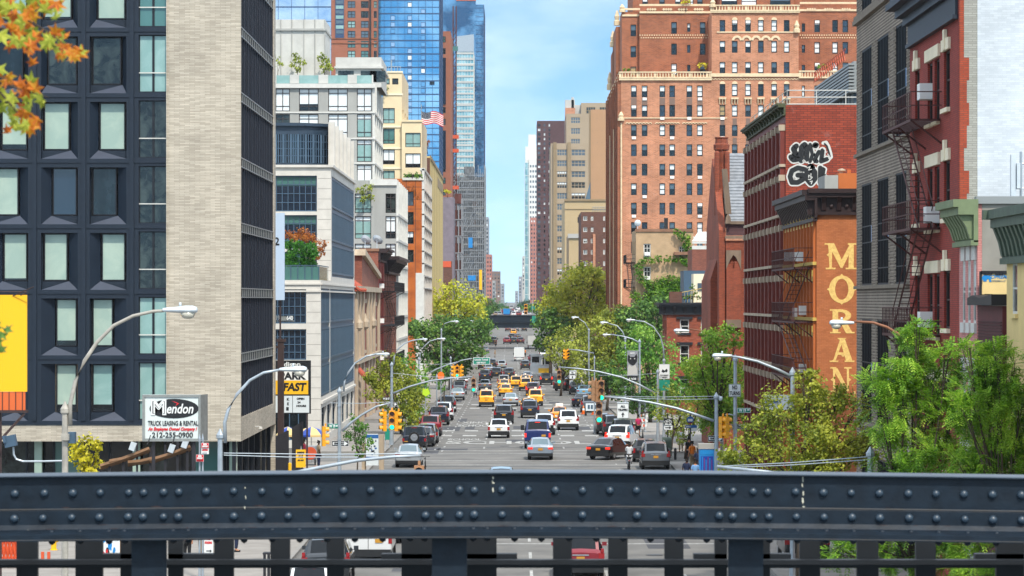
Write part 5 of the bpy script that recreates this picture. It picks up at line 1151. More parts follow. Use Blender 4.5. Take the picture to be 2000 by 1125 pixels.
b.part(mb,'net_panels',['debris_net','brown_far','pale_far','slate_blue_dark']);mb=MB();mb.fbox(s,X(936,D),X(941.5,D),Z(566,D),Z(527,D),.3,.5);b.part(mb,'yellow_banner','vinyl_yellow')
mb=MB();mb.fbox(s,X(915,D),X(923,D),Z(484,D),Z(464,D),.3,.5);mb.fbox(s,X(914,D),X(929,D),Z(548,D),Z(538,D),.3,.5);b.part(mb,'blue_banner','kiosk_blue');b.finish()
D=760;b=Bld('construction_building','open rust-red steel frame under construction beside the grey brick wall','building',(X(903,D),D,0));mb=MB();x0,x1=X(886,D),X(903,D)
for x in(x0,(x0+x1)/2,x1-.3):[mb.box(x,x+.3,y,y+.3,0,Z(388,D))for y in(D,D+8)]
for y in(398,430,462,495,528,560):mb.box(x0,x1,D-.1,D+8,Z(y,D),Z(y-2,D))
b.part(mb,'frame','grey_far');mb=MB()
for y in(398,430,462,495,528):mb.box(x0+.2,x1-.2,D+.6,D+.7,Z(y-2,D),Z(y-20,D))
mb.box(x0-.6,x1-.3,D-.4,D+.4,Z(398,D),Z(388,D));b.part(mb,'floor_nets','rust_steel');b.finish()
D=741;b=block('warehouse','plain grey-purple brick building with a red patch, left of the steel frame','building',862,886,385,D,D+18,'grey_purple',side='E',S=())
mb=MB();mb.fbox(b.f,X(866,D),X(883,D),-1,Z(510,D),0,.1,0);mb.fbox(b.f,X(864,D),X(881,D),Z(522,D),Z(510,D),.1,.2,1);b.part(mb,'red_patch',['brown_brick','hoist_orange']);b.finish()
# distant avenue walls, left
def far(label,xl,xr,yt,d,side,mat,rows=10,cols=3,name='apartment_tower',pk=None,h=9,p=14,y0=None,dd=60,gm='glass_grey'):
    xs=rng(xl,xr,cols);w_=(xr-xl)/cols;S_=[(a+w_*.25,(y0 or yt+5)+k*p,a+w_*.75,(y0 or yt+5)+k*p+h)for a in xs for k in range(rows)]
    b=block(name,label,'tower',xl,xr,yt,d,d+dd,mat,S=S_,E=(max(2,cols),.4,[((y0 or yt+5)+k*p,(y0 or yt+5)+k*p+h)for k in range(rows)]),side=side,st=(1,1,.0,.0,'white_frame',.1),pick=pk or picker(int(xl),[(V(gm),3),(V('glass_white'),1),(V('glass_dim'),2)]),depth=.2);b.finish();return b
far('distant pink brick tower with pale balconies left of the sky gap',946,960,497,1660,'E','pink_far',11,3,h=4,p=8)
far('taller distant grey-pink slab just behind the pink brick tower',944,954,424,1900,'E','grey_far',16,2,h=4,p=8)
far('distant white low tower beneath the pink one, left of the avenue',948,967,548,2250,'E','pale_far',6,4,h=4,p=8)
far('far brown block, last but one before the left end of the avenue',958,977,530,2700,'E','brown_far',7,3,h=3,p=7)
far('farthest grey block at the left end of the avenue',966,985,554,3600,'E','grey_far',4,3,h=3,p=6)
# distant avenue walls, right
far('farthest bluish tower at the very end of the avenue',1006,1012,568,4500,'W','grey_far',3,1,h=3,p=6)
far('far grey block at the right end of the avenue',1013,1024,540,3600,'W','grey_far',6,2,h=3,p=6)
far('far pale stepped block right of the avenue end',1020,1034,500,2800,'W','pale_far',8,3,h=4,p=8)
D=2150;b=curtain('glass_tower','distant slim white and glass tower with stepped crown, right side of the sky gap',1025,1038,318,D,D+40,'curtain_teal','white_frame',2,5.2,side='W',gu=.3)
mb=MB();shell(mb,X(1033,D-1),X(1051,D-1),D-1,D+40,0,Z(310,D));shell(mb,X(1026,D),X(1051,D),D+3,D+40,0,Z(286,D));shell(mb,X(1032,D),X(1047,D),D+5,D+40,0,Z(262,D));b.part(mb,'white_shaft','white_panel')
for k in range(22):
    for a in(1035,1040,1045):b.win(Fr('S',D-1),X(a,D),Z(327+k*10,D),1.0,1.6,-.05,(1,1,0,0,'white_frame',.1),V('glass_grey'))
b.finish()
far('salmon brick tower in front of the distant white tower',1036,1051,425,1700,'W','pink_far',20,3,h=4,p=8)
D=1500;S_=[(a,242+k*9,a+w_,242+k*9+5)for k in range(36)for a,w_ in((1050.5,5),(1062,3),(1071.5,3))]
b=block('apartment_tower','tall dark brown balcony tower right of the sky gap','tower',1049,1104,236,D,D+40,'dark_brown_brick',S=S_,side='W',st=(1,1,0,0,'white_frame',.1),pick=picker(14,[(V('glass_dark'),3),(V('glass_grey'),2),(V('glass_white'),1)]),depth=.3);b.finish()
D=1308;W5=(4,2,.15,.2,'tan_brick_far',.1)
S_=[(1088,292+k*21.2,1107,304+k*21.2)for k in range(13)]+[(1116,292+k*21.2,1143,304+k*21.2)for k in range(5)]
b=block('office_building','tall tan brick office building with ribbon windows, rooftop tank room on top','building',1076,1148,280,D,D+60,'tan_brick_far',S=S_,side='W',st=W5,pick=picker(15,[(V('glass_grey'),3),(V('glass_dim'),1),(V('glass_dark','glass_white',.4,0),2)]),depth=.3)
mb=MB();s=Fr('S',D)
for a,c in((1080.5,1087),(1108,1115)):mb.fbox(s,X(a,D),X(c,D),0,Z(278,D),0,1.2)
b.part(mb,'brick_piers','tan_pier')
mb=MB();s2=Fr('S',D+8);h2=[(X(a,D+8),Z(q,D+8),X(c,D+8)-X(a,D+8),12*D/F)for a,c,q in((1115,1133,262),(1115,1133,241),(1115,1133,283))]
shell(mb,X(1106,D+8),X(1200,D+8),D+8,D+50,20,Z(222,D+8),0,'S',1);wall(mb,s2,X(1106,D+8),X(1200,D+8),20,Z(222,D+8),h2,.3);b.holes(s2,h2,.2,W5,V('glass_grey'))
shell(mb,X(1135,D+12),X(1200,D+12),D+12,D+50,20,Z(201,D+12),0,'',1);b.part(mb,'upper_setback',['tan_brick_far','roofing'])
h3=[(1145,209,1163,222),(1171,209,1190,222)]
for a,p,c,q in h3:b.win(Fr('S',D+12),X(a,D+12),Z(q,D+12),X(c,D)-X(a,D),Z(p,D)-Z(q,D),-.1,(4,2,.15,.2,'tan_pier',.1),V('glass_dim'))
mb=MB();shell(mb,X(1104,D+20),X(1123,D+20),D+20,D+30,60,Z(195,D+20));shell(mb,X(1123,D+20),X(1134,D+20),D+20,D+30,60,Z(205,D+20));mb.box(X(1116,D+20),X(1121,D+20),D+20,D+24,90,Z(190,D+20));b.part(mb,'tank_room','pale_far')
mb=MB();mb.box(X(1104,D+19),X(1123,D+19),D+19,D+20,60,Z(211,D+20));b.part(mb,'brick_base_of_tank_room','terrace_brick');b.finish()
D=1120;b=block('service_tower','blank peach-coloured slab in front of the tan office building','tower',1154,1187,214,D,D+30,'tan_slab',side='W',S=())
mb=MB()
for k in range(7):
    for a in(1157,1166,1175,1183):mb.fbox(b.f,X(a,D),X(a+1,D),Z(231+24*k,D),Z(230+24*k,D),0,.15)
mb.fbox(b.f,X(1151,D),X(1155,D),0,Z(216,D),-3,-.3,0);b.part(mb,'slab_fixings','tan_pier');mb=MB();mb.prism([(X(1143,D),Z(390,D)),(X(1153,D),Z(390,D)),(X(1153,D),Z(355,D))],b.f,-2,0);b.part(mb,'glass_wedge','glass_grey');b.finish()
D=961;b=block('warehouse','broad beige windowless building below the peach slab','building',1103,1196,391,D,D+60,'beige_far',S=[(1128,424,1135,435)],side='W',st=(2,2,.15,.1,'trim_black',.1),pick=V('glass_dark'))
mb=MB();mb.fbox(b.f,b.x0-.2,b.x1,b.zt-.3,b.zt+.3,0,.4);mb.fbox(b.f,X(1103,D),X(1190,D),Z(409,D),Z(408,D),0,.2);b.part(mb,'coping','tan_pier');b.finish()
D=860;b=block('warehouse','lower beige block with a grey rim, left of the brown brick flats','building',1111,1140,458,D,D+40,'beige_far',S=(),side='W')
mb=MB();mb.fbox(b.f,b.x0-.3,b.x1,b.zt-1,b.zt+.2,0,.5);b.part(mb,'rim','pale_far');b.finish()
D=725;S_=[(a,422+22*k,c,431+22*k)for k in range(7)for a,c in((1139,1147),(1154,1159),(1178,1182))]
b=block('apartment_building','dark brown brick flats with small windows beside the great brick apartment complex','building',1135,1200,414,D,D+30,'brown_brick',S=S_,side='W',st=(2,1,.15,.12,'white_frame',.1),pick=picker(16,[(V('glass_dim'),2),(V('glass_grey'),1),(V('glass_dark','glass_white',.5,0),1)]))
mb=MB();mb.fbox(b.f,X(1158,D),X(1163,D),Z(560,D),Z(457,D),0,.4);b.part(mb,'orange_chimney_flue','terrace_brick');mb=MB()
for i in range(12):mb.tube([(X(1158+i*3,D),D+1,b.zt),(X(1158+i*3,D),D+1,b.zt+1.2)],.05,4)
mb.tube([(X(1158,D),D+1,b.zt+1.2),(X(1194,D),D+1,b.zt+1.2)],.06,4);mb.tube([(X(1158,D),D+1,b.zt+.6),(X(1194,D),D+1,b.zt+.6)],.05,4);b.part(mb,'roof_rail','silver_trim');b.finish()
# mid-distance low buildings hidden mostly by the trees
# dark steel railway bridge over the avenue
D=740;g=thing('railway_bridge','dark blue steel plate-girder railway bridge crossing high over the avenue','bridge',(0,D,gz(D)));mb=MB();z1=Z(617,D);z0=Z(640,D)
mb.box(XL-3,XR+4,D,D+.5,z0,z1);mb.box(XL-3,XR+4,D+8,D+8.5,z0,z1);mb.box(XL-3,XR+4,D+.5,D+8,z0+.3,z0+.8);mb.box(XL-3,XR+4,D-.2,D+.7,z1,z1+.15);mb.box(XL-3,XR+4,D-.2,D+.7,z0-.05,z0+.12)
mb.build('plate_girder','rail_steel',g);mb=MB()
for i in range(22):x=XL-3+i*1.7;mb.box(x,x+.14,D-.14,D-.01,z0+.12,z1)
mb.box(XL-3,XR+4,D-.25,D-.05,z0+1.1,z0+1.2);mb.build('stiffeners','rail_dark',g)
for x in(XL-1,KR+2):
    mb=MB();mb.box(x,x+.8,D+.1,D+1,gz(D),z0-.05);mb.box(x,x+.8,D+7.5,D+8.4,gz(D),z0-.05);mb.build('pier','rail_steel',g)

# ================================================================ vehicles (built facing +Y, rear bumper at y = 0)
#        y     zlow zbelt ztop  wbody wroof
BODY={
 'sedan':[(0,.48,.84,.86,.80,.62),(.08,.34,.95,.98,.87,.66),(.55,.30,.99,1.03,.91,.67),(1.3,.28,.99,1.39,.925,.60),(2.3,.28,.97,1.45,.93,.60),(3.0,.28,.95,1.40,.93,.60),(3.85,.28,.93,.99,.92,.68),(4.6,.30,.78,.82,.88,.70),(4.8,.42,.62,.64,.78,.62)],
 'suv':[(0,.50,1.02,1.04,.86,.70),(.07,.36,1.08,1.11,.93,.73),(.18,.34,1.09,1.18,.95,.73),(.52,.32,1.09,1.66,.96,.69),(1.7,.32,1.07,1.74,.965,.70),(2.8,.32,1.05,1.70,.96,.69),(3.55,.32,1.04,1.12,.95,.74),(4.45,.36,.92,.97,.91,.76),(4.7,.5,.72,.74,.80,.66)],
 'mini':[(0,.46,.92,.94,.84,.68),(.06,.34,.98,1.0,.89,.70),(.14,.32,1.0,1.06,.90,.70),(.42,.30,1.0,1.46,.90,.63),(1.5,.30,.99,1.52,.91,.63),(2.5,.30,.97,1.47,.90,.62),(3.1,.30,.96,1.02,.89,.68),(3.8,.34,.84,.88,.85,.68),(4.0,.45,.65,.67,.76,.6)],
 'jeep':[(0,.55,1.1,1.12,.84,.78),(.04,.5,1.14,1.18,.86,.78),(.08,.5,1.14,1.20,.87,.78),(.16,.5,1.14,1.80,.87,.73),(1.6,.5,1.12,1.84,.87,.74),(2.5,.5,1.12,1.80,.87,.73),(2.8,.5,1.10,1.16,.86,.76),(3.8,.55,1.05,1.08,.72,.66),(3.95,.6,.9,.92,.68,.62)],
 'taxivan':[(0,.42,1.02,1.04,.82,.74),(.05,.32,1.12,1.16,.86,.76),(.10,.30,1.13,1.24,.865,.76),(.24,.30,1.13,1.76,.87,.70),(1.8,.30,1.12,1.87,.87,.71),(3.0,.30,1.1,1.80,.87,.70),(3.9,.30,1.05,1.12,.86,.72),(4.5,.34,.9,.94,.82,.68),(4.7,.45,.7,.72,.74,.6)],
 'van':[(0,.46,1.25,1.3,.95,.86),(.04,.40,1.3,1.34,.98,.87),(.08,.38,1.3,1.42,.99,.87),(.22,.36,1.3,2.02,.995,.80),(2.4,.36,1.3,2.12,1.0,.82),(4.0,.36,1.28,2.05,.99,.80),(4.7,.36,1.2,1.28,.97,.80),(5.3,.4,.98,1.02,.92,.78),(5.5,.5,.8,.82,.84,.7)],
}
WH={'sedan':(.33,.95,3.85),'suv':(.37,.95,3.75),'mini':(.32,.75,3.25),'jeep':(.39,.75,3.15),'taxivan':(.33,.85,3.75),'van':(.36,1.1,4.5)}
def car_proto(kind,colour,lit=False,glassm='car_glass',rack=False,taxi=False):
    st=BODY[kind];root=thing('parked_car','x','car');body=MB();gl=MB();cm='car_'+colour
    rings=[]
    for y,zl,zb,zt,wb,wr in st:
        h=[(0,zl),(wb*.9,zl),(wb,zl+.30*(zb-zl)),(wb*.985,zb),(wr,zt),(wr*.83,zt+.025),(0,zt+.05)]
        rings.append([(x,y,z)for x,z in h]+[(-x,y,z)for x,z in h[-2:0:-1]])
    n=len(rings[0])
    for i in range(len(rings)-1):
        cab=st[i][3]-st[i][2]>.2 or st[i+1][3]-st[i+1][2]>.2;rise=(st[i][3]-st[i][2]>.2)!=(st[i+1][3]-st[i+1][2]>.2)
        closed=kind=='van' and i>2 and i<5
        for k in range(n):
            a,b_,c,d_=rings[i][k],rings[i][(k+1)%n],rings[i+1][(k+1)%n],rings[i+1][k]
            side=k in(3,n-4);top=k in(5,n-6)
            tgt=gl if(cab and side and not closed)or(rise and top)else body
            tgt.face([a,b_,c,d_])
    body.face(rings[0][::-1]);body.face(rings[-1])
    # pillars between the side windows
    for y in((1.35,2.35)if kind in('sedan','mini')else(1.1,2.2)):
        i=max(j for j in range(len(st))if st[j][0]<=y);t=(y-st[i][0])/(st[i+1][0]-st[i][0]);L2=lambda q:st[i][q]+(st[i+1][q]-st[i][q])*t
        for s in(-1,1):body.face([(s*(L2(4)*.985+.006),y-.05,L2(2)),(s*(L2(4)*.985+.006),y+.06,L2(2)),(s*(L2(5)+.008),y+.06,L2(3)),(s*(L2(5)+.008),y-.05,L2(3))])
    W0=st[1][4];zb=st[1][2];zl=st[1][1];ln=st[-1][0]
    body.build('body',cm,root,True).data.polygons.foreach_set('use_smooth',[False]*len(body.f));gl.build('windows',glassm,root)
    mb=MB();mb.box(-W0*.97,W0*.97,-.05,.1,zl-.06,zl+(.14 if kind=='sedan' else .24),0);mb.box(-W0*.8,W0*.8,.15,ln-.1,zl-.1,zl+.02,0);mb.box(-W0*.9,W0*.9,ln-.15,ln+.03,zl-.02,zl+.2,0)
    if kind in('suv','taxivan','mini'):mb.box(-W0*.35,W0*.35,-.02,.05,zb-.12,zb-.07,1 if kind!='taxivan' else 0)
    if kind=='van':mb.box(-.012,.012,.0,.03,.6,1.25,0)
    mb.build('bumper',['trim_black','chrome'],root)
    r,w0_,w1_=WH[kind]
    for y in(w0_,w1_):
        for s in(-1,1):
            x=s*(W0-.12);t=MB();t.lathe((x-.11,y,r),[(r*.6,0),(r*.97,.0),(r,.05),(r,.18),(r*.97,.23),(r*.6,.23)],14,axis='x');w_=t.build('wheel','tyre',root)
            t=MB();xx=x+s*.118;t.lathe((xx-.005,y,r),[(r*.64,0),(r*.64,.01)],14,axis='x');me=t.mesh('rim',['rim','trim_black'],(0,0,0));link_mesh('rim',me,w_)
    tl='brake_lit' if lit else 'tail_red'
    for s in(-1,1):
        t=MB()
        if kind in('sedan',):t.box(s*W0*.99,s*W0*.62,-.025,.16,zb-.2,zb-.06)
        elif kind=='mini':t.box(s*W0*1.0,s*W0*.8,-.02,.1,zb-.34,zb-.03)
        elif kind=='jeep':t.box(s*W0*1.02,s*W0*.84,-.05,.05,.78,1.0)
        elif kind=='suv':t.box(s*W0*1.01,s*W0*.76,-.02,.2,zb-.24,zb-.02);t.box(s*W0*.99,s*W0*.86,.02,.22,zb,zb+.16)
        elif kind=='taxivan':t.box(s*W0*1.01,s*W0*.87,-.015,.14,zb-.35,zb+.02)
        else:t.box(s*W0*1.01,s*W0*.86,-.015,.14,.88,1.18)
        t.build('tail_light',tl,root)
        t=MB();zm=st[-3][2]+.08;ym=st[-3][0]-.55;t.box(s*(W0+.0),s*(W0+.19),ym,ym+.09,zm,zm+.15,0);t.build('mirror',cm if kind!='van' else 'trim_black',root)
        t=MB();t.box(s*W0*.9,s*W0*.55,ln-.16,ln-.04,zl+.28,zl+.42);t.build('headlight','head_clear',root)
    if kind=='van':
        for s in(-1,1):t=MB();t.box(s*1.0,s*1.26,4.1,4.2,1.25,1.65);t.build('mirror','trim_black',root)
    t=MB();px=-.3 if kind=='jeep' and False else(.45 if kind=='van' else 0);zp=zb-.2 if kind=='sedan' else(zb-.24 if kind in('suv','mini')else zb-.3)
    if kind=='jeep':px=-.62;zp=.72
    t.box(px-.16,px+.16,-.035,-.0,zp-.08,zp+.08);t.build('number_plate','plate_gold',root)
    if kind=='jeep':
        t=MB();t.lathe((0,-.26,1.08),[(.2,0),(.38,.0),(.4,.05),(.4,.2),(.36,.24)],16,axis='y');w_=t.build('spare_wheel','tyre',root)
        t=MB();t.lathe((0,-.285,1.08),[(.05,-.02),(.07,.0)],10,0,'y')
        for k in range(5):a=2*math.pi*k/5+.3;t.T=Matrix.Translation((0,-.275,1.08))@Matrix.Rotation(a,4,'Y');t.box(-.045,.045,-.01,.0,.0,.25);t.T=None
        t.lathe((0,-.27,1.08),[(.26,0),(.26,.02)],18,0,'y');link_mesh('rim',t.mesh('rim','rim'),w_)
    if rack:
        t=MB()
        for s in(-1,1):t.tube([(s*st[4][5]*.9,.7,st[4][3]+.06),(s*st[4][5]*.9,2.8,st[4][3]+.06)],.025,5)
        t.build('roof_rails','silver_trim',root)
    if taxi:
        t=MB();z=st[4][3]+.05;y=1.9;t.box(-.12,.12,y-.3,y+.3,z,z+.18);t.box(-.35,.35,y-.05,y+.05,z,z+.3)if kind=='sedan' and rack else None;t.build('roof_light','paper_white',root)
    # parcel shelf brake light and wiper
    t=MB();t.box(-.2,.2,st[3][0]-.04,st[3][0]-.01,st[3][3]-.05,st[3][3]-.01)if kind!='sedan' else t.box(-.14,.14,.62,.66,1.05,1.09);t.build('high_brake_light',tl,root)
    return root
VC={}
def place(kind,colour,px,py,label,group,yaw=0,lit=False,g='car_glass',rack=False,taxi=False,name=None,d=None,x=None,cat='car',sc=1):
    key=(kind,colour,lit,g,rack,taxi)
    if key not in VC:VC[key]=r=car_proto(*key)
    else:r=copy_tree(VC[key])
    d=d or dist(py);x=X(px,d)if x is None else x
    r.location=(x,d,gz(d)+.01);sl=(gz(d+5)-gz(d))/5;r.rotation_euler=(math.atan(sl),0,R(yaw));r.scale=(sc,sc,sc)
    r.name=name or{'sedan':'sedan','suv':'sport_utility_car','mini':'hatchback_car','jeep':'off_road_car','taxivan':'taxi_van','van':'cargo_van'}[kind]
    KIDS.setdefault(r.name,KIDS.get(VC[key].name,[]))
    r['label']=label;r['category']=cat;r['group']=group
    return r
# keep the key prototype reachable after renaming
_ct=copy_tree
def copy_tree(o,parent=None):
    c=o.copy();COL.objects.link(c);c.parent=parent
    for ch in o.children:copy_tree(ch,c)
    return c
PKL='cars parked along the left kerb';PKR='cars parked along the right kerb';DRV='traffic driving away up the avenue';TX='yellow taxis in the traffic'
pl=[('sedan','silver',797,914,'silver sedan nearest the camera in the left kerb row',{'lit':False,'g':'car_glass_pale'}),('jeep','navy',809,883,'boxy navy off-road car with a spare wheel on its tailgate',{}),
      ('sedan','darkgrey',826,873,'dark grey sedan parked just in front of the boxy off-road car',{}),('mini','grey',833,867,'grey hatchback parked between a dark sedan and the red car',{}),('suv','red',840,853,'red car parked in the left kerb row',{}),
      ('suv','navy',857,831,'navy car with gold plate parked beyond the red car, left kerb',{}),('suv','white',866,822,'white car with roof rack parked between two dark cars, left kerb',{'rack':True}),('suv','black',873,806,'black car parked beyond the white one at the left kerb',{}),
      ('sedan','silver',893,782,'pale silver sedan parked beyond the black car, left kerb',{'g':'car_glass_pale'}),('suv','grey',897,771,'grey car parked beyond the pale silver sedan, left kerb',{}),('sedan','maroon',899,763,'maroon sedan near the far end of the left kerb row',{}),('sedan','white',902,755,'white sedan last in the left kerb row',{})]
for k,c,px,py,lb,kw in pl:place(k,c,px,py,lb,PKL,**kw)
dr=[('sedan','silverblue',1055.5,899,'silver-blue sedan with lit brake lights behind the navy van',dict(lit=True,g='car_glass_pale')),('van','blue',1050,877,'navy blue windowless-sided cargo van with lit brake lights',dict(lit=True)),
      ('mini','white',974,856,'small white rounded hatchback in the second lane',{}),('suv','black',984,828,'black crossover just ahead of the white hatchback',{}),('suv','navy',1035,817,'big black car with roof rails ahead of the navy van',dict(rack=True)),
      ('suv','white',1063,850,'white crossover half hidden by the navy van',dict(rack=True)),('suv','white',1110,841,'white boxy car on the right beside an orange taxi',{}),('sedan','silver',997,794,'silver sedan between two yellow taxi vans',dict(g='car_glass_pale')),
      ('suv','maroon',1041,774,'dark maroon car with glowing brake lights beyond the right taxi van',dict(lit=True)),('suv','tan',984,757,'tan car with a white roof beyond the taxis',dict(rack=True)),('sedan','grey',947,763,'grey sedan ahead of the left taxi van',{}),
      ('suv','navy',947,744,'navy car with red tail lights ahead of the grey sedan',{}),('suv','black',970,739,'black car in the middle lane beyond the tan car',{}),('suv','darkgrey',994,740,'dark grey wide car to the right of the black middle car',{}),
      ('suv','silver',980,722,'silver car with a tan bumper in the distance, middle lane',{}),('sedan','silverblue',954,728,'blue-grey sedan in the distance by the green sign',{}),('suv','black',961,719,'small dark car just right of the green overhead sign',{}),
      ('suv','darkgrey',1026,722,'dark grey car following the white box truck',{}),('sedan','silverblue',1030,745,'pale blue-grey sedan beyond the yellow taxi pair',{}),('suv','black',1067,752,'dark car with glowing brake lights left of the angled black car',dict(lit=True)),
      ('suv','black',1092,764,'black car turned across the lane, angled to the right',dict(yaw=-24)),('sedan','navy',1131,795,'navy sedan with red tail lights angled out at the right kerb',dict(yaw=-10)),('sedan','black',1168,899,'black sedan crossing to the right with gold plate',dict(yaw=-22,lit=True)),
      ('sedan','lightblue',979,0,'pale blue car roof just above the steel railing',dict(d=174))]
for k,c,px,py,lb,kw in dr:place(k,c,px,py,lb,DRV,**kw)
tx=[('taxivan','taxi',950,795,'yellow taxi van nearest the left, alone in its lane',{}),('taxivan','taxi',1046,793,'yellow taxi van behind the maroon car on the right',{}),('sedan','orange',1093,826,'orange-yellow taxi sedan with a tall roof board, beside the white boxy car',dict(rack=True)),
      ('sedan','taxi',1033,806,'yellow taxi roof almost hidden behind the big black car',{}),('sedan','taxi',987.5,774,'yellow taxi sedan in front of the silver sedan',{}),('sedan','taxi',985,763,'yellow taxi sedan close behind the tan car with a white roof',{}),('suv','taxi',1008,759,'yellow taxi crossover in the middle of the group',{}),
      ('suv','taxi',1027,764,'yellow taxi crossover just left of the maroon car',{}),('sedan','taxi',1026,752,'yellow taxi sedan farthest away, behind the pale blue-grey sedan',{})]
for k,c,px,py,lb,kw in tx:place(k,c,px,py,lb,TX,taxi=True,cat='taxi',name='taxi' if k!='taxivan' else None,**kw)
pr=[('suv','grey',1281,918,'dark grey estate with gold plate, nearest at the right kerb',dict(rack=True)),('mini','black',1261,903,'dark hatchback beside the parked motorcycle',{}),('suv','white',1205,877,'white crossover with lit tail lights pulling out at the right kerb',dict(lit=True,yaw=-12)),
      ('suv','black',1217,862,'large black car behind the white crossover at the right kerb',{}),('suv','darkgrey',1200,853,'dark grey car between two black cars at the right kerb',{}),('suv','black',1187,849,'black car at the left of the dark trio near the right kerb',{}),
      ('suv','grey',1152,806,'grey off-road car beside the traffic cones',{}),('suv','black',1126,771,'black pickup-like car in front of the white box truck',{}),('sedan','lightblue',1140,776,'light blue car half hidden behind the navy sedan',{})]
for k,c,px,py,lb,kw in pr:place(k,c,px,py,lb,PKR,**kw)
far_=[(943,722,'suv','black','tiny dark car under the green sign'),(990,672,'suv','red','tiny red car left in the dark row before the bridge'),(1004,672,'suv','black','tiny black car in the middle of the row before the bridge'),(1017,672,'suv','maroon','tiny maroon car right in the row before the bridge'),
        (1000,664,'suv','black','tiny black car one row nearer the bridge'),(1011,662,'sedan','black','tiny black sedan one row nearer the bridge'),(1003,655,'suv','taxi','tiny yellow taxi just in front of the bridge'),(992,646,'sedan','maroon','tiny maroon sedan under the bridge, left'),(1008,647,'sedan','grey','tiny grey sedan under the bridge, centre'),(1024,646,'sedan','black','tiny black sedan under the bridge, right'),
        (963,674,'van','black','tiny black van at the far left kerb before the bridge'),(1040,708,'suv','maroon','tiny dark red car right of the white box truck'),(1047,714,'suv','black','tiny black car beside the utility truck'),(948,690,'sedan','grey','tiny grey car far off at the left kerb'),(1062,700,'suv','white','tiny white car far off at the right kerb')]
for px,py,k,c,lb in far_:place(k,c,px,py,lb,DRV)
for px,d,k,c,lb in((976,1060,'suv','silver','silver speck of a car beyond the bridge, left'),(1003,1060,'suv','white','white speck of a car beyond the bridge, centre left'),(1013,1070,'suv','red','dark red speck of a car beyond the bridge'),(1024,1065,'suv','white','white speck of a car beyond the bridge, right'),(1033,1072,'sedan','silver','silver speck of a car beyond the bridge, far right'),(1000,1120,'suv','black','black speck of a car farther beyond the bridge'),(1018,1130,'suv','tan','tan speck of a car farther beyond the bridge')):
    place(k,c,px,0,lb,'cars beyond the railway bridge',d=d)
for px,d,k,c,lb in((984,1180,'suv','red','red speck far beyond the bridge behind the blue truck'),(993,1200,'sedan','black','black sedan speck far beyond the bridge'),(1008,1190,'suv','white','white speck second row beyond the bridge'),(1026,1200,'suv','silver','silver speck second row beyond the bridge'),(1004,1300,'sedan','red','red sedan speck near the vanishing point'),(1012,1320,'suv','white','pale speck near the vanishing point'),(999,1380,'van','truckwhite','pale van speck near the vanishing point'),(969,1062,'suv','tan','tan speck at the left end of the row beyond the bridge')):
    place(k,c,px,0,lb,'cars beyond the railway bridge',d=d)
# cars glimpsed through the railing
place('suv','red',1134,0,'red car seen through the railing slots',DRV,d=121);place('suv','darkgrey',636,0,'dark car with red tail lights through the railing at the left kerb',PKL,d=119);place('mini','white',603,0,'white car roof at the bottom edge, nearest at the left kerb',PKL,d=109,x=-7.3)
place('van','truckwhite',707,0,'white van seen through the railing beyond the dark car',DRV,d=128,x=-6.1);place('sedan','darkgrey',752,0,'dark sedan tail seen through the railing right of the white van',DRV,d=139);place('suv','deepblue',106,0,'blue car side-on in the yard behind the yellow hydrant','cars in the corner yard',d=140,x=-19.8,yaw=-70)
place('suv','black',1570,0,'black car half hidden behind the railing, far right',PKR,d=128,x=12.2)
# box trucks and the bus
def truck(label,px,py,wd,hh,ln,colour,cabc,group,d=None,trim='silver_trim',panel=None):
    d=d or dist(py);x=X(px,d);z=gz(d);g=thing('box_truck',label,'truck',(x,d,z),group);w_=wd/2
    mb=MB();mb.box(x-w_,x+w_,d,d+ln,z+.9,z+hh);mb.build('cargo_box',colour,g)
    mb=MB();mb.box(x-w_*.96,x+w_*.96,d+.03-.06,d-.015,z+1.0,z+hh-.12);mb.build('rear_door',panel or colour,g)
    mb=MB();[mb.box(x+s*w_,x+s*(w_-.07),d-.05,d+.02,z+.9,z+hh)for s in(-1,1)];mb.box(x-w_,x+w_,d-.05,d+.02,z+hh-.1,z+hh);mb.box(x-w_,x+w_,d-.08,d+.05,z+.55,z+.68);mb.build('rear_frame',trim,g)
    mb=MB();mb.box(x-w_*.9,x+w_*.9,d+ln+.1,d+ln+1.9,z+.5,z+2.3);mb.box(x-w_*.3,x+w_*.3,d+.2,d+ln+.1,z+.5,z+.9);mb.build('cab',cabc,g)
    for y in(d+1.0,d+ln+.9):
        for s in(-1,1):t=MB();t.lathe((x+s*(w_-.18)-.13,y,z+.45),[(.3,0),(.44,0),(.45,.04),(.45,.22),(.3,.26)],12,axis='x');t.build('wheel','tyre',g)
    for s in(-1,1):
        t=MB();t.box(x+s*w_*.95,x+s*w_*.75,d-.1,d-.06,z+.66,z+.82);t.build('tail_light','tail_red',g);t=MB();t.box(x+s*(w_+.02),x+s*(w_+.2),d+ln+.9,d+ln+1,z+1.3,z+1.75);t.build('mirror','trim_black',g)
    return g
truck('white box truck with a red-edged rear door in the middle of the avenue',1014,706,2.15,2.95,5,'car_truckwhite','car_white',DRV,trim='paper_white')
truck('tall cream box truck parked at the right kerb behind a black car',1129,764,2.4,3.9,6,'car_truckwhite','car_white',PKR)
truck('pale grey box truck standing before the bridge at the right',1040,682,2.4,3.4,6,'pale_far','car_white',DRV)
truck('bright blue box truck beyond the railway bridge',989.5,0,2.4,2.9,6,'kiosk_deep','kiosk_deep','cars beyond the railway bridge',d=1055,panel='kiosk_blue')
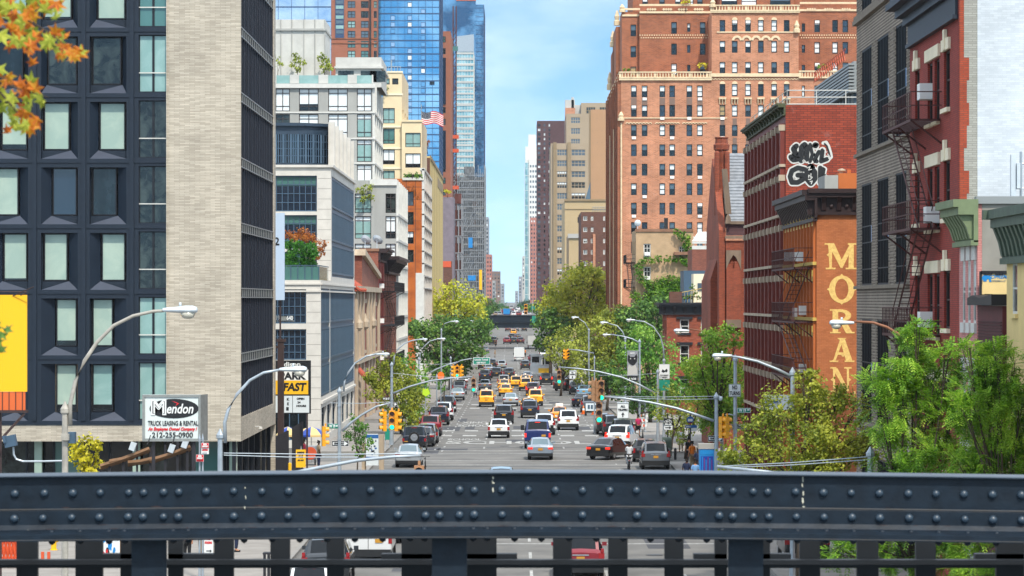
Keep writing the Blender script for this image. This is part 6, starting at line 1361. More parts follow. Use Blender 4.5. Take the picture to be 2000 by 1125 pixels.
D_=dist(744);x=X(1059,D_);z=gz(D_);g=thing('utility_truck','white utility truck with windowed cab and yellow chevron tail at the right','truck',(x,D_,z),PKR);mb=MB();mb.box(x-1.9,x+1.6,D_,D_+6,z+1.1,z+2.4);mb.box(x-1.8,x-.2,D_+1,D_+2.5,z+2.4,z+4.2);mb.box(x-.1,x+1.6,D_+.8,D_+5,z+3.7,z+4.1);mb.box(x+.3,x+.5,D_+1,D_+1.2,z+2.4,z+3.7);mb.build('body','car_truckwhite',g)
mb=MB();mb.box(x-1.6,x-.5,D_+.94,D_+.99,z+2.9,z+3.8);mb.box(x+.1,x+1.5,D_+4,D_+4.1,z+2.5,z+3.6);mb.build('windows','car_glass',g);mb=MB();mb.box(x-.6,x+1.2,D_-.06,D_-.01,z+1.3,z+2.0);mb.build('chevron_panel','sign_yellow',g)
for s in(-1.6,1.3):
    for y in(.9,5):t=MB();t.lathe((x+s-.13,D_+y,z+.5),[(.3,0),(.5,0),(.5,.26),(.3,.26)],12,axis='x');t.build('wheel','tyre',g)

# ================================================================ trees and plants
def leaf_mesh(name,C,Rr,mat,leaf,dens,seed,style='leaf',flat_=0.0):
    """C: blob centres (world), Rr: blob radii. Many leaf-sized faces gathered in clumps; style 'frond' gives drooping compound leaves"""
    rg=np.random.default_rng(seed);P_=[];Nn=[]
    for c,r in zip(C,Rr):
        nc=max(9,int((13 if style=='frond' else 20)*(r/.9)**.8));v=rg.normal(size=(nc,3));v/=np.linalg.norm(v,axis=1)[:,None]
        rad=r*rg.uniform(.35,1.0,nc)**.6;cc=np.array(c)+v*rad[:,None]*np.array([1,1-flat_,.85]);n=int(dens*(6 if style=='frond' else 8)*r*r/leaf/leaf)
        idx=rg.integers(0,nc,n);off=rg.normal(size=(n,3));s=r*.17*rg.uniform(.5,1.4,nc)[idx]
        p=cc[idx]+off*s[:,None];P_.append(p);q=p-np.array(c);q/=np.linalg.norm(q,axis=1)[:,None]+1e-6;Nn.append(q)
    P0=np.vstack(P_);N0=np.vstack(Nn);n=len(P0)
    nor=N0*.7+rg.normal(size=(n,3))*.6+np.array([0,0,.45]);nor/=np.linalg.norm(nor,axis=1)[:,None]
    t=rg.normal(size=(n,3));t-=(t*nor).sum(1)[:,None]*nor;t/=np.linalg.norm(t,axis=1)[:,None];b_=np.cross(nor,t)
    if style=='frond':
        t=N0*.8+rg.normal(size=(n,3))*.45;t[:,2]-=.05;t/=np.linalg.norm(t,axis=1)[:,None];b_=np.cross(t,np.array([0,0,1.0]));b_/=np.linalg.norm(b_,axis=1)[:,None]+1e-6
        vs=[];K=6;L_=leaf*4.2
        for k in range(K):
            u=(k/K-.35)*L_;base=P0+t*u+np.array([0,0,-1.0])*(k*k*leaf*.03)
            for sg in(-1,1):
                d_=b_*sg*.85+t*.45;d_[:,2]-=.15;w_=t*leaf*.26;l=leaf*1.25*(1-abs(k-2.5)*.1)
                vs.append(np.stack([base-w_*.4,base+d_*l*.5-w_,base+d_*l,base+d_*l*.5+w_],1))
        V_=np.concatenate(vs,0)
    else:
        s=leaf*rg.uniform(.6,1.3,n)[:,None];V_=np.stack([P0-t*s*.6,P0+b_*s*.42-t*s*.05,P0+t*s*.7,P0-b_*s*.42+nor*s*.1],1)
    m=len(V_);V_=V_.reshape(-1,3).astype(np.float32);return V_,m
def foliage_obj(name,C,Rr,mat,leaf,dens,seed,parent,style='leaf',flat_=0.0):
    V_,m=leaf_mesh(name,C,Rr,mat,leaf,dens,seed,style,flat_);o=org(parent)if parent else Vector((0,0,0));V_=V_-np.array(o,dtype=np.float32)
    me=bpy.data.meshes.new(name);me.vertices.add(m*4);me.vertices.foreach_set('co',V_.ravel());me.loops.add(m*4);me.loops.foreach_set('vertex_index',np.arange(m*4,dtype=np.int32));me.polygons.add(m)
    me.polygons.foreach_set('loop_start',np.arange(0,m*4,4,dtype=np.int32));me.polygons.foreach_set('loop_total',np.full(m,4,dtype=np.int32));me.update();me.validate();me.materials.append(M(mat))
    ob=bpy.data.objects.new(name,me);COL.objects.link(ob);setpar(ob,parent);return ob
NL=[0]
def tree(label,d,base_px,blobs,mat,leaf=.14,dens=2.2,tr=.14,seed=1,group=None,style='leaf',name='street_tree',base_z=None,cat='tree',spread=.55,trunk=True,bark='bark',flat_=0.0):
    bx=X(base_px,d);bz=gz(d)if base_z is None else base_z;g=thing(name,label,cat,(bx,d,bz),group);rg=random.Random(seed);C=[];Rr=[]
    for px,py,r in blobs:
        rm=r*d/F;q=P(px,py,d);q.y+=rg.uniform(-1,1)*spread*max(rm,.5)*1.6;C.append(tuple(q));Rr.append(rm)
    # a few blobs behind give the crown its depth
    for(c,r)in list(zip(C,Rr)):
        if spread>.3 and rg.random()<.6:C.append((c[0]+rg.uniform(-.3,.3)*r,c[1]+r*rg.uniform(.8,1.5),c[2]+rg.uniform(-.3,.2)*r));Rr.append(r*.85)
    cr=foliage_obj('crown',C,Rr,mat,leaf,dens,seed,g,style,flat_);NL[0]+=len(cr.data.polygons)
    if trunk:
        mb=MB();cz=sum(c[2]for c in C)/len(C);cx=sum(c[0]for c in C)/len(C);lo=min(c[2]-r*.3 for c,r in zip(C,Rr));fork=Vector((bx+(cx-bx)*.5,d,max(bz+.6,min(lo+.2,bz+(cz-bz)*.6))))
        mb.tube([(bx,d,bz-.1),(bx+(cx-bx)*.15,d,bz+(fork.z-bz)*.5),fork],[tr*1.25,tr,tr*.8],8)
        for c,r in zip(C,Rr):
            c=Vector(c);mid=fork.lerp(c,.55)+Vector((rg.uniform(-.2,.2)*r,rg.uniform(-.2,.2)*r,-.1*r));mb.tube([fork,mid,c],[tr*.6,tr*.34,tr*.12],5)
            for k in range(3):e=c+Vector((rg.uniform(-1,1),rg.uniform(-1,1),rg.uniform(-.3,1)))*r*.75;mb.tube([mid.lerp(c,.5),c.lerp(e,.5),e],[tr*.2,tr*.12,tr*.04],4,0,False)
        mb.build('trunk',bark,g,True)
    return g
SG='street trees along the right pavement';SL='street trees along the left pavement'
tree('large feathery bright green tree in the right foreground, taller left one',97,1790,[(1790,640,26),(1765,690,55),(1800,650,36),(1725,745,45),(1825,745,75),(1760,800,75),(1850,690,38),(1705,735,22),(1855,820,80),(1745,885,60),(1840,905,75),(1780,960,80),(1860,1010,80),(1720,985,55),(1760,1070,60),(1850,1095,60),(1672,1050,40),(1645,1085,35)],'leaf_locust',.11,.52,.09,11,SG,'frond')
tree('feathery bright green tree cut by the right edge of the photo',93,1975,[(1975,710,45),(1925,715,45),(1900,760,50),(1945,690,34),(1880,800,50),(1945,770,60),(1985,800,70),(1925,860,60),(1985,905,80),(1905,925,50),(1930,990,80),(2010,1000,80),(1920,1080,70),(2000,1090,70),(1885,680,22),(2020,860,70),(2040,780,60)],'leaf_locust',.11,.52,.09,12,SG,'frond')
tree('yellow-green plane tree under the MORAN lettering',119,1560,[(1575,755,38),(1535,800,48),(1610,805,60),(1490,840,48),(1565,865,65),(1640,860,60),(1450,875,40),(1670,800,32),(1520,905,50),(1600,920,55),(1425,895,26),(1690,880,40),(1585,728,18),(1640,770,25)],'leaf_plane',.11,1.6,.11,13,SG)
tree('rounded fresh green tree in front of the oxblood building',216,1395,[(1400,672,36),(1368,715,36),(1428,725,42),(1390,765,48),(1440,780,36),(1352,770,22),(1400,815,42),(1440,665,20),(1450,820,26),(1385,655,18),(1420,645,16)],'leaf_fresh',.16,1.7,.17,14,SG)
tree('thin dusty street tree beside the bicycle-lane sign',226,1310,[(1300,770,26),(1325,790,28),(1345,815,22),(1290,805,20),(1320,835,24),(1352,770,14)],'leaf_olive',.15,1.0,.09,15,SG,spread=.4)
tree('thin bare-branched street tree by the blue kiosk',214,1338,[(1345,830,18),(1335,855,16),(1360,810,14),(1365,790,12)],'leaf_olive',.14,.7,.08,16,SG,spread=.4)
tree('dark green street tree behind the traffic-direction sign',262,1242,[(1235,765,24),(1262,770,26),(1248,795,20),(1280,800,20),(1220,745,20)],'leaf_dark',.19,1.5,.1,17,SG)
tree('bright green leafy tree beside the animal banner',292,1270,[(1235,690,30),(1265,720,38),(1300,735,38),(1290,690,34),(1215,725,26),(1310,770,30),(1255,655,28),(1278,765,30)],'leaf_mid',.24,1.6,.16,18,SG)
tree('tall dark tree behind the small red house lamp',352,1270,[(1255,615,34),(1285,640,36),(1240,655,34),(1270,680,38),(1290,600,26),(1225,620,24),(1300,690,26)],'leaf_dark',.3,1.7,.2,19,SG)
tree('broad yellow-green tree with sunlit crown right of the sky gap',520,1125,[(1125,535,26),(1160,538,26),(1142,528,20),(1178,548,20),(1125,555,30),(1095,570,32),(1145,580,40),(1178,575,24),(1070,605,26),(1110,610,36),(1160,618,36),(1190,600,24),(1085,590,20)],'leaf_yellowgreen',.42,1.7,.3,20,SG)
tree('dark lower tree left of the broad yellow-green one',480,1075,[(1062,630,24),(1082,655,30),(1060,665,20),(1098,640,28),(1075,615,20)],'leaf_dark',.4,1.8,.25,21,SG)
tree('olive-brown tree above the right line of cars',405,1150,[(1120,665,36),(1160,655,38),(1195,650,34),(1140,695,38),(1180,695,40),(1215,680,34),(1105,700,24),(1165,735,34),(1205,730,34),(1222,640,26),(1195,620,26),(1215,612,22),(1178,625,22),(1235,660,26)],'leaf_olive',.28,1.5,.22,22,SG)
tree('second olive tree nearer, over the grey off-road car',330,1185,[(1170,745,22),(1195,755,26),(1210,735,24),(1180,720,22),(1215,765,20)],'leaf_dark',.27,1.5,.14,23,SG)
tree('pale gold-green tree before the yellow wall on the left',555,870,[(860,575,30),(892,568,26),(918,590,30),(845,605,28),(880,605,30),(930,612,22),(815,600,26),(905,625,24),(938,585,14),(800,570,14)],'leaf_yellowgreen',.42,1.2,.24,24,SL)
tree('big dark green tree on the left above the traffic',425,880,[(825,650,30),(860,645,34),(895,640,32),(925,650,28),(840,685,34),(880,685,38),(920,685,30),(945,640,20),(860,718,28),(900,715,24),(805,640,18)],'leaf_dark',.34,1.8,.25,25,SL)
tree('dark tree left of the bridge, smaller and farther',600,942,[(945,610,16),(950,635,18),(938,655,18),(950,660,12),(930,630,18)],'leaf_dark',.42,1.7,.2,26,SL)
tree('mottled green tree in front of the brick hall on the left',258,785,[(762,712,26),(745,740,30),(785,745,34),(728,765,22),(770,780,36),(805,780,30),(790,815,30),(815,825,20),(720,740,14),(760,700,16)],'leaf_plane',.19,1.4,.13,27,SL)
tree('second mottled tree just behind, darker',276,800,[(790,710,24),(815,735,26),(800,760,26),(820,770,20),(810,805,22)],'leaf_mid',.2,1.5,.13,28,SL)
tree('bright green sapling beside the orange round sign',318,868,[(866,735,14),(860,755,11),(872,718,9)],'leaf_mid',.2,1.6,.07,29,SL)
tree('sparse sapling with white stems by the information totem',172,697,[(690,850,22),(705,830,18),(712,865,20),(688,815,12),(700,880,18)],'leaf_mid',.12,.75,.05,30,SL,spread=.4)
tree('yellow-green bamboo clump behind the tan lamp post',152,165,[(150,880,20),(175,868,20),(160,900,24),(185,895,18),(192,872,12),(170,930,24)],'leaf_gold',.17,1.4,.05,31,name='bamboo_clump',cat='plant',spread=.4)
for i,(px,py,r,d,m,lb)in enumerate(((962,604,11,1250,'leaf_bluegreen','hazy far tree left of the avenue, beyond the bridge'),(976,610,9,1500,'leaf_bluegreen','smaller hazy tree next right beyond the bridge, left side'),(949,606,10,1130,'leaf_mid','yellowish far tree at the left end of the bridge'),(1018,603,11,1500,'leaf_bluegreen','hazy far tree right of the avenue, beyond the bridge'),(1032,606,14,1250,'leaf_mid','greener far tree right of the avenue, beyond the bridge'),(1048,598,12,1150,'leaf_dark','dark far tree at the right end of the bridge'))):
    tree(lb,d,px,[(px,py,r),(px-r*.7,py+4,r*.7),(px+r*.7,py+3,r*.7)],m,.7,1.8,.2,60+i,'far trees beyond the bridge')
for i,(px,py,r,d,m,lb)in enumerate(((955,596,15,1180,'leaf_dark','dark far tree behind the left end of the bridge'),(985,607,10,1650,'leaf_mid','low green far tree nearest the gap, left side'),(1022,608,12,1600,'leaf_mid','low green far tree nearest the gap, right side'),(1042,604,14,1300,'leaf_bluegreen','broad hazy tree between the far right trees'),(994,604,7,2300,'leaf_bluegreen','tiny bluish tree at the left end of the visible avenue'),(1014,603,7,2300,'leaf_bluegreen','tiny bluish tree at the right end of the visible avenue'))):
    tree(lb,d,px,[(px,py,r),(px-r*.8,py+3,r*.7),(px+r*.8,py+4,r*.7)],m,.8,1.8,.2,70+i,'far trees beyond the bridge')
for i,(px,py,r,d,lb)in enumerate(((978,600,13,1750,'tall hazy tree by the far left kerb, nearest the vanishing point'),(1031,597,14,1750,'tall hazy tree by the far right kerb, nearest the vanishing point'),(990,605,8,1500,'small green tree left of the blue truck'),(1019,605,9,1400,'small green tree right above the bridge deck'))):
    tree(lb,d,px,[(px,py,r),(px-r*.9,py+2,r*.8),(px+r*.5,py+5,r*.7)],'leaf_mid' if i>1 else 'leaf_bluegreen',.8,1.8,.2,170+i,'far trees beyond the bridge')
tree('olive street tree hiding the utility truck cab',392,1095,[(1078,672,20),(1100,690,24),(1075,695,15),(1120,715,24),(1100,718,14),(1135,740,16),(1120,680,24)],'leaf_olive',.28,.9,.14,32,SG)
# roof plants
TR='roof terrace plants'
for i,(d,bp,bz_,bl,m,lf,lb)in enumerate(((392,582,Z(164,386),[(578,112,10),(588,120,10),(572,126,8),(582,134,9)],'leaf_olive',.22,'middle small tree on the grey block roof terrace'),(392,632,Z(164,386),[(626,112,10),(638,122,11),(645,133,9),(630,134,10)],'leaf_olive',.22,'right small tree on the grey block roof terrace'),(392,542,Z(164,386),[(541,114,8),(546,126,8)],'leaf_olive',.22,'left small tree on the grey block roof terrace'),
        (381,712,Z(400,382),[(705,372,10),(718,368,11),(725,385,9),(708,388,9)],'leaf_olive',.2,'autumn-tinted terrace shrub above the white panels'),(488,749,Z(185,489),[(748,165,6),(752,174,7),(749,183,5)],'leaf_ivy',.25,'green shrub on the cream block ledge'),(478,805,Z(349,480),[(795,342,7),(808,340,8),(820,345,7)],'leaf_ivy',.25,'green bushes on the rust-orange block roof'),
        (520,835,Z(300,520),[(831,284,6),(834,278,6)],'leaf_rust',.25,'dark red shrub by the flag'),(741,874,Z(385,741),[(871,373,5),(877,374,5)],'leaf_gold',.4,'yellow-green bush on the grey-purple roof'),(455.5,1372,Z(146,453),[(1368,128,7),(1378,127,7)],'leaf_gold',.28,'yellow-green shrub on the brick complex terrace'),(455.5,1606,Z(146,453),[(1600,131,6),(1612,129,6)],'leaf_ivy',.28,'green shrub behind the right balustrade'),
        (460.5,1340,Z(22,461),[(1335,4,6),(1345,3,5)],'leaf_gold',.28,'golden shrub on the upper terrace'),(318.2,1340,Z(590,317),[(1325,578,7),(1338,580,7),(1350,579,7),(1362,581,6),(1375,581,6),(1386,581,6)],'leaf_dark',.16,'dark planter shrubs along the red house roof edge'),(319,1353,Z(590,317),[(1352,560,6),(1356,570,7)],'leaf_dark',.16,'small conifer on the red house roof'),
        (455.5,1222,Z(146,453),[(1220,136,4),(1226,137,4)],'leaf_ivy',.28,'low green plant at the left terrace corner'))):
    tree(lb,d,bp,bl,m,lf,1.5,.05,80+i,TR,name='terrace_plant',base_z=bz_,cat='plant',spread=.2)
g=thing('ivy','green ivy hanging down the tan brick house front','plant',P(1300,600,396));bl=[(1320,452,5),(1330,458,7),(1338,466,8),(1343,478,8),(1346,490,8),(1348,502,8),(1343,512,8),(1333,508,6),(1318,506,6),(1303,505,6),(1288,505,6),(1272,508,6),(1258,508,7),(1249,518,7),(1246,532,7),(1251,545,7),(1262,553,9),(1278,560,14),(1298,556,16),(1318,558,16),(1336,556,14),(1290,580,20),(1262,590,16),(1240,575,8),(1320,585,18)]
foliage_obj('leaves',[tuple(P(a,c,396.2))for a,c,r in bl],[r*1.35*396/F for a,c,r in bl],'leaf_ivy',.2,2.2,91,g,flat_=.6)
# clipped hedge and orange maple on the limestone terrace
g=thing('hedge','dense clipped green hedge on the limestone office terrace','hedge',P(586,540,238));C=[];rr=random.Random(4)
for i in range(60):C.append(tuple(P(558+rr.random()*56,472+rr.random()*50,238+rr.random()*3)))
foliage_obj('leaves',C,[.36]*60,'leaf_hedge',.1,1.6,92,g);mb=MB();mb.box(X(556,238),X(618,238),237.7,241,za(545),za(524));mb.build('planter','slate_blue_dark',g)
tree('orange-brown maple rising behind the terrace hedge',243,600,[(572,462,14),(590,458,15),(608,466,16),(622,480,14),(630,492,12),(560,456,10),(616,500,12)],'leaf_rust',.13,1.5,.06,93,name='maple_tree',base_z=za(545))
# autumn maple twig hanging into the top left corner, close to the camera
def maple_leaf(mb,c,s,rg,m=0):
    nrm=Vector((rg.uniform(-.7,.7),-1,rg.uniform(-.5,.9))).normalized();t=nrm.orthogonal().normalized();t.rotate(Matrix.Rotation(rg.uniform(0,6.28),3,nrm));u=nrm.cross(t);pts=[]
    for a,r in((0,1),(18,.5),(38,.55),(58,.95),(78,.42),(105,.7),(130,.3),(180,.25),(230,.3),(255,.7),(282,.42),(302,.95),(322,.55),(342,.5)):
        pts.append(c+(t*math.cos(R(a))+u*math.sin(R(a)))*s*r+nrm*(math.cos(R(a*3))*s*.12))
    cc=c+nrm*s*.1
    for i in range(len(pts)):mb.face([cc,pts[i],pts[(i+1)%len(pts)]],m)
g=thing('maple_branch','orange and green maple twigs hanging into the top left corner','branch',P(-60,60,6.5));mb=MB();tw=MB();rg=random.Random(6)
twigs=[[(-80,60),(0,55),(70,75),(150,108)],[(-80,20),(20,20),(90,60),(130,90)],[(-80,160),(-10,155),(40,175),(95,190)],[(-80,190),(0,180),(30,215),(50,240)],[(-60,-20),(60,-5),(110,10)]]
for tw_ in twigs:tw.tube([P(a,c,6.5)for a,c in tw_],[.004,.003,.0018,.001][:len(tw_)],5)
for i in range(150):
    tw_=rg.choice(twigs[:1]+twigs[:2]+twigs[2:]);k=rg.randrange(len(tw_)-1);f_=rg.random();a=tw_[k][0]+(tw_[k+1][0]-tw_[k][0])*f_;c=tw_[k][1]+(tw_[k+1][1]-tw_[k][1])*f_
    end=(a+80)/240;maple_leaf(mb,P(a+rg.gauss(0,16),c+rg.gauss(4,26*(1.15-end)),6.5+rg.uniform(-.25,.25)),rg.uniform(.020,.034)*(1.15-.45*end),rg,0 if rg.random()<.6 else 1)
mb.build('leaves',['leaf_autumn','leaf_plane'],g);tw.build('twig','bark',g)
g=thing('maple_twig','dark green leaf tips at the left edge in front of the yellow billboard','branch',P(-20,660,6.5));mb=MB();rg=random.Random(3)
for a,c in((-8,640),(4,652),(-4,668),(12,645),(2,685)):maple_leaf(mb,P(a,c,6.5),.02,rg,0)
mb.build('leaves',['leaf_dark'],g)

# ================================================================ lamps, signals, signs
LG='cobra-head street lamps'
def pole(mb,x,y,z0,z1,r=.1,m=0):
    mb.tube([(x,y,z0),(x,y,z0+1.0)],[r*1.35,r*1.25],8,m);mb.tube([(x,y,z0+1.0),(x,y,z1)],[r*1.05,r*.85],8,m);mb.lathe((x,y,z1),[(r*.95,-.08),(r*1.3,-.04),(r*1.3,.06),(r*.8,.14),(r*.2,.26)],8,m)
def lamp(label,d,base_px,top_py,arm,head,mat='galvanised',armmat=None,r=.1,poleon=True,bz=None):
    """arm: picture points of the bracket; head: (x0, x1, y) of the luminaire, x0 where it joins the arm"""
    x=X(base_px,d);z0=gz(d)+.14 if bz is None else bz;g=thing('street_lamp',label,'street lamp',(x,d,z0),LG)
    if poleon:mb=MB();pole(mb,x,d,z0,Z(top_py,d),r);[mb.lathe((x,d,z0+q),[(r*1.3,0),(r*1.3,.05)],8)for q in(2.2,3.4,5.2)];mb.build('pole',mat,g)
    mb=MB();pts=[P(a,c,d)for a,c in arm];n=len(pts);mb.tube(pts,[.06-.022*i/n for i in range(n)],8);mb.build('arm',armmat or mat,g,True)
    x0,x1,y=head;a=P(x0,y,d);s=1 if x1>x0 else-1;ln=abs(x1-x0)*d/F;k=ln/.72
    mb=MB();prof=[(0,.05,.045),(.12,.09,.06),(.4,.13,.075),(.65,.17,.10),(.85,.17,.10),(.97,.12,.07),(1.0,.04,.03)];rings=[]
    for t,w_,h in prof:rings.append([(a.x+s*t*ln,d+w_*k*math.cos(q*math.pi/5),a.z+h*k*math.sin(q*math.pi/5)*(1.0 if q<=5 else .7))for q in range(10)])
    for i in range(len(rings)-1):
        for q in range(10):mb.face([rings[i][q],rings[i][(q+1)%10],rings[i+1][(q+1)%10],rings[i+1][q]])
    mb.face(rings[0]);mb.face(rings[-1]);mb.lathe((a.x+s*ln*.5,d,a.z+.1*k),[(.035,-.03),(.035,.08)],8)
    h_=mb.build('lamp_head','lamp_grey',g,True);mb=MB();mb.lathe((a.x+s*ln*.72,d,a.z-.05*k),[(.04*k,-.13*k),(.12*k,-.10*k),(.16*k,0)],10);mb.build('lens','lamp_lens',h_,True);return g
lamp('tall tan lamp post at the far left arching over the panel building',82,127,803,[(137,830),(137,790),(147,745),(165,705),(190,668),(222,636),(260,617),(300,608),(320,607)],(318,386,606),'pole_tan',r=.095)
lamp('pale blue-grey lamp post whose head overlaps the PARK FAST sign',98,430,853,[(440,865),(439,825),(446,800),(463,770),(488,743),(515,728),(548,722)],(546,600,722),r=.095)
lamp('lamp post with the green W 19 ST sign on the left corner',165,663,765,[(671,765),(673,745),(680,728),(694,709),(715,696),(737,691)],(735,761,692),r=.1)
lamp('lamp post carrying the second mast arm, one corner beyond W 19 ST on the left',235,765,713,[(769,713),(770,696),(777,682),(790,671),(805,665),(820,663)],(818,835,663),r=.11)
lamp('lamp post farther left with a hooped arm over dark trees',300,818,702,[(819,704),(821,690),(828,677),(840,666),(855,662)],(853,870,662),r=.11)
lamp('white lamp head over the MORAN letter R on a rusty curved arm',103,1778,690,[(1776,690),(1770,668),(1752,651),(1732,639),(1705,630),(1668,628)],(1668,1620,631),'pole_tan','rust_pipe',r=.1)
lamp('lamp on a long straight slanting arm before the oxblood building',120,1548,730,[(1545,735),(1520,722),(1480,706),(1445,698),(1428,696)],(1430,1391,695),r=.1)
lamp('lamp on a dark arched arm in front of the small red house',218,1410,700,[(1408,690),(1400,672),(1388,657),(1370,646),(1344,642)],(1346,1316,646),'pole_tan','rust_pipe',r=.1)
lamp('lamp with a tall hooped arm above the white camera-style sign',238,1297,705,[(1297,705),(1296,680),(1290,658),(1276,638),(1258,628),(1240,626)],(1241,1223,625),r=.1)
lamp('lamp on a straight arm over the animal banner',262,1249,668,[(1248,669),(1235,662),(1218,657),(1192,653)],(1193,1177,654),r=.1)
lamp('lamp just above and behind the animal banner one',310,1221,662,[(1221,662),(1216,648),(1205,636),(1186,631)],(1188,1172,630),r=.11)
lamp('small distant lamp in front of the olive tree, upper',395,1150,645,[(1150,645),(1142,630),(1130,622)],(1131,1116,620),r=.11)
lamp('small distant lamp in front of the olive tree, lower',420,1157,662,[(1157,662),(1148,652),(1138,649)],(1139,1128,648),r=.11)
lamp('distant left lamp in front of the dark tree',398,862,645,[(862,645),(868,632),(880,628)],(880,896,628),r=.11)
lamp('farther left lamp between the dark trees',470,905,640,[(905,640),(908,630),(914,627)],(913,926,627),r=.12)
# ---- signals
def head3(mb,c,yaw,mats,lit=None,sz=.3):
    """three-lens signal head: housing, visors, lenses; c = top centre"""
    for i in range(3):
        T=Matrix.Translation(Vector(c)+Vector((0,0,-sz*1.12*(i+.5))))@Matrix.Rotation(yaw,4,'Z');mb.T=T
        mb.box(-sz*.5,sz*.5,0,sz*.55,-sz*.53,sz*.53,0)
        n=10;o=[(sz*.42*math.cos(math.pi*(-.15+1.3*q/n)),sz*.42*math.sin(math.pi*(-.15+1.3*q/n)))for q in range(n+1)]
        for q in range(n):(a,c_),(e,f_)=o[q],o[q+1];mb.face([(a,0,c_),(e,0,f_),(e,-sz*.62,f_-.01),(a,-sz*.62,c_-.01)],0);mb.face([(a*.93,-.0,c_*.93),(e*.93,0,f_*.93),(e*.93,-sz*.62,f_*.93-.01),(a*.93,-sz*.62,c_*.93-.01)],1)
        mb.lathe((0,-.012,0),[(sz*.4,0),(sz*.38,.01)],12,2 if lit==i else 1 if lit is None else 3,axis='y');mb.T=None
def mast(label,d,base_px,arm,wires,heads,top_py=None,mat='galvanised',housing='signal_yellow',polegiven=False,r=.075,sc=1):
    g=thing('traffic_signal',label,'traffic light',(X(base_px,d),d,gz(d)+.14),'traffic signals on mast arms')
    if not polegiven:mb=MB();pole(mb,X(base_px,d),d,gz(d)+.14,Z(top_py,d),.11);mb.build('pole',mat,g)
    mb=MB();pts=[P(a,c,d)for a,c in arm];n=len(pts);mb.tube(pts,[r-r*.45*i/n for i in range(n)],8);mb.build('mast_arm',mat,g,True)
    if wires:
        mb=MB()
        for(a,c),(e,f_)in wires:mb.tube([P(a,c,d),P((a+e)/2,(c+f_)/2+2,d),P(e,f_,d)],.016,5)
        mb.build('stay_wire',mat,g)
    for px,py,yaw,lit in heads:
        mb=MB();c=P(px,py,d);sz=.32*sc;c.y-=.25;head3(mb,c,R(yaw),None,lit,sz);mb.box(c.x-.04,c.x+.04,c.y+.1,c.y+.2,c.z,c.z+.14,0);mb.build('signal_head',[housing,'signal_black','signal_green','signal_dim'],g)
    return g
mast('nearest mast arm crossing low over the silver sedan, tan signal cut by the railing',98,430,[(436,958),(500,942),(560,927),(620,914),(700,899),(770,892),(822,890)],[((437,885),(824,886)),((437,889),(700,893))],[(819,908,0,None)],polegiven=True,housing='signal_tan')
mast('yellow three-way signal cluster hanging at the left centre, green lit',165,663,[(668,842),(685,826),(707,810),(735,794),(763,787)],[((645,787),(762,785))],[(748,803,-75,None),(766,801,0,2),(779,803,75,None)],polegiven=True)
mast('yellow signal on the left W 19 ST post seen from behind',165,652,[(655,830),(648,828),(636,828)],None,[(636,832,100,None)],polegiven=True,r=.03)
mast('tan signal with a green countdown at the tip of the second left arm',235,765,[(768,768),(800,755),(840,744),(885,738),(922,736)],[((768,729),(900,738))],[(925,738,0,2)],polegiven=True,housing='signal_tan')
mast('yellow signal trio on the third left arm beside the orange round sign',300,818,[(823,738),(850,722),(875,712),(893,707)],[((820,711),(893,708))],[(885,714,-75,None),(893,714,0,2),(902,714,75,None)],polegiven=True,sc=1.05)
mast('signals on the long right arm from the camera-topped post, tan backs and green lens',158,1399,[(1394,822),(1360,810),(1320,797),(1270,786),(1220,778),(1168,774)],[((1397,774),(1170,773)),((1397,779),(1250,778)),((1250,778),(1170,774))],[(1157,742,-110,None),(1164,744,-140,None),(1174,742,0,2),(1170,785,0,2)],top_py=776,housing='signal_tan')
mast('signal on the second right arm with a distant green lens',235,1285,[(1280,768),(1250,752),(1215,737),(1170,726),(1130,720),(1093,717)],[((1284,729),(1168,733))],[(1092,722,0,2)],top_py=727,housing='signal_tan')
mast('yellow signal on the right corner post beside the plane tree',151,1436,[(1436,812),(1424,809),(1416,810)],None,[(1412,813,60,None),(1420,813,120,None)],polegiven=True,r=.035)
mast('small yellow signal among the olive leaves at the right',372,1140,[(1160,690),(1130,684),(1108,682)],None,[(1102,683,-60,None),(1109,683,20,None)],polegiven=True,sc=1.1)
mast('distant yellow signal above the bridge, right of the gap',1010,1040,[(1050,592),(1040,592),(1028,593)],None,[(1027,594,0,None)],top_py=588,sc=3.2)
mast('near right mast arm dipping behind the railing',99,1700,[(1700,960),(1600,940),(1500,922),(1400,911)],[((1697,892),(1400,911)),((1697,898),(1402,914))],[],top_py=888)
# ---- sign helpers
def sign(label,d,x0,y0,x1,y1,back='sign_white',name='street_sign',cat='sign',group=None,post=None,tw=.02,rim=None,posts='galvanised',rimw=.03):
    a,c=P(x0,y1,d),P(x1,y0,d);g=thing(name,label,cat,(a.x,d,a.z),group);mb=MB();mb.box(a.x,c.x,d-tw,d,a.z,c.z,0)
    if rim:
        for q in((a.x,c.x,a.z,a.z+rimw),(a.x,c.x,c.z-rimw,c.z),(a.x,a.x+rimw,a.z+rimw,c.z-rimw),(c.x-rimw,c.x,a.z+rimw,c.z-rimw)):mb.box(q[0],q[1],d-tw-.006,d-tw,q[2],q[3],1)
    mb.build('sign_plate',[back,rim or back],g)
    if post:mb=MB();px,top=post;pole(mb,X(px,d+.1),d+.1,gz(d)+.14,Z(top,d),.04 if px!=1436 else .1);mb.build('post',posts,g)
    return g
def st(g,body,px,py,d,size,mat='sign_black',width=None,bold=.01,dy=.03,shear=0,xs=1):return text(body,(X(px,d),d-dy,Z(py,d)),size,mat,g,0,.004,bold,shear,width,xs)
K_=lambda n,d:n*d/F
g=sign('white NO TURNS sign on the tall right post',151,1423,750,1447,775,rim='sign_metal',post=(1436,703));st(g,'NO',1435,757,150.9,.27,width=K_(10,151));st(g,'TURNS',1435,768.5,150.9,.26,width=K_(20,151))
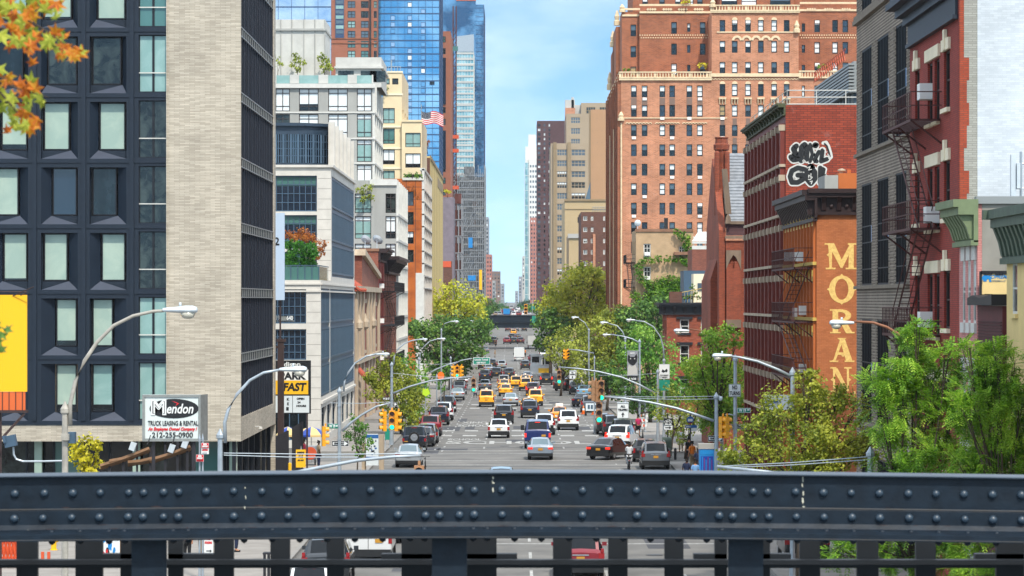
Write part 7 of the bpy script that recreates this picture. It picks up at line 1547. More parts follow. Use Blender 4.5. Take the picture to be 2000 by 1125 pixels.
g=sign('green W 19 ST street name sign on the right post',151,1440,797,1466,806,'sign_green',rim='sign_white',rimw=.015);st(g,'W 19',1450,801.5,150.9,.2,'sign_white',K_(14,151));st(g,'ST',1462,800.5,150.9,.12,'sign_white',K_(5,151))
g=sign('green W 19 ST street name sign on the left lamp post',165,641,828,661,837,'sign_green');st(g,'W 19',649,832.5,164.9,.2,'sign_white',K_(12,165));st(g,'ST',658,832,164.9,.12,'sign_white',K_(4,165))
g=sign('brown W 20 ST street name sign on the second left post',235,747,776,762,782,'sign_black');st(g,'W 20 ST',754.5,779,234.9,.2,'sign_white',K_(13,235))
def oneway(label,d,x0,y0,x1,y1,right=True):
    g=sign(label,d,x0,y0,x1,y1,'sign_black',rim='sign_white',rimw=.012);mb=MB();s=Fr('S',d-.028);w_=x1-x0;m_=(y0+y1)/2;h=(y1-y0)/2
    u=[(x0+w_*.06,m_-h*.5),(x0+w_*.74,m_-h*.5),(x0+w_*.74,m_-h*.85),(x1-w_*.04,m_),(x0+w_*.74,m_+h*.85),(x0+w_*.74,m_+h*.5),(x0+w_*.06,m_+h*.5)]
    if not right:u=[(x0+x1-a,c)for a,c in u]
    mb.prism([(X(a,d),Z(c,d))for a,c in u],s,0,.004);mb.build('arrow','sign_white',g);st(g,'ONE WAY',(x0+x1)/2-(w_*.06 if right else-w_*.06),m_,d,(y1-y0)*d/F*.42,'sign_black',K_(w_*.62,d),dy=.045);return g
oneway('black and white ONE WAY sign on the left W 19 ST post',165,648,861,681,871.5);oneway('ONE WAY sign on the second left post, smaller',235,756,785.5,776,793.5);oneway('ONE WAY sign low beside the yellow signal at the right corner',158,1383,851,1412,862);oneway('ONE WAY sign on the NO TURNS post, partly behind leaves',151.3,1426,829,1461,838)
def alltr(label,d,x0,y0,x1,y1):
    g=sign(label,d,x0,y0,x1,y1,rim='sign_metal',rimw=.02);c=(x0+x1)/2;h=y1-y0;st(g,'ALL',c,y0+h*.2,d,K_(h*.2,d),width=K_((x1-x0)*.4,d));st(g,'TRAFFIC',c,y0+h*.44,d,K_(h*.2,d),width=K_((x1-x0)*.82,d))
    mb=MB();mb.prism([(X(a,d),Z(e,d))for a,e in((c-1,y1-h*.08),(c+1,y1-h*.08),(c+1,y1-h*.26),(c+h*.12,y1-h*.22),(c,y1-h*.42),(c-h*.12,y1-h*.22),(c-1,y1-h*.26))],Fr('S',d-.03),0,.004);mb.build('arrow','sign_black',g)
    mb=MB();[mb.tube([P(q,y0-h*.14,d),P(q,y0,d)],.02,4)for q in(x0+4,x1-4)];mb.tube([P(x0,y0-h*.03,d),P(x1,y0-h*.03,d)],.03,5);mb.build('hanger','galvanised',g)
alltr('ALL TRAFFIC arrow sign hanging from the long right mast arm',158,1205,788,1228,817);alltr('smaller ALL TRAFFIC arrow sign hanging from the second right arm',235,1112,725,1124,740)
g=sign('black and white BIKE LANE sign with an arrow',225,1296,817,1314,840,rim='sign_black',post=(1304,812),posts='trim_black');mb=MB();d=224.97;s=Fr('S',d);mb.fbox(s,X(1296.6,d),X(1313.4,d),Z(830.5,d),Z(817.6,d),0,.012,0)
def ring(mb,cx,cy,r,t,m):
    o=[(X(cx+r*math.cos(q*math.pi/7),d),Z(cy+r*math.sin(q*math.pi/7),d))for q in range(14)];i_=[(X(cx+(r-t)*math.cos(q*math.pi/7),d),Z(cy+(r-t)*math.sin(q*math.pi/7),d))for q in range(14)]
    for q in range(14):mb.prism([o[q],o[(q+1)%14],i_[(q+1)%14],i_[q]],s,.013,.02,m)
ring(mb,1300.8,824,2.9,.7,1);ring(mb,1309.2,824,2.9,.7,1)
for(a,c),(e,f_)in(((1300.8,824),(1304,820)),((1304,820),(1308,820)),((1304.5,824),(1308,820)),((1300.8,824),(1304.5,824)),((1308,820),(1309.2,824))):mb.tube([(X(a,d),d-.018,Z(c,d)),(X(e,d),d-.018,Z(f_,d))],.012,4,1)
mb.prism([(X(a,d),Z(c,d))for a,c in((1299,834.4),(1307,834.4),(1307,832.5),(1311.5,835.2),(1307,838),(1307,836),(1299,836))],s,.001,.014,2);mb.build('bicycle_symbol',['sign_black','sign_white','sign_black'],g);st(g,'BIKE LANE',1305,828.8,224.94,.1,'sign_white',K_(13,225))
g=sign('white snow-plough emergency sign on the right post',236,1287,711,1308,740,rim='sign_metal',rimw=.02);mb=MB();mb.prism([(X(a,236),Z(c,236))for a,c in((1292,726),(1294,721),(1298,724),(1302,720),(1304,723),(1303,727),(1299,726),(1296,728))],Fr('S',235.97),0,.006);mb.build('symbol','sign_black',g);st(g,'SNOW EMERGENCY',1297.5,733,235.9,.1,width=K_(17,236));st(g,'ROUTE',1297.5,737,235.9,.1,width=K_(8,236))
g=sign('green sign hanging below the white emergency sign',236,1287,742,1308,763,'sign_green')
# animal banner
d=261.8;g=sign('black and white NYC PACE lamp-post banner with an animal silhouette',d,1225,686,1246,744,'grey_far',name='banner',cat='banner');s=Fr('S',d-.02);mb=MB();q_=lambda L_:[(X(a,d),Z(c,d))for a,c in L_]
mb.prism(q_([(1226,696),(1228,692),(1231,697),(1239,697),(1243,691),(1245,697),(1244,706),(1240,712),(1236,714),(1230,711),(1226,705)]),s,.001,.006,0);mb.prism(q_([(1225.5,733),(1226,722),(1228,712),(1234,716),(1241,712),(1244,720),(1245.5,733)]),s,.001,.0065,1);mb.prism(q_([(1225.3,744),(1225.3,734),(1245.7,734),(1245.7,744)]),s,.001,.005,0);mb.prism(q_([(1230,700),(1232,699),(1233,701),(1231,702)]),s,.007,.009,1);mb.prism(q_([(1238,700),(1240,699),(1241,701),(1239,702)]),s,.007,.009,1)
mb.build('printed_animal',['sign_black','pale_far'],g);st(g,'NYC',1235.5,690,d,.16,'sign_white',K_(9,d));st(g,'PACE',1235.5,740,d,.2,'sign_white',K_(14,d),dy=.035);mb=MB();[mb.tube([P(1225,y,d+.05),P(1249,y,d+.05)],.02,4)for y in(685.5,744.5)];mb.build('brackets','galvanised',g)
# bus stop
d=205;g=thing('bus_stop_sign','round blue bus stop sign over small blue and white route panels','sign',(X(1348,d),d,.14),None);mb=MB();mb.lathe((X(1348,d),d-.03,Z(820,d)),[(.24,0),(.24,.03)],18,0,'y');mb.prism([(X(1342.5,d),Z(825,d)),(X(1353.5,d),Z(825,d)),(X(1348,d),Z(829.5,d))],Fr('S',d),0,.03,1);mb.box(X(1343.5,d),X(1352.5,d),d-.045,d-.03,Z(823,d),Z(818,d),2);mb.box(X(1338.5,d),X(1349.5,d),d-.02,d,Z(836,d),Z(830.5,d),0);mb.box(X(1350,d),X(1361,d),d-.02,d,Z(835.5,d),Z(830.5,d),0);mb.box(X(1350,d),X(1361,d),d-.02,d,Z(842,d),Z(836,d),2)
mb.build('sign_plate',['sign_blue','sign_red','sign_white'],g);st(g,'M11',1344,833.2,d,.12,'sign_white',K_(8,d));mb=MB();pole(mb,X(1348.5,d+.1),d+.1,.14,Z(812,d),.035);mb.build('post','trim_black',g)
# green overhead highway sign, left centre, and others
d=345;g=sign('green LINCOLN TUNNEL overhead sign left of the avenue centre',d,924,698,957,712,'sign_green',rim='sign_white',rimw=.05);st(g,'Lincoln Tunnel',940,702.5,d,.3,'sign_white',K_(26,d),dy=.06);st(g,'KEEP RIGHT',940,708.5,d,.24,'sign_white',K_(18,d),dy=.06);mb=MB();mb.tube([P(922,700,d+.1),P(900,704,d+.1),P(880,715,d+.1)],.06,6);pole(mb,X(880,d),d+.1,gz(d),Z(700,d),.1);mb.build('sign_support','galvanised',g)
sign('small green sign far off by the dark tree',620,941,659,957,665,'sign_green');sign('green sign at the right end of the bridge',735,1039,617,1047,633,'sign_green');sign('small green sign over the avenue beyond the bridge',1045,1037,598,1046,605,'sign_green')
d=300;g=thing('roundel_sign','plain orange round sign in the left trees','sign',P(861,734,d));mb=MB();mb.lathe((X(861,d),d-.03,Z(734,d)),[(.34,0),(.34,.03)],20,0,'y');mb.T=None;mb.build('sign_plate','sign_orange',g).scale=(1,1,1.2);mb=MB();pole(mb,X(861,d+.1),d+.1,gz(d),Z(735,d),.04);mb.build('post','galvanised',g)
d=257;g=thing('warning_sign','fluorescent yellow-green pedestrian warning sign on the left pavement','sign',P(832,766,d));mb=MB();mb.prism([(X(832,d)+.36*math.cos(q),Z(766,d)+.36*math.sin(q))for q in(R(-20),R(60),R(140),R(210),R(270))],Fr('S',d),0,.03);mb.build('sign_plate','sign_lime',g);mb=MB();pole(mb,X(831,d+.1),d+.1,.14,Z(762,d),.04);mb.build('post','galvanised',g)
for(px,y0,y1,d,nm)in((1161,700,760,262,'slim pale pole behind the ALL TRAFFIC sign, far'),(853,735,800,285,'slim grey pole beside the orange sign'),(1260,790,850,262,'slim grey pole behind the right pavement trees')):
    g=thing('pole',nm,'pole',(X(px,d),d,gz(d)));mb=MB();pole(mb,X(px,d),d,gz(d)+.1,Z(y0,d),.06);mb.build('shaft','galvanised',g)
g=thing('pole','tall galvanised pole that carries the NO TURNS sign cap','pole',(X(1433,152),152,.14));mb=MB();mb.lathe((X(1436,151.1),151.1,Z(703,151)),[(.12,-.06),(.13,0),(.05,.12)],8);mb.build('cap','galvanised',g);bpy.data.objects.remove(g.children[0]);KIDS.pop(g.name,None);bpy.data.objects.remove(g)
g=thing('security_camera','white dome camera bracket on top of the long-arm post','camera',P(1408,776,158));mb=MB();mb.tube([P(1400,773,158),P(1411,776,158)],.04,6);mb.lathe(tuple(P(1407,777,158)),[(.03,-.16),(.1,-.1),(.11,0),(.04,.06)],10);mb.build('housing','lamp_grey',g)
# red parking signs
for i,(x0,y0,x1,y1,lb)in enumerate(((393,865,408,887,'upper red and white parking sign left of the blue-grey lamp post'),(383,888,398,902,'lower red parking sign left of the blue-grey lamp post'))):
    g=sign(lb,120,x0,y0,x1,y1,'sign_white' if i==0 else 'sign_red',group='red and white parking signs',rim='sign_white',rimw=.01,post=(396-i*6,860));mb=MB();a,c=P(x0+.6,y0+(y1-y0)*(.45 if i==0 else .95),119.97),P(x1-.6,y0+.6,119.97);mb.box(a.x,c.x,119.95,119.975,a.z,c.z);mb.build('red_field','sign_red',g);st(g,'NO',(x0+x1)/2,y0+3,119.9,.08,'sign_white');st(g,'STANDING',(x0+x1)/2,y0+7,119.9,.07,'sign_white',K_(11,120));
    if i==0:st(g,'ANYTIME',(x0+x1)/2,y0+14,119.9,.08,'sign_red',K_(11,120))
# Mendon sign
d=140;g=thing('billboard','white illuminated Mendon truck leasing billboard in a weathered metal frame','billboard',P(340,862,d));mb=MB();a,c=P(278,862,d),P(392,771,d);mb.box(a.x,c.x,d,d+.35,a.z,c.z,0)
for q in((a.x,c.x,a.z,a.z+.13),(a.x,c.x,c.z-.1,c.z),(a.x,a.x+.12,a.z+.13,c.z-.1),(c.x-.1,c.x,a.z+.13,c.z-.1)):mb.box(q[0],q[1],d-.06,d,q[2],q[3],1)
mb.face([(c.x,d-.06,a.z),(X(402,d),d+.9,a.z-.0),(X(402,d),d+.9,c.z),(c.x,d-.06,c.z)],1);mb.build('sign_box',['mendon_panel','sign_metal'],g);mb=MB()
mb.prism([(X(340,d)+(48*d/F)*math.cos(q*math.pi/16),Z(798,d)+(19*d/F)*math.sin(q*math.pi/16))for q in range(32)],Fr('S',d),.005,.02);mb.build('oval','sign_black',g)
st(g,'M',310,797,d,.92,'sign_white',K_(30,d),bold=.045,dy=.035);st(g,'M',310,797,d,.84,'sign_black',K_(24,d),bold=.0,dy=.045);st(g,'M',310.4,797,d,.82,'sign_white',K_(21,d),bold=-.008,dy=.052)
st(g,'endon',352,799,d,.62,'sign_white',K_(52,d),bold=.012,dy=.04,shear=.25);mb=MB();mb.prism([(X(a_,d),Z(b__,d))for a_,b__ in((335,783),(343,785),(350,788),(343,793),(346,788))],Fr('S',d),.021,.03);mb.build('red_swoosh','sign_red',g)
st(g,'TRUCK LEASING & RENTAL',338,827,d,.3,width=K_(98,d),bold=.006);st(g,'An Employee Owned Company !',337,838,d,.2,'sign_red',K_(96,d),shear=.3);st(g,'212-255-0900',337,850,d,.33,width=K_(80,d),bold=.006)
mb=MB();[mb.box(X(p_,d),X(p_,d)+.14,d+.1,d+.24,0,Z(862,d))for p_ in(296,375)];mb.build('posts','black_fence',g);mb=MB();[mb.tube([P(p_,868,d-.8),P(p_+6,850,d-.1)],.02,4)for p_ in(288,336)];mb.build('lamp_bracket','trim_black',g)
# yellow billboard at the left edge
d=112;g=thing('billboard','blank bright yellow billboard with an orange lower strip at the left edge','billboard',P(0,800,d));mb=MB();a,c=P(-110,765,d),P(52.5,576,d);mb.box(a.x,c.x,d,d+.12,a.z,c.z,0);a2=P(-110,801,d);mb.box(a2.x,X(49,d),d+.02,d+.12,a2.z,a.z-.01,1)
for p_ in range(-100,48,13):mb.box(X(p_,d),X(p_,d)+.025,d-.01,d+.02,a2.z,a.z,2)
mb.build('vinyl_sheet',['vinyl_yellow','vinyl_orange','brown_steel'],g);mb=MB();mb.tube([P(-110,569,d),P(53,570,d)],.02,5);mb.tube([P(53,570,d),P(40,577,d)],.02,5);mb.tube([P(66,560,d-.5),P(25,578,d)],.02,5);mb.box(X(-110,d),X(53,d),d-.05,d+.3,a2.z-.1,a2.z);mb.tube([P(48,808,d),P(0,860,d-.3)],.05,5);mb.box(X(-60,d),X(-54,d),d+.2,d+.4,0,c.z);mb.box(X(-5,d),X(0,d),d+.2,d+.4,0,a2.z);mb.build('frame','brown_steel',g)
# flood lamp on the tan post
d=84;g=thing('flood_lamp','blue-grey box floodlight on a curved pipe at the left edge','lamp',P(20,880,d));mb=MB();mb.T=Matrix.Translation(P(20,861,d))@Matrix.Rotation(R(-12),4,'Y');mb.box(-.16,.16,-.12,.15,-.16,.15);mb.box(-.16,-.09,-.2,.15,-.02,.17);mb.T=None;mb.build('housing','slate_blue',g);mb=MB();mb.tube([P(26,873,d),P(27,888,d),P(32,897,d),P(45,901,d),P(85,901,d),P(122,900,d)],.028,6);mb.build('pipe','galvanised',g)
g=thing('flood_lamp','blue-grey box floodlight clamped to the right of the tan lamp post','lamp',P(140,860,82));mb=MB();a,c=P(133,866,82),P(146,844,82);mb.box(a.x,c.x,82,82.3,a.z,c.z);mb.build('housing','slate_blue',g);mb=MB();a,c=P(119,860,81.8),P(134,848,81.8);mb.box(a.x,c.x,81.8,82.1,a.z,c.z);mb.build('clamp','pole_tan',g)
# weathered timber trellis with its lamps
d=150;g=thing('pergola','weathered timber beams on dark posts in the yard under the Mendon sign','pergola',P(300,900,d))
for(a,c)in(((196,911),(292,877)),((214,902),(262,889)),((292,900),(372,873)),((250,904),(300,896))):mb=MB();mb.tube([P(*a,d),P((a[0]+c[0])/2,(a[1]+c[1])/2+2,d),P(*c,d)],.12,4);mb.tube([P(a[0],a[1]+5,d+.5),P(c[0],c[1]+5,d+.5)],.07,4);mb.build('beam','wood_weathered',g)
mb=MB()
for p_,y in((213,901),(240,893),(267,862),(293,874),(322,870),(346,856),(376,870),(365,878)):mb.box(X(p_,d)-.05,X(p_,d)+.05,d+.1,d+.2,0,Z(y,d))
mb.build('posts','black_fence',g);mb=MB()
for p_,y in((259,872),(335,876),(361,867)):mb.T=Matrix.Translation(P(p_,y,d-.3))@Matrix.Rotation(R(20),4,'Y');mb.box(-.14,.14,-.05,.15,-.2,.2);mb.T=None
mb.build('spot_lamps','lamp_grey',g)
# left corner: steel column, parking sign, fence, totem
d=192;g=thing('steel_column','rusty brown steel stanchion in front of the parking sign','post',(X(548,d),d,0));mb=MB();mb.box(X(542,d),X(554,d),d,d+.4,0,Z(664,d));mb.box(X(540,d),X(558,d),d-.05,d+.45,Z(668,d),Z(662,d));mb.box(X(536,d),X(556,d),d+.05,d+.3,Z(680,d),Z(676,d));mb.build('column','brown_steel',g)
d=196;g=thing('billboard','black framed PARK FAST parking billboard in white and yellow','billboard',P(575,806,d));mb=MB();a,c=P(520,808,d),P(607,704,d);mb.box(a.x,c.x,d,d+.2,a.z,c.z,0);p_=lambda x0,y0,x1,y1,m,w_=.02:mb.box(X(x0,d),X(x1,d),d-w_,d,Z(y1,d),Z(y0,d),m)
p_(524,722,602,743,1);p_(524,743,602,770,2);p_(524,773,571,806,3);p_(572,773,604,806,3);mb.build('board',['sign_black','paper_white','sign_yellow','sign_panel'],g)
st(g,'Edison',567,712,d,.42,'sign_white',K_(40,d),bold=.012);st(g,'PARK',572,735,d,.62,'sign_black',K_(52,d),bold=.025);st(g,'FAST',576,756.5,d,.68,'sign_black',K_(46,d),bold=.028,shear=.15);st(g,'OPEN',587,779,d,.17,'sign_black',K_(15,d));st(g,'24',584,786,d,.17,'sign_black',K_(6,d));st(g,'HOURS',588.5,793,d,.17,'sign_black',K_(19,d));st(g,'K',562.5,780,d,.24,'sign_black');st(g,'E',562.5,789,d,.24,'sign_black');mb=MB();mb.box(X(559,d),X(564,d),d-.025,d,Z(802,d),Z(795,d));mb.build('black_square','sign_black',g);mb=MB();mb.box(X(598,d),X(601,d),d+.05,d+.25,0,Z(808,d));mb.build('post','brown_steel',g)
g=thing('billboard','tall pale blue sign slab numbered 2 between the dark block and the limestone office','billboard',P(547,585,199));mb=MB();a,c=P(534,586,199),P(555.5,416,199);mb.box(a.x,c.x,199,199.3,a.z,c.z);mb.build('slab','sign_pale_blue',g);st(g,'2',541,472,199,.7,'sign_black',bold=.01);mb=MB();mb.box(X(545,199),X(548,199),199.3,199.5,0,c.z);mb.build('post','brown_steel',g)
g=thing('house_number_sign','white numerals 19 640 on a rail before the limestone office windows','sign',P(556,622,200));st(g,'19',543,621,200,.36,'sign_white',K_(7,200),bold=.015);st(g,'640',566,621.5,200,.36,'sign_white',K_(13,200),bold=.015);mb=MB();mb.box(X(547,200),X(559,200),199.98,200.05,Z(626,200),Z(618,200));mb.tube([P(530,627,200.1),P(575,627,200.1)],.03,5);mb.build('plate','sign_metal',g)
g=thing('fence','dark board fence slanting along the parking lot on the left corner','fence',P(555,920,188));
for(x0,y0,x1,y1,d0,d1,lbn)in((538,852,562,840,180,188,'board_panel'),(570,835,590,823,190,200,'board_panel')):
    mb=MB();n=14
    for i in range(n):t=i/n;dd=d0+(d1-d0)*t;a=X(x0+(x1-x0)*t,dd);mb.box(a,a+.12,dd,dd+.05,0,Z(y0+(y1-y0)*t,dd))
    mb.box(X(x0,d0),X(x0,d0)+.1,d0,d1,0,.1);mb.build(lbn,'black_fence',g)
d=171;g=sign('bright yellow parking price board with black figures',d,578,878,597,913,'sign_lime' if False else 'sign_yellow',name='price_board',cat='sign',post=(588,880));st(g,'PARKING',587.5,884,d,.12,width=K_(14,d));st(g,'$10',587.5,892,d,.26,width=K_(9,d));st(g,'ALL DAY',587.5,899,d,.1,width=K_(13,d))
g=thing('bollard','yellow and orange striped bollard left of the price board','bollard',(X(566,172),172,.14));mb=MB();mb.lathe((X(566,172),172,0),[(.1,0),(.1,1.9),(.04,1.95)],10,0);mb.lathe((X(566,172),171.99,0),[(.115,.0),(.115,1.0)],10,1);mb.build('post',['sign_yellow','sign_orange'],g)
def umbrella(label,px,py,d,r,cols):
    g=thing('umbrella',label,'umbrella',(X(px,d),d,.14),'street vendor umbrellas');mb=MB();c=P(px,py,d);n=16
    for i in range(n):
        a0,a1=2*math.pi*i/n,2*math.pi*(i+1)/n;e0=c+Vector((r*math.cos(a0),r*math.sin(a0),-.55));e1=c+Vector((r*math.cos(a1),r*math.sin(a1),-.55));m0=c+Vector((r*.55*math.cos(a0),r*.55*math.sin(a0),-.17));m1=c+Vector((r*.55*math.cos(a1),r*.55*math.sin(a1),-.17));k=i//2%2
        mb.face([c,m0,m1],k);mb.face([m0,e0,e1,m1],k);mb.face([e0,e0-Vector((0,0,.12)),e1-Vector((0,0,.12)),e1],k)
    mb.build('canopy',cols,g);mb=MB();mb.tube([(c.x,d,.1),(c.x,d,c.z)],.025,6);mb.build('pole','silver_trim',g)
umbrella('yellow and blue vendor umbrella right of the dark fence',608,833,206,1.0,['yellow_paint','kiosk_deep']);umbrella('second blue and yellow umbrella behind the dark fence',562,833,207,.8,['yellow_paint','kiosk_deep'])
g=thing('vendor_cart','silver vendor cart with an orange drum under the umbrella','cart',(X(608,203),203,.14));mb=MB();mb.box(X(596,203),X(616,203),203,204.2,.5,1.4,0);mb.lathe((X(606,202.8),202.8,.95),[(.42,-.02),(.42,.12)],14,1,'y');[mb.lathe((X(q,203),203.2,.4),[(.25,0),(.25,.08)],10,2,'x')for q in(598,614)];mb.build('body',['galvanised','hoist_orange','tyre'],g)
for i,(px,d,w_,h,lb)in enumerate(((606,172,.7,.6,'salmon water-filled barrier nearest the price board'),(625,174,.35,.85,'narrow salmon barrier post in the middle of the row'),(648,173,.9,.5,'orange plank barrier by the left lamp post'))):
    g=thing('barrier',lb,'barrier',(X(px,d),d,.14),'orange barriers on the left corner');mb=MB();mb.box(X(px,d)-w_,X(px,d)+w_*.3,d,d+.3,.45,.45+h+.35);mb.box(X(px,d)-w_*1.05,X(px,d)+w_*.35,d-.05,d+.35,.35,.46);mb.box(X(px,d)-w_*.9,X(px,d)-w_*.8,d,d+.3,0.1,.4);mb.box(X(px,d)+w_*.1,X(px,d)+w_*.2,d,d+.3,0.1,.4);mb.build('panel','terrace_brick' if i<2 else 'rust_panel',g)
d=188;g=thing('information_totem','blue and white information totem on a concrete frame, left corner','sign',(X(727,d),d,.14));mb=MB();mb.box(X(715,d),X(739,d),d,d+.3,Z(909,d),Z(848,d),0);mb.box(X(715,d),X(739,d),d-.01,d,Z(856,d),Z(849,d),1);mb.box(X(715,d),X(739,d),d-.01,d,Z(898,d),Z(892,d),1);rr=random.Random(3)
for k in range(22):x=rr.uniform(717,734);y=rr.uniform(859,888);mb.box(X(x,d),X(x+rr.uniform(1.5,5),d),d-.012,d,Z(y+rr.choice([.8,1.2,3]),d),Z(y,d),rr.choice([1,2,2]))
mb.build('panel',['sign_panel','sign_blue','slate_blue_dark'],g);mb=MB();mb.box(X(706,d),X(714,d),d+.3,d+.8,0,Z(866,d));mb.box(X(740,d),X(749,d),d+.3,d+.9,0,Z(850,d));mb.box(X(700,d),X(760,d),d-.3,d+1,.1,.35);mb.build('concrete_frame','old_stone',g)
g=thing('newspaper_boxes','green street map panel on a thin frame before the brick hall','sign',(X(755,230),230,.14));mb=MB();mb.box(X(752,230),X(761,230),230,230.05,Z(859,230),Z(837,230));mb.build('map_panel','sign_green',g);mb=MB();[mb.box(X(q,230),X(q,230)+.05,230.06,230.1,0,Z(837,230))for q in(752,760)];mb.build('frame','galvanised',g);g.name='street_map'
# right side kiosk, bins, barricades, cones
d=176;g=thing('kiosk','bright blue advertising kiosk with a grey cap at the right corner','kiosk',(X(1381,d),d,.14));mb=MB();mb.box(X(1366,d),X(1397,d),d,d+.9,.1,Z(877,d),0);mb.box(X(1364,d),X(1398,d),d-.05,d+.95,Z(877,d),Z(867,d),1);mb.box(X(1368,d),X(1393,d),d-.02,d,Z(888,d),Z(878.5,d),2);mb.box(X(1369,d),X(1393,d),d-.02,d,.5,Z(891,d),3)
for q in range(6):mb.box(X(1371+q*3.6,d),X(1373+q*3.6,d),d-.03,d-.02,.6,Z(892+(q%3)*3,d),4 if q%2 else 2)
mb.box(X(1397,d),X(1399,d),d-.02,d+.9,.1,Z(877,d),5);mb.build('cabinet',['kiosk_blue','grey_concrete','kiosk_blue','kiosk_deep','kiosk_violet','sign_orange'],g)
d=213;g=thing('mailbox','dark green storage mailbox with a curved top by the right kerb','mailbox',(X(1303,d),d,.14));mb=MB();mb.box(X(1294,d),X(1312,d),d,d+.6,.25,1.25);mb.lathe((X(1294,d),d+.3,1.25),[(.3,0),(.3,(1312-1294)*d/F)],16,axis='x');[mb.box(X(q,d),X(q,d)+.06,d+.05,d+.12,.1,.26)for q in(1294.5,1309.5)];mb.build('body','dark_green_cornice',g)
g=thing('bollard','dark steel bollard right of the mailbox','bollard',(X(1319,211),211,.14));mb=MB();mb.lathe((X(1319,211),211,.1),[(.09,0),(.09,.75),(.03,.82)],8);mb.build('post','trim_black',g)
for i,(px,y,d,lb)in enumerate(((1256,826,268,'upper orange and white striped barricade by the right pavement'),(1254,840,258,'lower orange and white striped barricade by the right pavement'))):
    g=thing('barricade',lb,'barricade',(X(px,d),d,.14),'striped barricades');mb=MB();n=5;x0,x1=X(px-9,d),X(px+9,d)
    for zz in(.85,.4):[mb.box(x0+(x1-x0)*q/n,x0+(x1-x0)*(q+1)/n,d,d+.03,.14+zz-.1,.14+zz+.1,q%2)for q in range(n)]
    [mb.box(q,q+.04,d-.02,d,.1,1.15,2)for q in(x0+.05,x1-.1)];mb.build('rails',['sign_white','hoist_orange','sign_white'],g)
for px,py,lb in((1139.5,809,'left orange traffic cone with a white collar'),(1159,810,'right orange traffic cone with a white collar')):
    d=dist(py);g=thing('traffic_cone',lb,'cone',(X(px,d),d,gz(d)),'traffic cones');mb=MB();z=gz(d);mb.box(X(px,d)-.27,X(px,d)+.27,d-.27,d+.27,z+.01,z+.07);mb.lathe((X(px,d),d,z+.07),[(.19,0),(.13,.3),(.05,.8),(.03,.82)],12);mb.build('cone','sign_orange',g,True);mb=MB();mb.lathe((X(px,d),d,z+.07),[(.135,.34),(.095,.55)],12);mb.build('collar','sign_white',g)
d=dist(812);g=thing('utility_trailer','small white-panelled work trailer between the traffic cones','trailer',(X(1155,d),d,gz(d)));z=gz(d);mb=MB();mb.box(X(1144,d),X(1171,d),d,d+.2,z+.5,z+1.25,0);[mb.box(X(q,d),X(q+4,d),d-.03,d,z+.7,z+1.1,1)for q in(1148,1154,1161)];[mb.lathe((X(q,d),d+.3,z+.33),[(.33,0),(.33,.2)],12,2,'x')for q in(1142,1170)];mb.box(X(1142,d),X(1172,d),d+.05,d+.3,z+.4,z+.5,2);mb.build('body',['sign_panel','slate_blue','tyre'],g)
# bicycle and motorcycle
def two_wheeler(label,name,d,px,moto,z=None,mat='trim_black',grp=None):
    z=gz(d)+.14 if z is None else z;x=X(px,d);g=thing(name,label,name,(x,d,z),grp);r=.3 if moto else .34;b_=1.35 if moto else 1.05
    for yy in(0,b_):
        mb=MB();n=18;tr=.07 if moto else .025;mb.tube([(x+.0,d+yy+r*math.cos(2*math.pi*k/n),z+r+r*math.sin(2*math.pi*k/n))for k in range(n+1)],tr,6);[mb.tube([(x,d+yy,z+r),(x,d+yy+r*math.cos(k),z+r+r*math.sin(k))],.008,3)for k in np.arange(0,6.28,.78)];mb.lathe((x-.05,d+yy,z+r),[(.06,0),(.06,.1)],8,axis='x');mb.build('wheel','tyre',g)
    mb=MB();q=lambda y,h:(x,d+y,z+h);w_=.05 if moto else .02
    for a,c in((q(0,r),q(.4,r)),(q(.4,r),q(.3,.85)),(q(.4,r),q(.85,.75)),(q(.3,.8),q(.8,.82)),(q(0,r),q(.3,.8)),(q(.8,.95),q(b_,r))):mb.tube([a,c],w_,6)
    mb.tube([(x-.3,d+.85,z+1.0),(x,d+.82,z+.97),(x+.3,d+.85,z+1.0)],.018,5);mb.build('frame',mat,g);mb=MB();mb.box(x-(.13 if moto else .06),x+(.13 if moto else .06),d+.05,d+(.75 if moto else .4),z+(.7 if moto else .87),z+(.82 if moto else .92));mb.build('saddle','trim_black',g)
    if moto:mb=MB();mb.box(x-.15,x+.15,d+.45,d+.95,z+.35,z+.8);mb.box(x-.1,x+.1,d-.15,d+.1,z+.55,z+.68);mb.build('engine_and_tank','chrome',g);mb=MB();mb.box(x-.06,x+.06,d-.18,d-.14,z+.56,z+.64);mb.build('tail_light','tail_red',g)
    return g
two_wheeler('black motorcycle leaning by the right kerb under the seated rider','motorcycle',200,1229,True,0.01);two_wheeler('bicycle standing by the right pavement tree trunks','bicycle',240,1256,False);two_wheeler('bicycle at the left edge by the nearest silver sedan','bicycle',197,830,False,.0)
g=sign('white billboard with blue lettering half hidden behind the plane tree',152,1492,771,1546,801);st(g,'BOULA',1508,784,151.9,.2,'sign_blue',K_(26,152));st(g,'www',1506,792,151.9,.12,'sign_blue',K_(16,152))
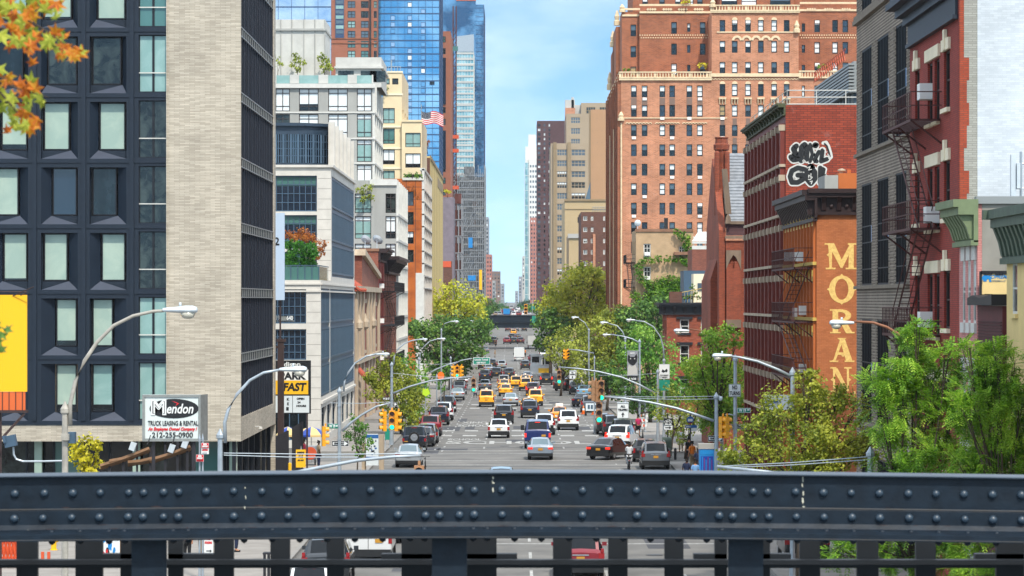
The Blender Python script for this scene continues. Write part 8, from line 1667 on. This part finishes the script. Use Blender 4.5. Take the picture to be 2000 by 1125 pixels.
# ---- railway-viaduct railing in the foreground, 10 m ahead
D=10.0;g=thing('railing','dark riveted steel girder railing across the bottom foreground','railing',(0,D,Z(1045,D)));xr_=lambda p:X(p,D);zr=lambda p:Z(p,D);x0,x1=-5.2,5.2
def bend(me):
    for v in me.vertices:X_=v.co.x;v.co.z-=.0068*(abs(X_)**1.6)*(1.1 if X_>0 else .8)
def rb(mb,name,mat,par=None,smooth=False):
    for p0,p1 in[(0,0)]:pass
    o=mb.build(name,mat,par or g,smooth);bend(o.data);return o
def xbar(mb,y0,y1,z0,z1,m=0,n=40):
    for i in range(n):mb.box(x0+(x1-x0)*i/n,x0+(x1-x0)*(i+1)/n,y0,y1,z0,z1,m)
def xstrip(mb,prof,m=0,n=48):
    xs=[x0+(x1-x0)*i/n for i in range(n+1)]
    for a,c in zip(xs,xs[1:]):
        for(y,z),(y2,z2)in zip(prof,prof[1:]):mb.face([(a,y,z),(c,y,z),(c,y2,z2),(a,y2,z2)],m)
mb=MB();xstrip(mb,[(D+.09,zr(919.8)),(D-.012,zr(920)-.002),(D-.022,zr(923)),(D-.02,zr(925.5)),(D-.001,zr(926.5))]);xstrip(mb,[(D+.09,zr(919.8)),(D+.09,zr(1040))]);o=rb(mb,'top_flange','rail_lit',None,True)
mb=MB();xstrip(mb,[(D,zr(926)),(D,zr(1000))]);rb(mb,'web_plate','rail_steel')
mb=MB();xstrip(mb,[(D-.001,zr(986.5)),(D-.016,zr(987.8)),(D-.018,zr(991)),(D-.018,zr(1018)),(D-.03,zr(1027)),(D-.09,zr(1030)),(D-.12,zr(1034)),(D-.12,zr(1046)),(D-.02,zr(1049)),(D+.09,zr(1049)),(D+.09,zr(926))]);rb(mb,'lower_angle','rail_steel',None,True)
mb=MB();xstrip(mb,[(D-.0185,zr(986.6)),(D-.0195,zr(988.6))]);rb(mb,'worn_edge','rail_worn');mb=MB();xstrip(mb,[(D-.121,zr(1042)),(D-.1215,zr(1044))]);rb(mb,'worn_edge','rail_worn')
pitch=[(29,0)];xs=[29,86,142,196,252,281,320.5,350,403,457,511,564,617.5,671,725,778,831,858,898,926.5,980,1030,1085,1137,1191,1243.5,1296,1350,1404,1431,1471.5,1500,1554,1608,1662.5,1716.5,1773,1827.5,1883,1938,1994]
xs=[29-54*k for k in range(12,0,-1)]+xs+[1994+54*k for k in range(1,13)];prof=[(.0142,0),(.0137,.0045),(.0115,.009),(.007,.012),(.001,.0135)]
def rivet(px,py,y0):
    mb=MB();mb.lathe((0,0,0),[(r_,-h)for r_,h in prof],12,axis='y');return mb
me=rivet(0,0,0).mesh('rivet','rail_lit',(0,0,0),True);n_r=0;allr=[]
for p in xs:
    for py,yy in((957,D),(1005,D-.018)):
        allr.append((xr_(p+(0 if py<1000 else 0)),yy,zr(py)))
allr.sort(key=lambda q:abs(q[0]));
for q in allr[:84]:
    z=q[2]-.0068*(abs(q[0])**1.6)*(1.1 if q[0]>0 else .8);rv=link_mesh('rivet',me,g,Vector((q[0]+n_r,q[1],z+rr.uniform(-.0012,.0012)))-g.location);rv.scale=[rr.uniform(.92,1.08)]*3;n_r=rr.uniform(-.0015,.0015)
mb=MB();xs2=[107,162,218,248,343,372,426,480,535,588,641,695,749,802,830,925,952,1005,1057,1111,1164,1216,1269,1323,1378,1407,1500,1554,1610,1663,1718,1774,1828,1884,1940]
for q in allr[84:]:mb.lathe(q,[(r_,-h)for r_,h in prof],8,axis='y')
for p in xs2:mb.lathe((xr_(p),D-.07,zr(1031)),[(.012,0),(.011,.004),(.007,.008),(.001,.01)],8);mb.lathe((xr_(p),D-.06,zr(1047.5)),[(.012,-.0),(.010,-.008),(.001,-.014)],8)
o=rb(mb,'small_rivets','rail_steel',None,True);o['kind']='stuff'
mb=MB()
for x,y,w_,h in((963,930,3,6),(962,938,2,7),(963,952,3,10),(964,941,4,4),(1568,925,2.5,14),(1567,940,2,8),(1569,955,3,10),(1568,968,4,12),(1570,984,5,7),(479,948,2,4),(480,965,1.6,8),(479,985,2,6),(58,1026,2,5),(65,1027,1.6,3),(1260,1031,5,2)):
    mb.prism([(xr_(x-w_/2),zr(y)),(xr_(x+w_/3),zr(y+1)),(xr_(x+w_/2),zr(y+h*.7)),(xr_(x),zr(y+h)),(xr_(x-w_/2),zr(y+h*.6))],Fr('S',D-.0005 if y<985 else(D-.019 if y<1020 else D-.03)),0,.0012)
rb(mb,'paint_drips','chalk');mb=MB()
for k in range(46):
    x=rr.uniform(0,2000);y,o=rr.choice([(1024,.0205),(1026,.0285),(985,.0008),(1019,.019)]);w_=rr.uniform(3,26);h=rr.uniform(.6,2.4)
    mb.prism([(xr_(x),zr(y)),(xr_(x+w_*.6),zr(y-h*.5)),(xr_(x+w_),zr(y+h*.3)),(xr_(x+w_*.5),zr(y+h))],Fr('S',D-o),0,.0009)
o=rb(mb,'rust_specks','brown_steel');o['kind']='stuff'
for p in(294.5,878.5,1454.5,-290,2030,-874,2606):mb=MB();mb.box(xr_(p-34),xr_(p+34),D-.05,D-.035,zr(1300),zr(1047));mb.box(xr_(p-4),xr_(p+4),D-.035,D+.1,zr(1300),zr(1047));rb(mb,'post','rail_steel')
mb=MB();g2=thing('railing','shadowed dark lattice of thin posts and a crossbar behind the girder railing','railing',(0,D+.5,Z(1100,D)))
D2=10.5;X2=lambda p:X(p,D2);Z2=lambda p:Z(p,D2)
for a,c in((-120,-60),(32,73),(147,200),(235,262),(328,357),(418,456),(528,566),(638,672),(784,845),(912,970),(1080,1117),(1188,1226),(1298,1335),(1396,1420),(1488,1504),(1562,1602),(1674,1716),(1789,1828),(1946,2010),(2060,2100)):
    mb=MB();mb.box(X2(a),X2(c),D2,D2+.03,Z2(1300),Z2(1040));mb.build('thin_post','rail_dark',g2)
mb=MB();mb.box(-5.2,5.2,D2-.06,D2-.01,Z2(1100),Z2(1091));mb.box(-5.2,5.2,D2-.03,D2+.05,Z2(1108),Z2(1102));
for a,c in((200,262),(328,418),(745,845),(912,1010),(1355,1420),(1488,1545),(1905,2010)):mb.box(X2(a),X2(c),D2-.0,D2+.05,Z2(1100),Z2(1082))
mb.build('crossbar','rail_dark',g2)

# ================================================================ people: skinned figures, one continuous body, clothes as children
def skin(name,verts,edges,rad,mat,parent,root=0,sub=1):
    me=bpy.data.meshes.new(name);me.from_pydata(verts,edges,[]);ob=bpy.data.objects.new(name,me);COL.objects.link(ob)
    m=ob.modifiers.new('skin','SKIN');m.use_smooth_shade=True
    for i,v in enumerate(me.skin_vertices[0].data):r=rad[i];v.radius=(r,r)if not isinstance(r,tuple)else r;v.use_root=i==root
    s=ob.modifiers.new('sub','SUBSURF');s.levels=sub;s.render_levels=sub
    dg=bpy.context.evaluated_depsgraph_get();dg.update();m2=bpy.data.meshes.new_from_object(ob.evaluated_get(dg));bpy.data.objects.remove(ob);m2.name=name
    m2.materials.clear();m2.materials.append(M(mat));return link_mesh(name,m2,parent)
def person(label,px,d,top,leg,skinm='skin_light',hair='hair_dark',walk=0.0,arm=(0.1,.1),yaw=0,z=None,shorts=False,sit=False,x=None,bag=None,h=1.0,group='pedestrians'):
    z0=gz(d)+.14 if z is None else z;g=thing('person',label,'person',(0,0,0),group);V_=[];E=[];Rd=[]
    def v(x_,y,zz,r):V_.append((x_,y,zz));Rd.append(r);return len(V_)-1
    def e(*i):E.extend(zip(i,i[1:]))
    hip=.92;pel=v(0,0,hip,(.15,.11));wa=v(0,.01,1.08,(.13,.095));ch=v(0,.02,1.30,(.165,.11));nk0=v(0,0,1.44,.075);nk=v(0,.01,1.52,.052);hd0=v(0,.03,1.60,(.07,.085));hd1=v(0,.03,1.68,(.075,.095));hd2=v(0,.02,1.75,.055);e(pel,wa,ch,nk0,nk,hd0,hd1,hd2)
    nose=v(0,.125,1.645,.014);e(hd1,nose)
    joints={}
    for s in(-1,1):
        sw=walk*s;a=arm[0 if s<0 else 1]
        hp=v(s*.09,0,hip-.08,.095)
        if sit:kn=v(s*.14,.42,.86,.065);an=v(s*.15,.38,.42,.042);to=v(s*.16,.52,.36,.035)
        else:kn=v(s*.095,.10*sw+.03,.50,.06);an=v(s*.1,-.12*sw+(.16*sw if sw>0 else .08*sw),.09+(.10 if sw<0 else 0),.04);to=v(s*.11,(.16*sw if sw>0 else-.12*sw+.08*sw)+.16-.12*sw*(1 if sw>0 else 0),.04+(.05 if sw<0 else 0),.034)
        e(pel,hp,kn,an,to);sh=v(s*.185,0,1.40,.062);el=v(s*.235,-.03+a*.2,1.13,.042);
        if a>.6:wr=v(s*.17,.26,1.12+(a-.6)*.6,.028);hn=v(s*.15,.34,1.13+(a-.6)*.6,.032)
        else:wr=v(s*.25,.05+a*.3,.90,.028);hn=v(s*.25,.07+a*.3,.82,.033)
        e(nk0,sh,el,wr,hn)
        for k in range(5):
            f_=v(V_[hn][0]+(k-2)*.012*(1 if k else 1),V_[hn][1]+(k-2)*.016,V_[hn][2]-(.075 if k else .04),.008);e(hn,f_)
        joints[s]=(hp,kn,an,sh,el,wr)
    skin('body',V_,E,Rd,skinm,g)
    up=lambda i,k=1.18,add=.012:(tuple(q*k+add for q in Rd[i])if isinstance(Rd[i],tuple)else Rd[i]*k+add)
    tv=[V_[pel],V_[wa],V_[ch],V_[nk0]];te=[(0,1),(1,2),(2,3)];tr_=[up(pel),up(wa),up(ch),up(nk0,1.0,.0)]
    for s in(-1,1):
        i=len(tv);tv+=[V_[joints[s][3]],tuple(Vector(V_[joints[s][3]]).lerp(Vector(V_[joints[s][4]]),.85))];tr_+=[.078,.06];te+=[(3,i),(i,i+1)]
    skin('shirt',tv,te,tr_,top,g)
    lv=[V_[pel]];le=[];lr=[up(pel,1.1)]
    for s in(-1,1):
        hp,kn,an=joints[s][:3];i=len(lv);lv+=[V_[hp],V_[kn]];lr+=[.112,.085];le+=[(0,i),(i,i+1)]
        if not shorts:lv.append(tuple(Vector(V_[kn]).lerp(Vector(V_[an]),.9)));lr.append(.062);le.append((i+1,i+2))
    skin('trousers' if not shorts else 'shorts',lv,le,lr,leg,g)
    skin('hair',[(0,-.01,1.62),(0,-.005,1.70),(0,.02,1.77)],[(0,1),(1,2)],[(.082,.07),(.088,.09),.065],hair,g,1)
    mb=MB()
    for s in(-1,1):i=joints[s][2];p=Vector(V_[i]);mb.box(p.x-.045,p.x+.045,p.y-.07,p.y+.18,p.z-.09,p.z-.02)
    mb.build('shoes','cloth_black',g)
    mb=MB();[mb.lathe((s*.032,.118,1.665),[(.001,-.004),(.011,0),(.001,.006)],6,axis='y')for s in(-1,1)];mb.box(-.022,.022,.108,.118,1.598,1.606);mb.build('eyes_and_mouth','hair_dark',g)
    if bag:mb=MB();mb.box(-.16,.16,-.28,-.13,1.05,1.42);mb.build('backpack',bag,g)
    g.location=(X(px,d)if x is None else x,d,z0);g.rotation_euler=(0,0,R(yaw));g.scale=(h,h,h);return g
person('person in a pink vest and black shorts walking away on the right pavement',1247,252,'cloth_pink','cloth_black',walk=.8,yaw=10,shorts=True)
person('person in a white striped top sitting astride the motorcycle',1229,201,'cloth_white','cloth_white','skin_dark',sit=True,z=.0,arm=(.7,.7))
person('person in a red top among the group on the right corner',1380,192,'cloth_red','cloth_black',yaw=150,arm=(.9,.2))
person('person in a navy shirt with their back to us, right corner',1363,190,'cloth_navy','cloth_black','skin_dark',yaw=-20)
person('person in a light blue shirt beside the blue kiosk',1358,176,'cloth_blue','cloth_navy',yaw=15,walk=.4)
person('person in a dark blue top and patterned pale trousers by the bus stop',1341,178,'cloth_navy','cloth_white','skin_dark',yaw=-25)
person('person in an orange-red top half hidden behind others on the right corner',1352,199,'cloth_hivis','cloth_khaki',yaw=30)
person('person in black at the left of the right corner group',1346,205,'cloth_black','cloth_black',yaw=0,walk=.5)
person('person in a pale jacket walking toward us behind the corner group',1330,222,'cloth_white','cloth_khaki',yaw=175,walk=.9)
person('child-sized person in orange crouching low by the bus stop',1356,171,'cloth_hivis','cloth_black','skin_dark',yaw=60,h=.62)
person('person in a maroon shirt at the vendor cart on the left corner',594,202,'cloth_maroon','cloth_black','skin_dark',yaw=70,arm=(.8,.8))
person('person in brown leaning right of the vendor cart',622,200,'cloth_khaki','cloth_navy','skin_dark',yaw=-70)
person('person in a pale shirt in front of the yellow price board',590,166,'cloth_sky','cloth_navy','skin_dark',yaw=20)
person('person riding low in white at the left lane among distant cars',928,372,'cloth_white','cloth_navy',z=gz(372),sit=True,arm=(.8,.8))
person('tiny person crossing the avenue far off, left of the white truck',967,dist(698),'cloth_khaki','cloth_khaki',z=gz(dist(698)),yaw=60,walk=.9)
person('tiny worker in a high-visibility top right of the white truck',1026,dist(697),'cloth_hivis','cloth_black',z=gz(dist(697)),yaw=-60)
person('tiny dark-clothed person near the far left kerb',968,dist(678),'cloth_black','cloth_black',z=gz(dist(678)),yaw=0,walk=.6)
person('person with dark hair and black top seen through the railing slots',366,128,'cloth_black','cloth_black',yaw=165)
person('person in a blue shirt seen through the railing slots',392,131,'cloth_blue','cloth_khaki',yaw=100,arm=(.9,.3))
person('person in a purple patterned top at the edge of a railing slot',461,133,'cloth_purple','cloth_navy',yaw=-90)
# ---- things glimpsed through the railing slots
d=134;g=thing('fire_hydrant','yellow fire hydrant seen through the railing slot','hydrant',(X(105,d),d,.14));mb=MB();mb.lathe((X(105,d),d,.1),[(.17,0),(.17,.06),(.12,.08),(.12,.62),(.15,.64),(.15,.7),(.1,.84),(.03,.92)],12);mb.lathe((X(105,d)-.2,d,.55),[(.07,0),(.07,.4)],8,axis='x');mb.build('body','sign_yellow',g)
d=128;g=thing('mural_panel','white panel sprayed with blue and red graffiti, seen through the railing','mural',(X(210,d),d,0));mb=MB();mb.box(X(186,d),X(234,d),d,d+.6,0,Z(1040,d),0);mb.box(X(234,d),X(246,d),d+.02,d+.6,0,Z(1040,d),1);mb.build('panel',['sign_white','wood_weathered'],g);mb=MB();rr=random.Random(8);s=Fr('S',d-.001)
for k in range(40):
    x=rr.uniform(189,228);y=rr.uniform(1045,1115);r=rr.uniform(1.5,6);mb.prism([(X(x+r*math.cos(q)*rr.uniform(.5,1),d),Z(y+2.2*r*math.sin(q)*rr.uniform(.5,1),d))for q in np.arange(0,6.2,.9)],s,.0005*k,.0005*k+.0004,rr.choice([0,0,0,1,2]))
mb.build('spray_paint',['kiosk_blue','sign_red','sign_black'],g)
d=126;g=thing('lattice_tower','orange steel lattice of a parked lift at the left edge, behind the railing','lift',(X(20,d),d,0));mb=MB();pts=[(-12,1040),(4,1125),(20,1040),(30,1125)]
for k in range(9):a=-20+k*7;mb.tube([P(a,1045,d),P(a+14,1125,d)],.06,4);mb.tube([P(a+14,1045,d),P(a,1125,d)],.06,4)
for p in(-14,28,80,92):mb.box(X(p,d),X(p,d)+.12,d,d+.12,0,Z(1040 if p<50 else 1078,d))
mb.build('lattice','hoist_orange',g)
d=120;g=thing('tree_guard','small dark iron tree guard on the left pavement','tree guard',(X(520,d),d,.14));mb=MB();[mb.box(X(p,d),X(p,d)+.06,d+q,d+q+.06,.1,1.1)for p in(514,522,530)for q in(0,.5)];mb.box(X(513,d),X(531,d),d,d+.56,1.1,1.16);mb.build('guard','black_fence',g)
d=127;g=sign('white parking notice with a black arrow between the railing posts',d,399,1045,416,1083,'sign_white',post=(408,1044));st(g,'NO',407,1052,d,.14,'sign_red');st(g,'STANDING',407,1060,d,.12,'sign_red',K_(14,d));mb=MB();mb.prism([(X(a,d),Z(c,d))for a,c in((403,1075),(410,1075),(410,1073),(414,1076),(410,1079),(410,1077),(403,1077))],Fr('S',d-.025),0,.004);mb.build('arrow','sign_black',g)
# ---- flag
d=492;g=thing('flag','United States flag with stars and stripes flying on a roof pole','flag',P(823,240,d));mb=MB();nx,ny=26,13
def fp_(u,v):px=823+43*u;py=216+13*(u**1.2)*.25+24*v+2.6*math.sin(u*7+.3)+u*3;q=P(px,py,d);q.y+=.45*math.sin(u*9+v)*u;return q
for j in range(ny):
    for i in range(nx):
        u0,u1,v0,v1=i/nx,(i+1)/nx,j/ny,(j+1)/ny;m=2 if(u0<.42 and j<7)else(0 if j%2==0 else 1);mb.face([fp_(u0,v0),fp_(u1,v0),fp_(u1,v1),fp_(u0,v1)],m)
for j in range(6):
    for i in range(7):
        u=.04+i*.055;v_=.05+j*.085;c=fp_(u,v_)-Vector((0,.02,0));mb.face([c+Vector((a,0,b_))for a,b_ in((-.045,0),(0,-.045),(.045,0),(0,.045))],1)
mb.build('cloth',['sign_red','sign_white','cloth_navy'],g);mb=MB();mb.tube([P(823,240,d),P(823,204,d)],.05,6);mb.build('pole','galvanised',g)

# ---- thin air between the camera and the far blocks
mb=MB();mb.box(-3600,3600,-500,9100,-6,420);hz_=tag(mb.build('haze',[],None),kind='stuff')
m=bpy.data.materials.new('haze');m.use_nodes=True;nt=m.node_tree;nt.nodes.clear();o_=N(nt,'ShaderNodeOutputMaterial');v_=N(nt,'ShaderNodeVolumePrincipled');v_.inputs['Density'].default_value=.00005;v_.inputs['Color'].default_value=(.86,.92,1,1);v_.inputs['Anisotropy'].default_value=.2
nt.links.new(v_.outputs[0],o_.inputs['Volume']);hz_.data.materials.append(m)
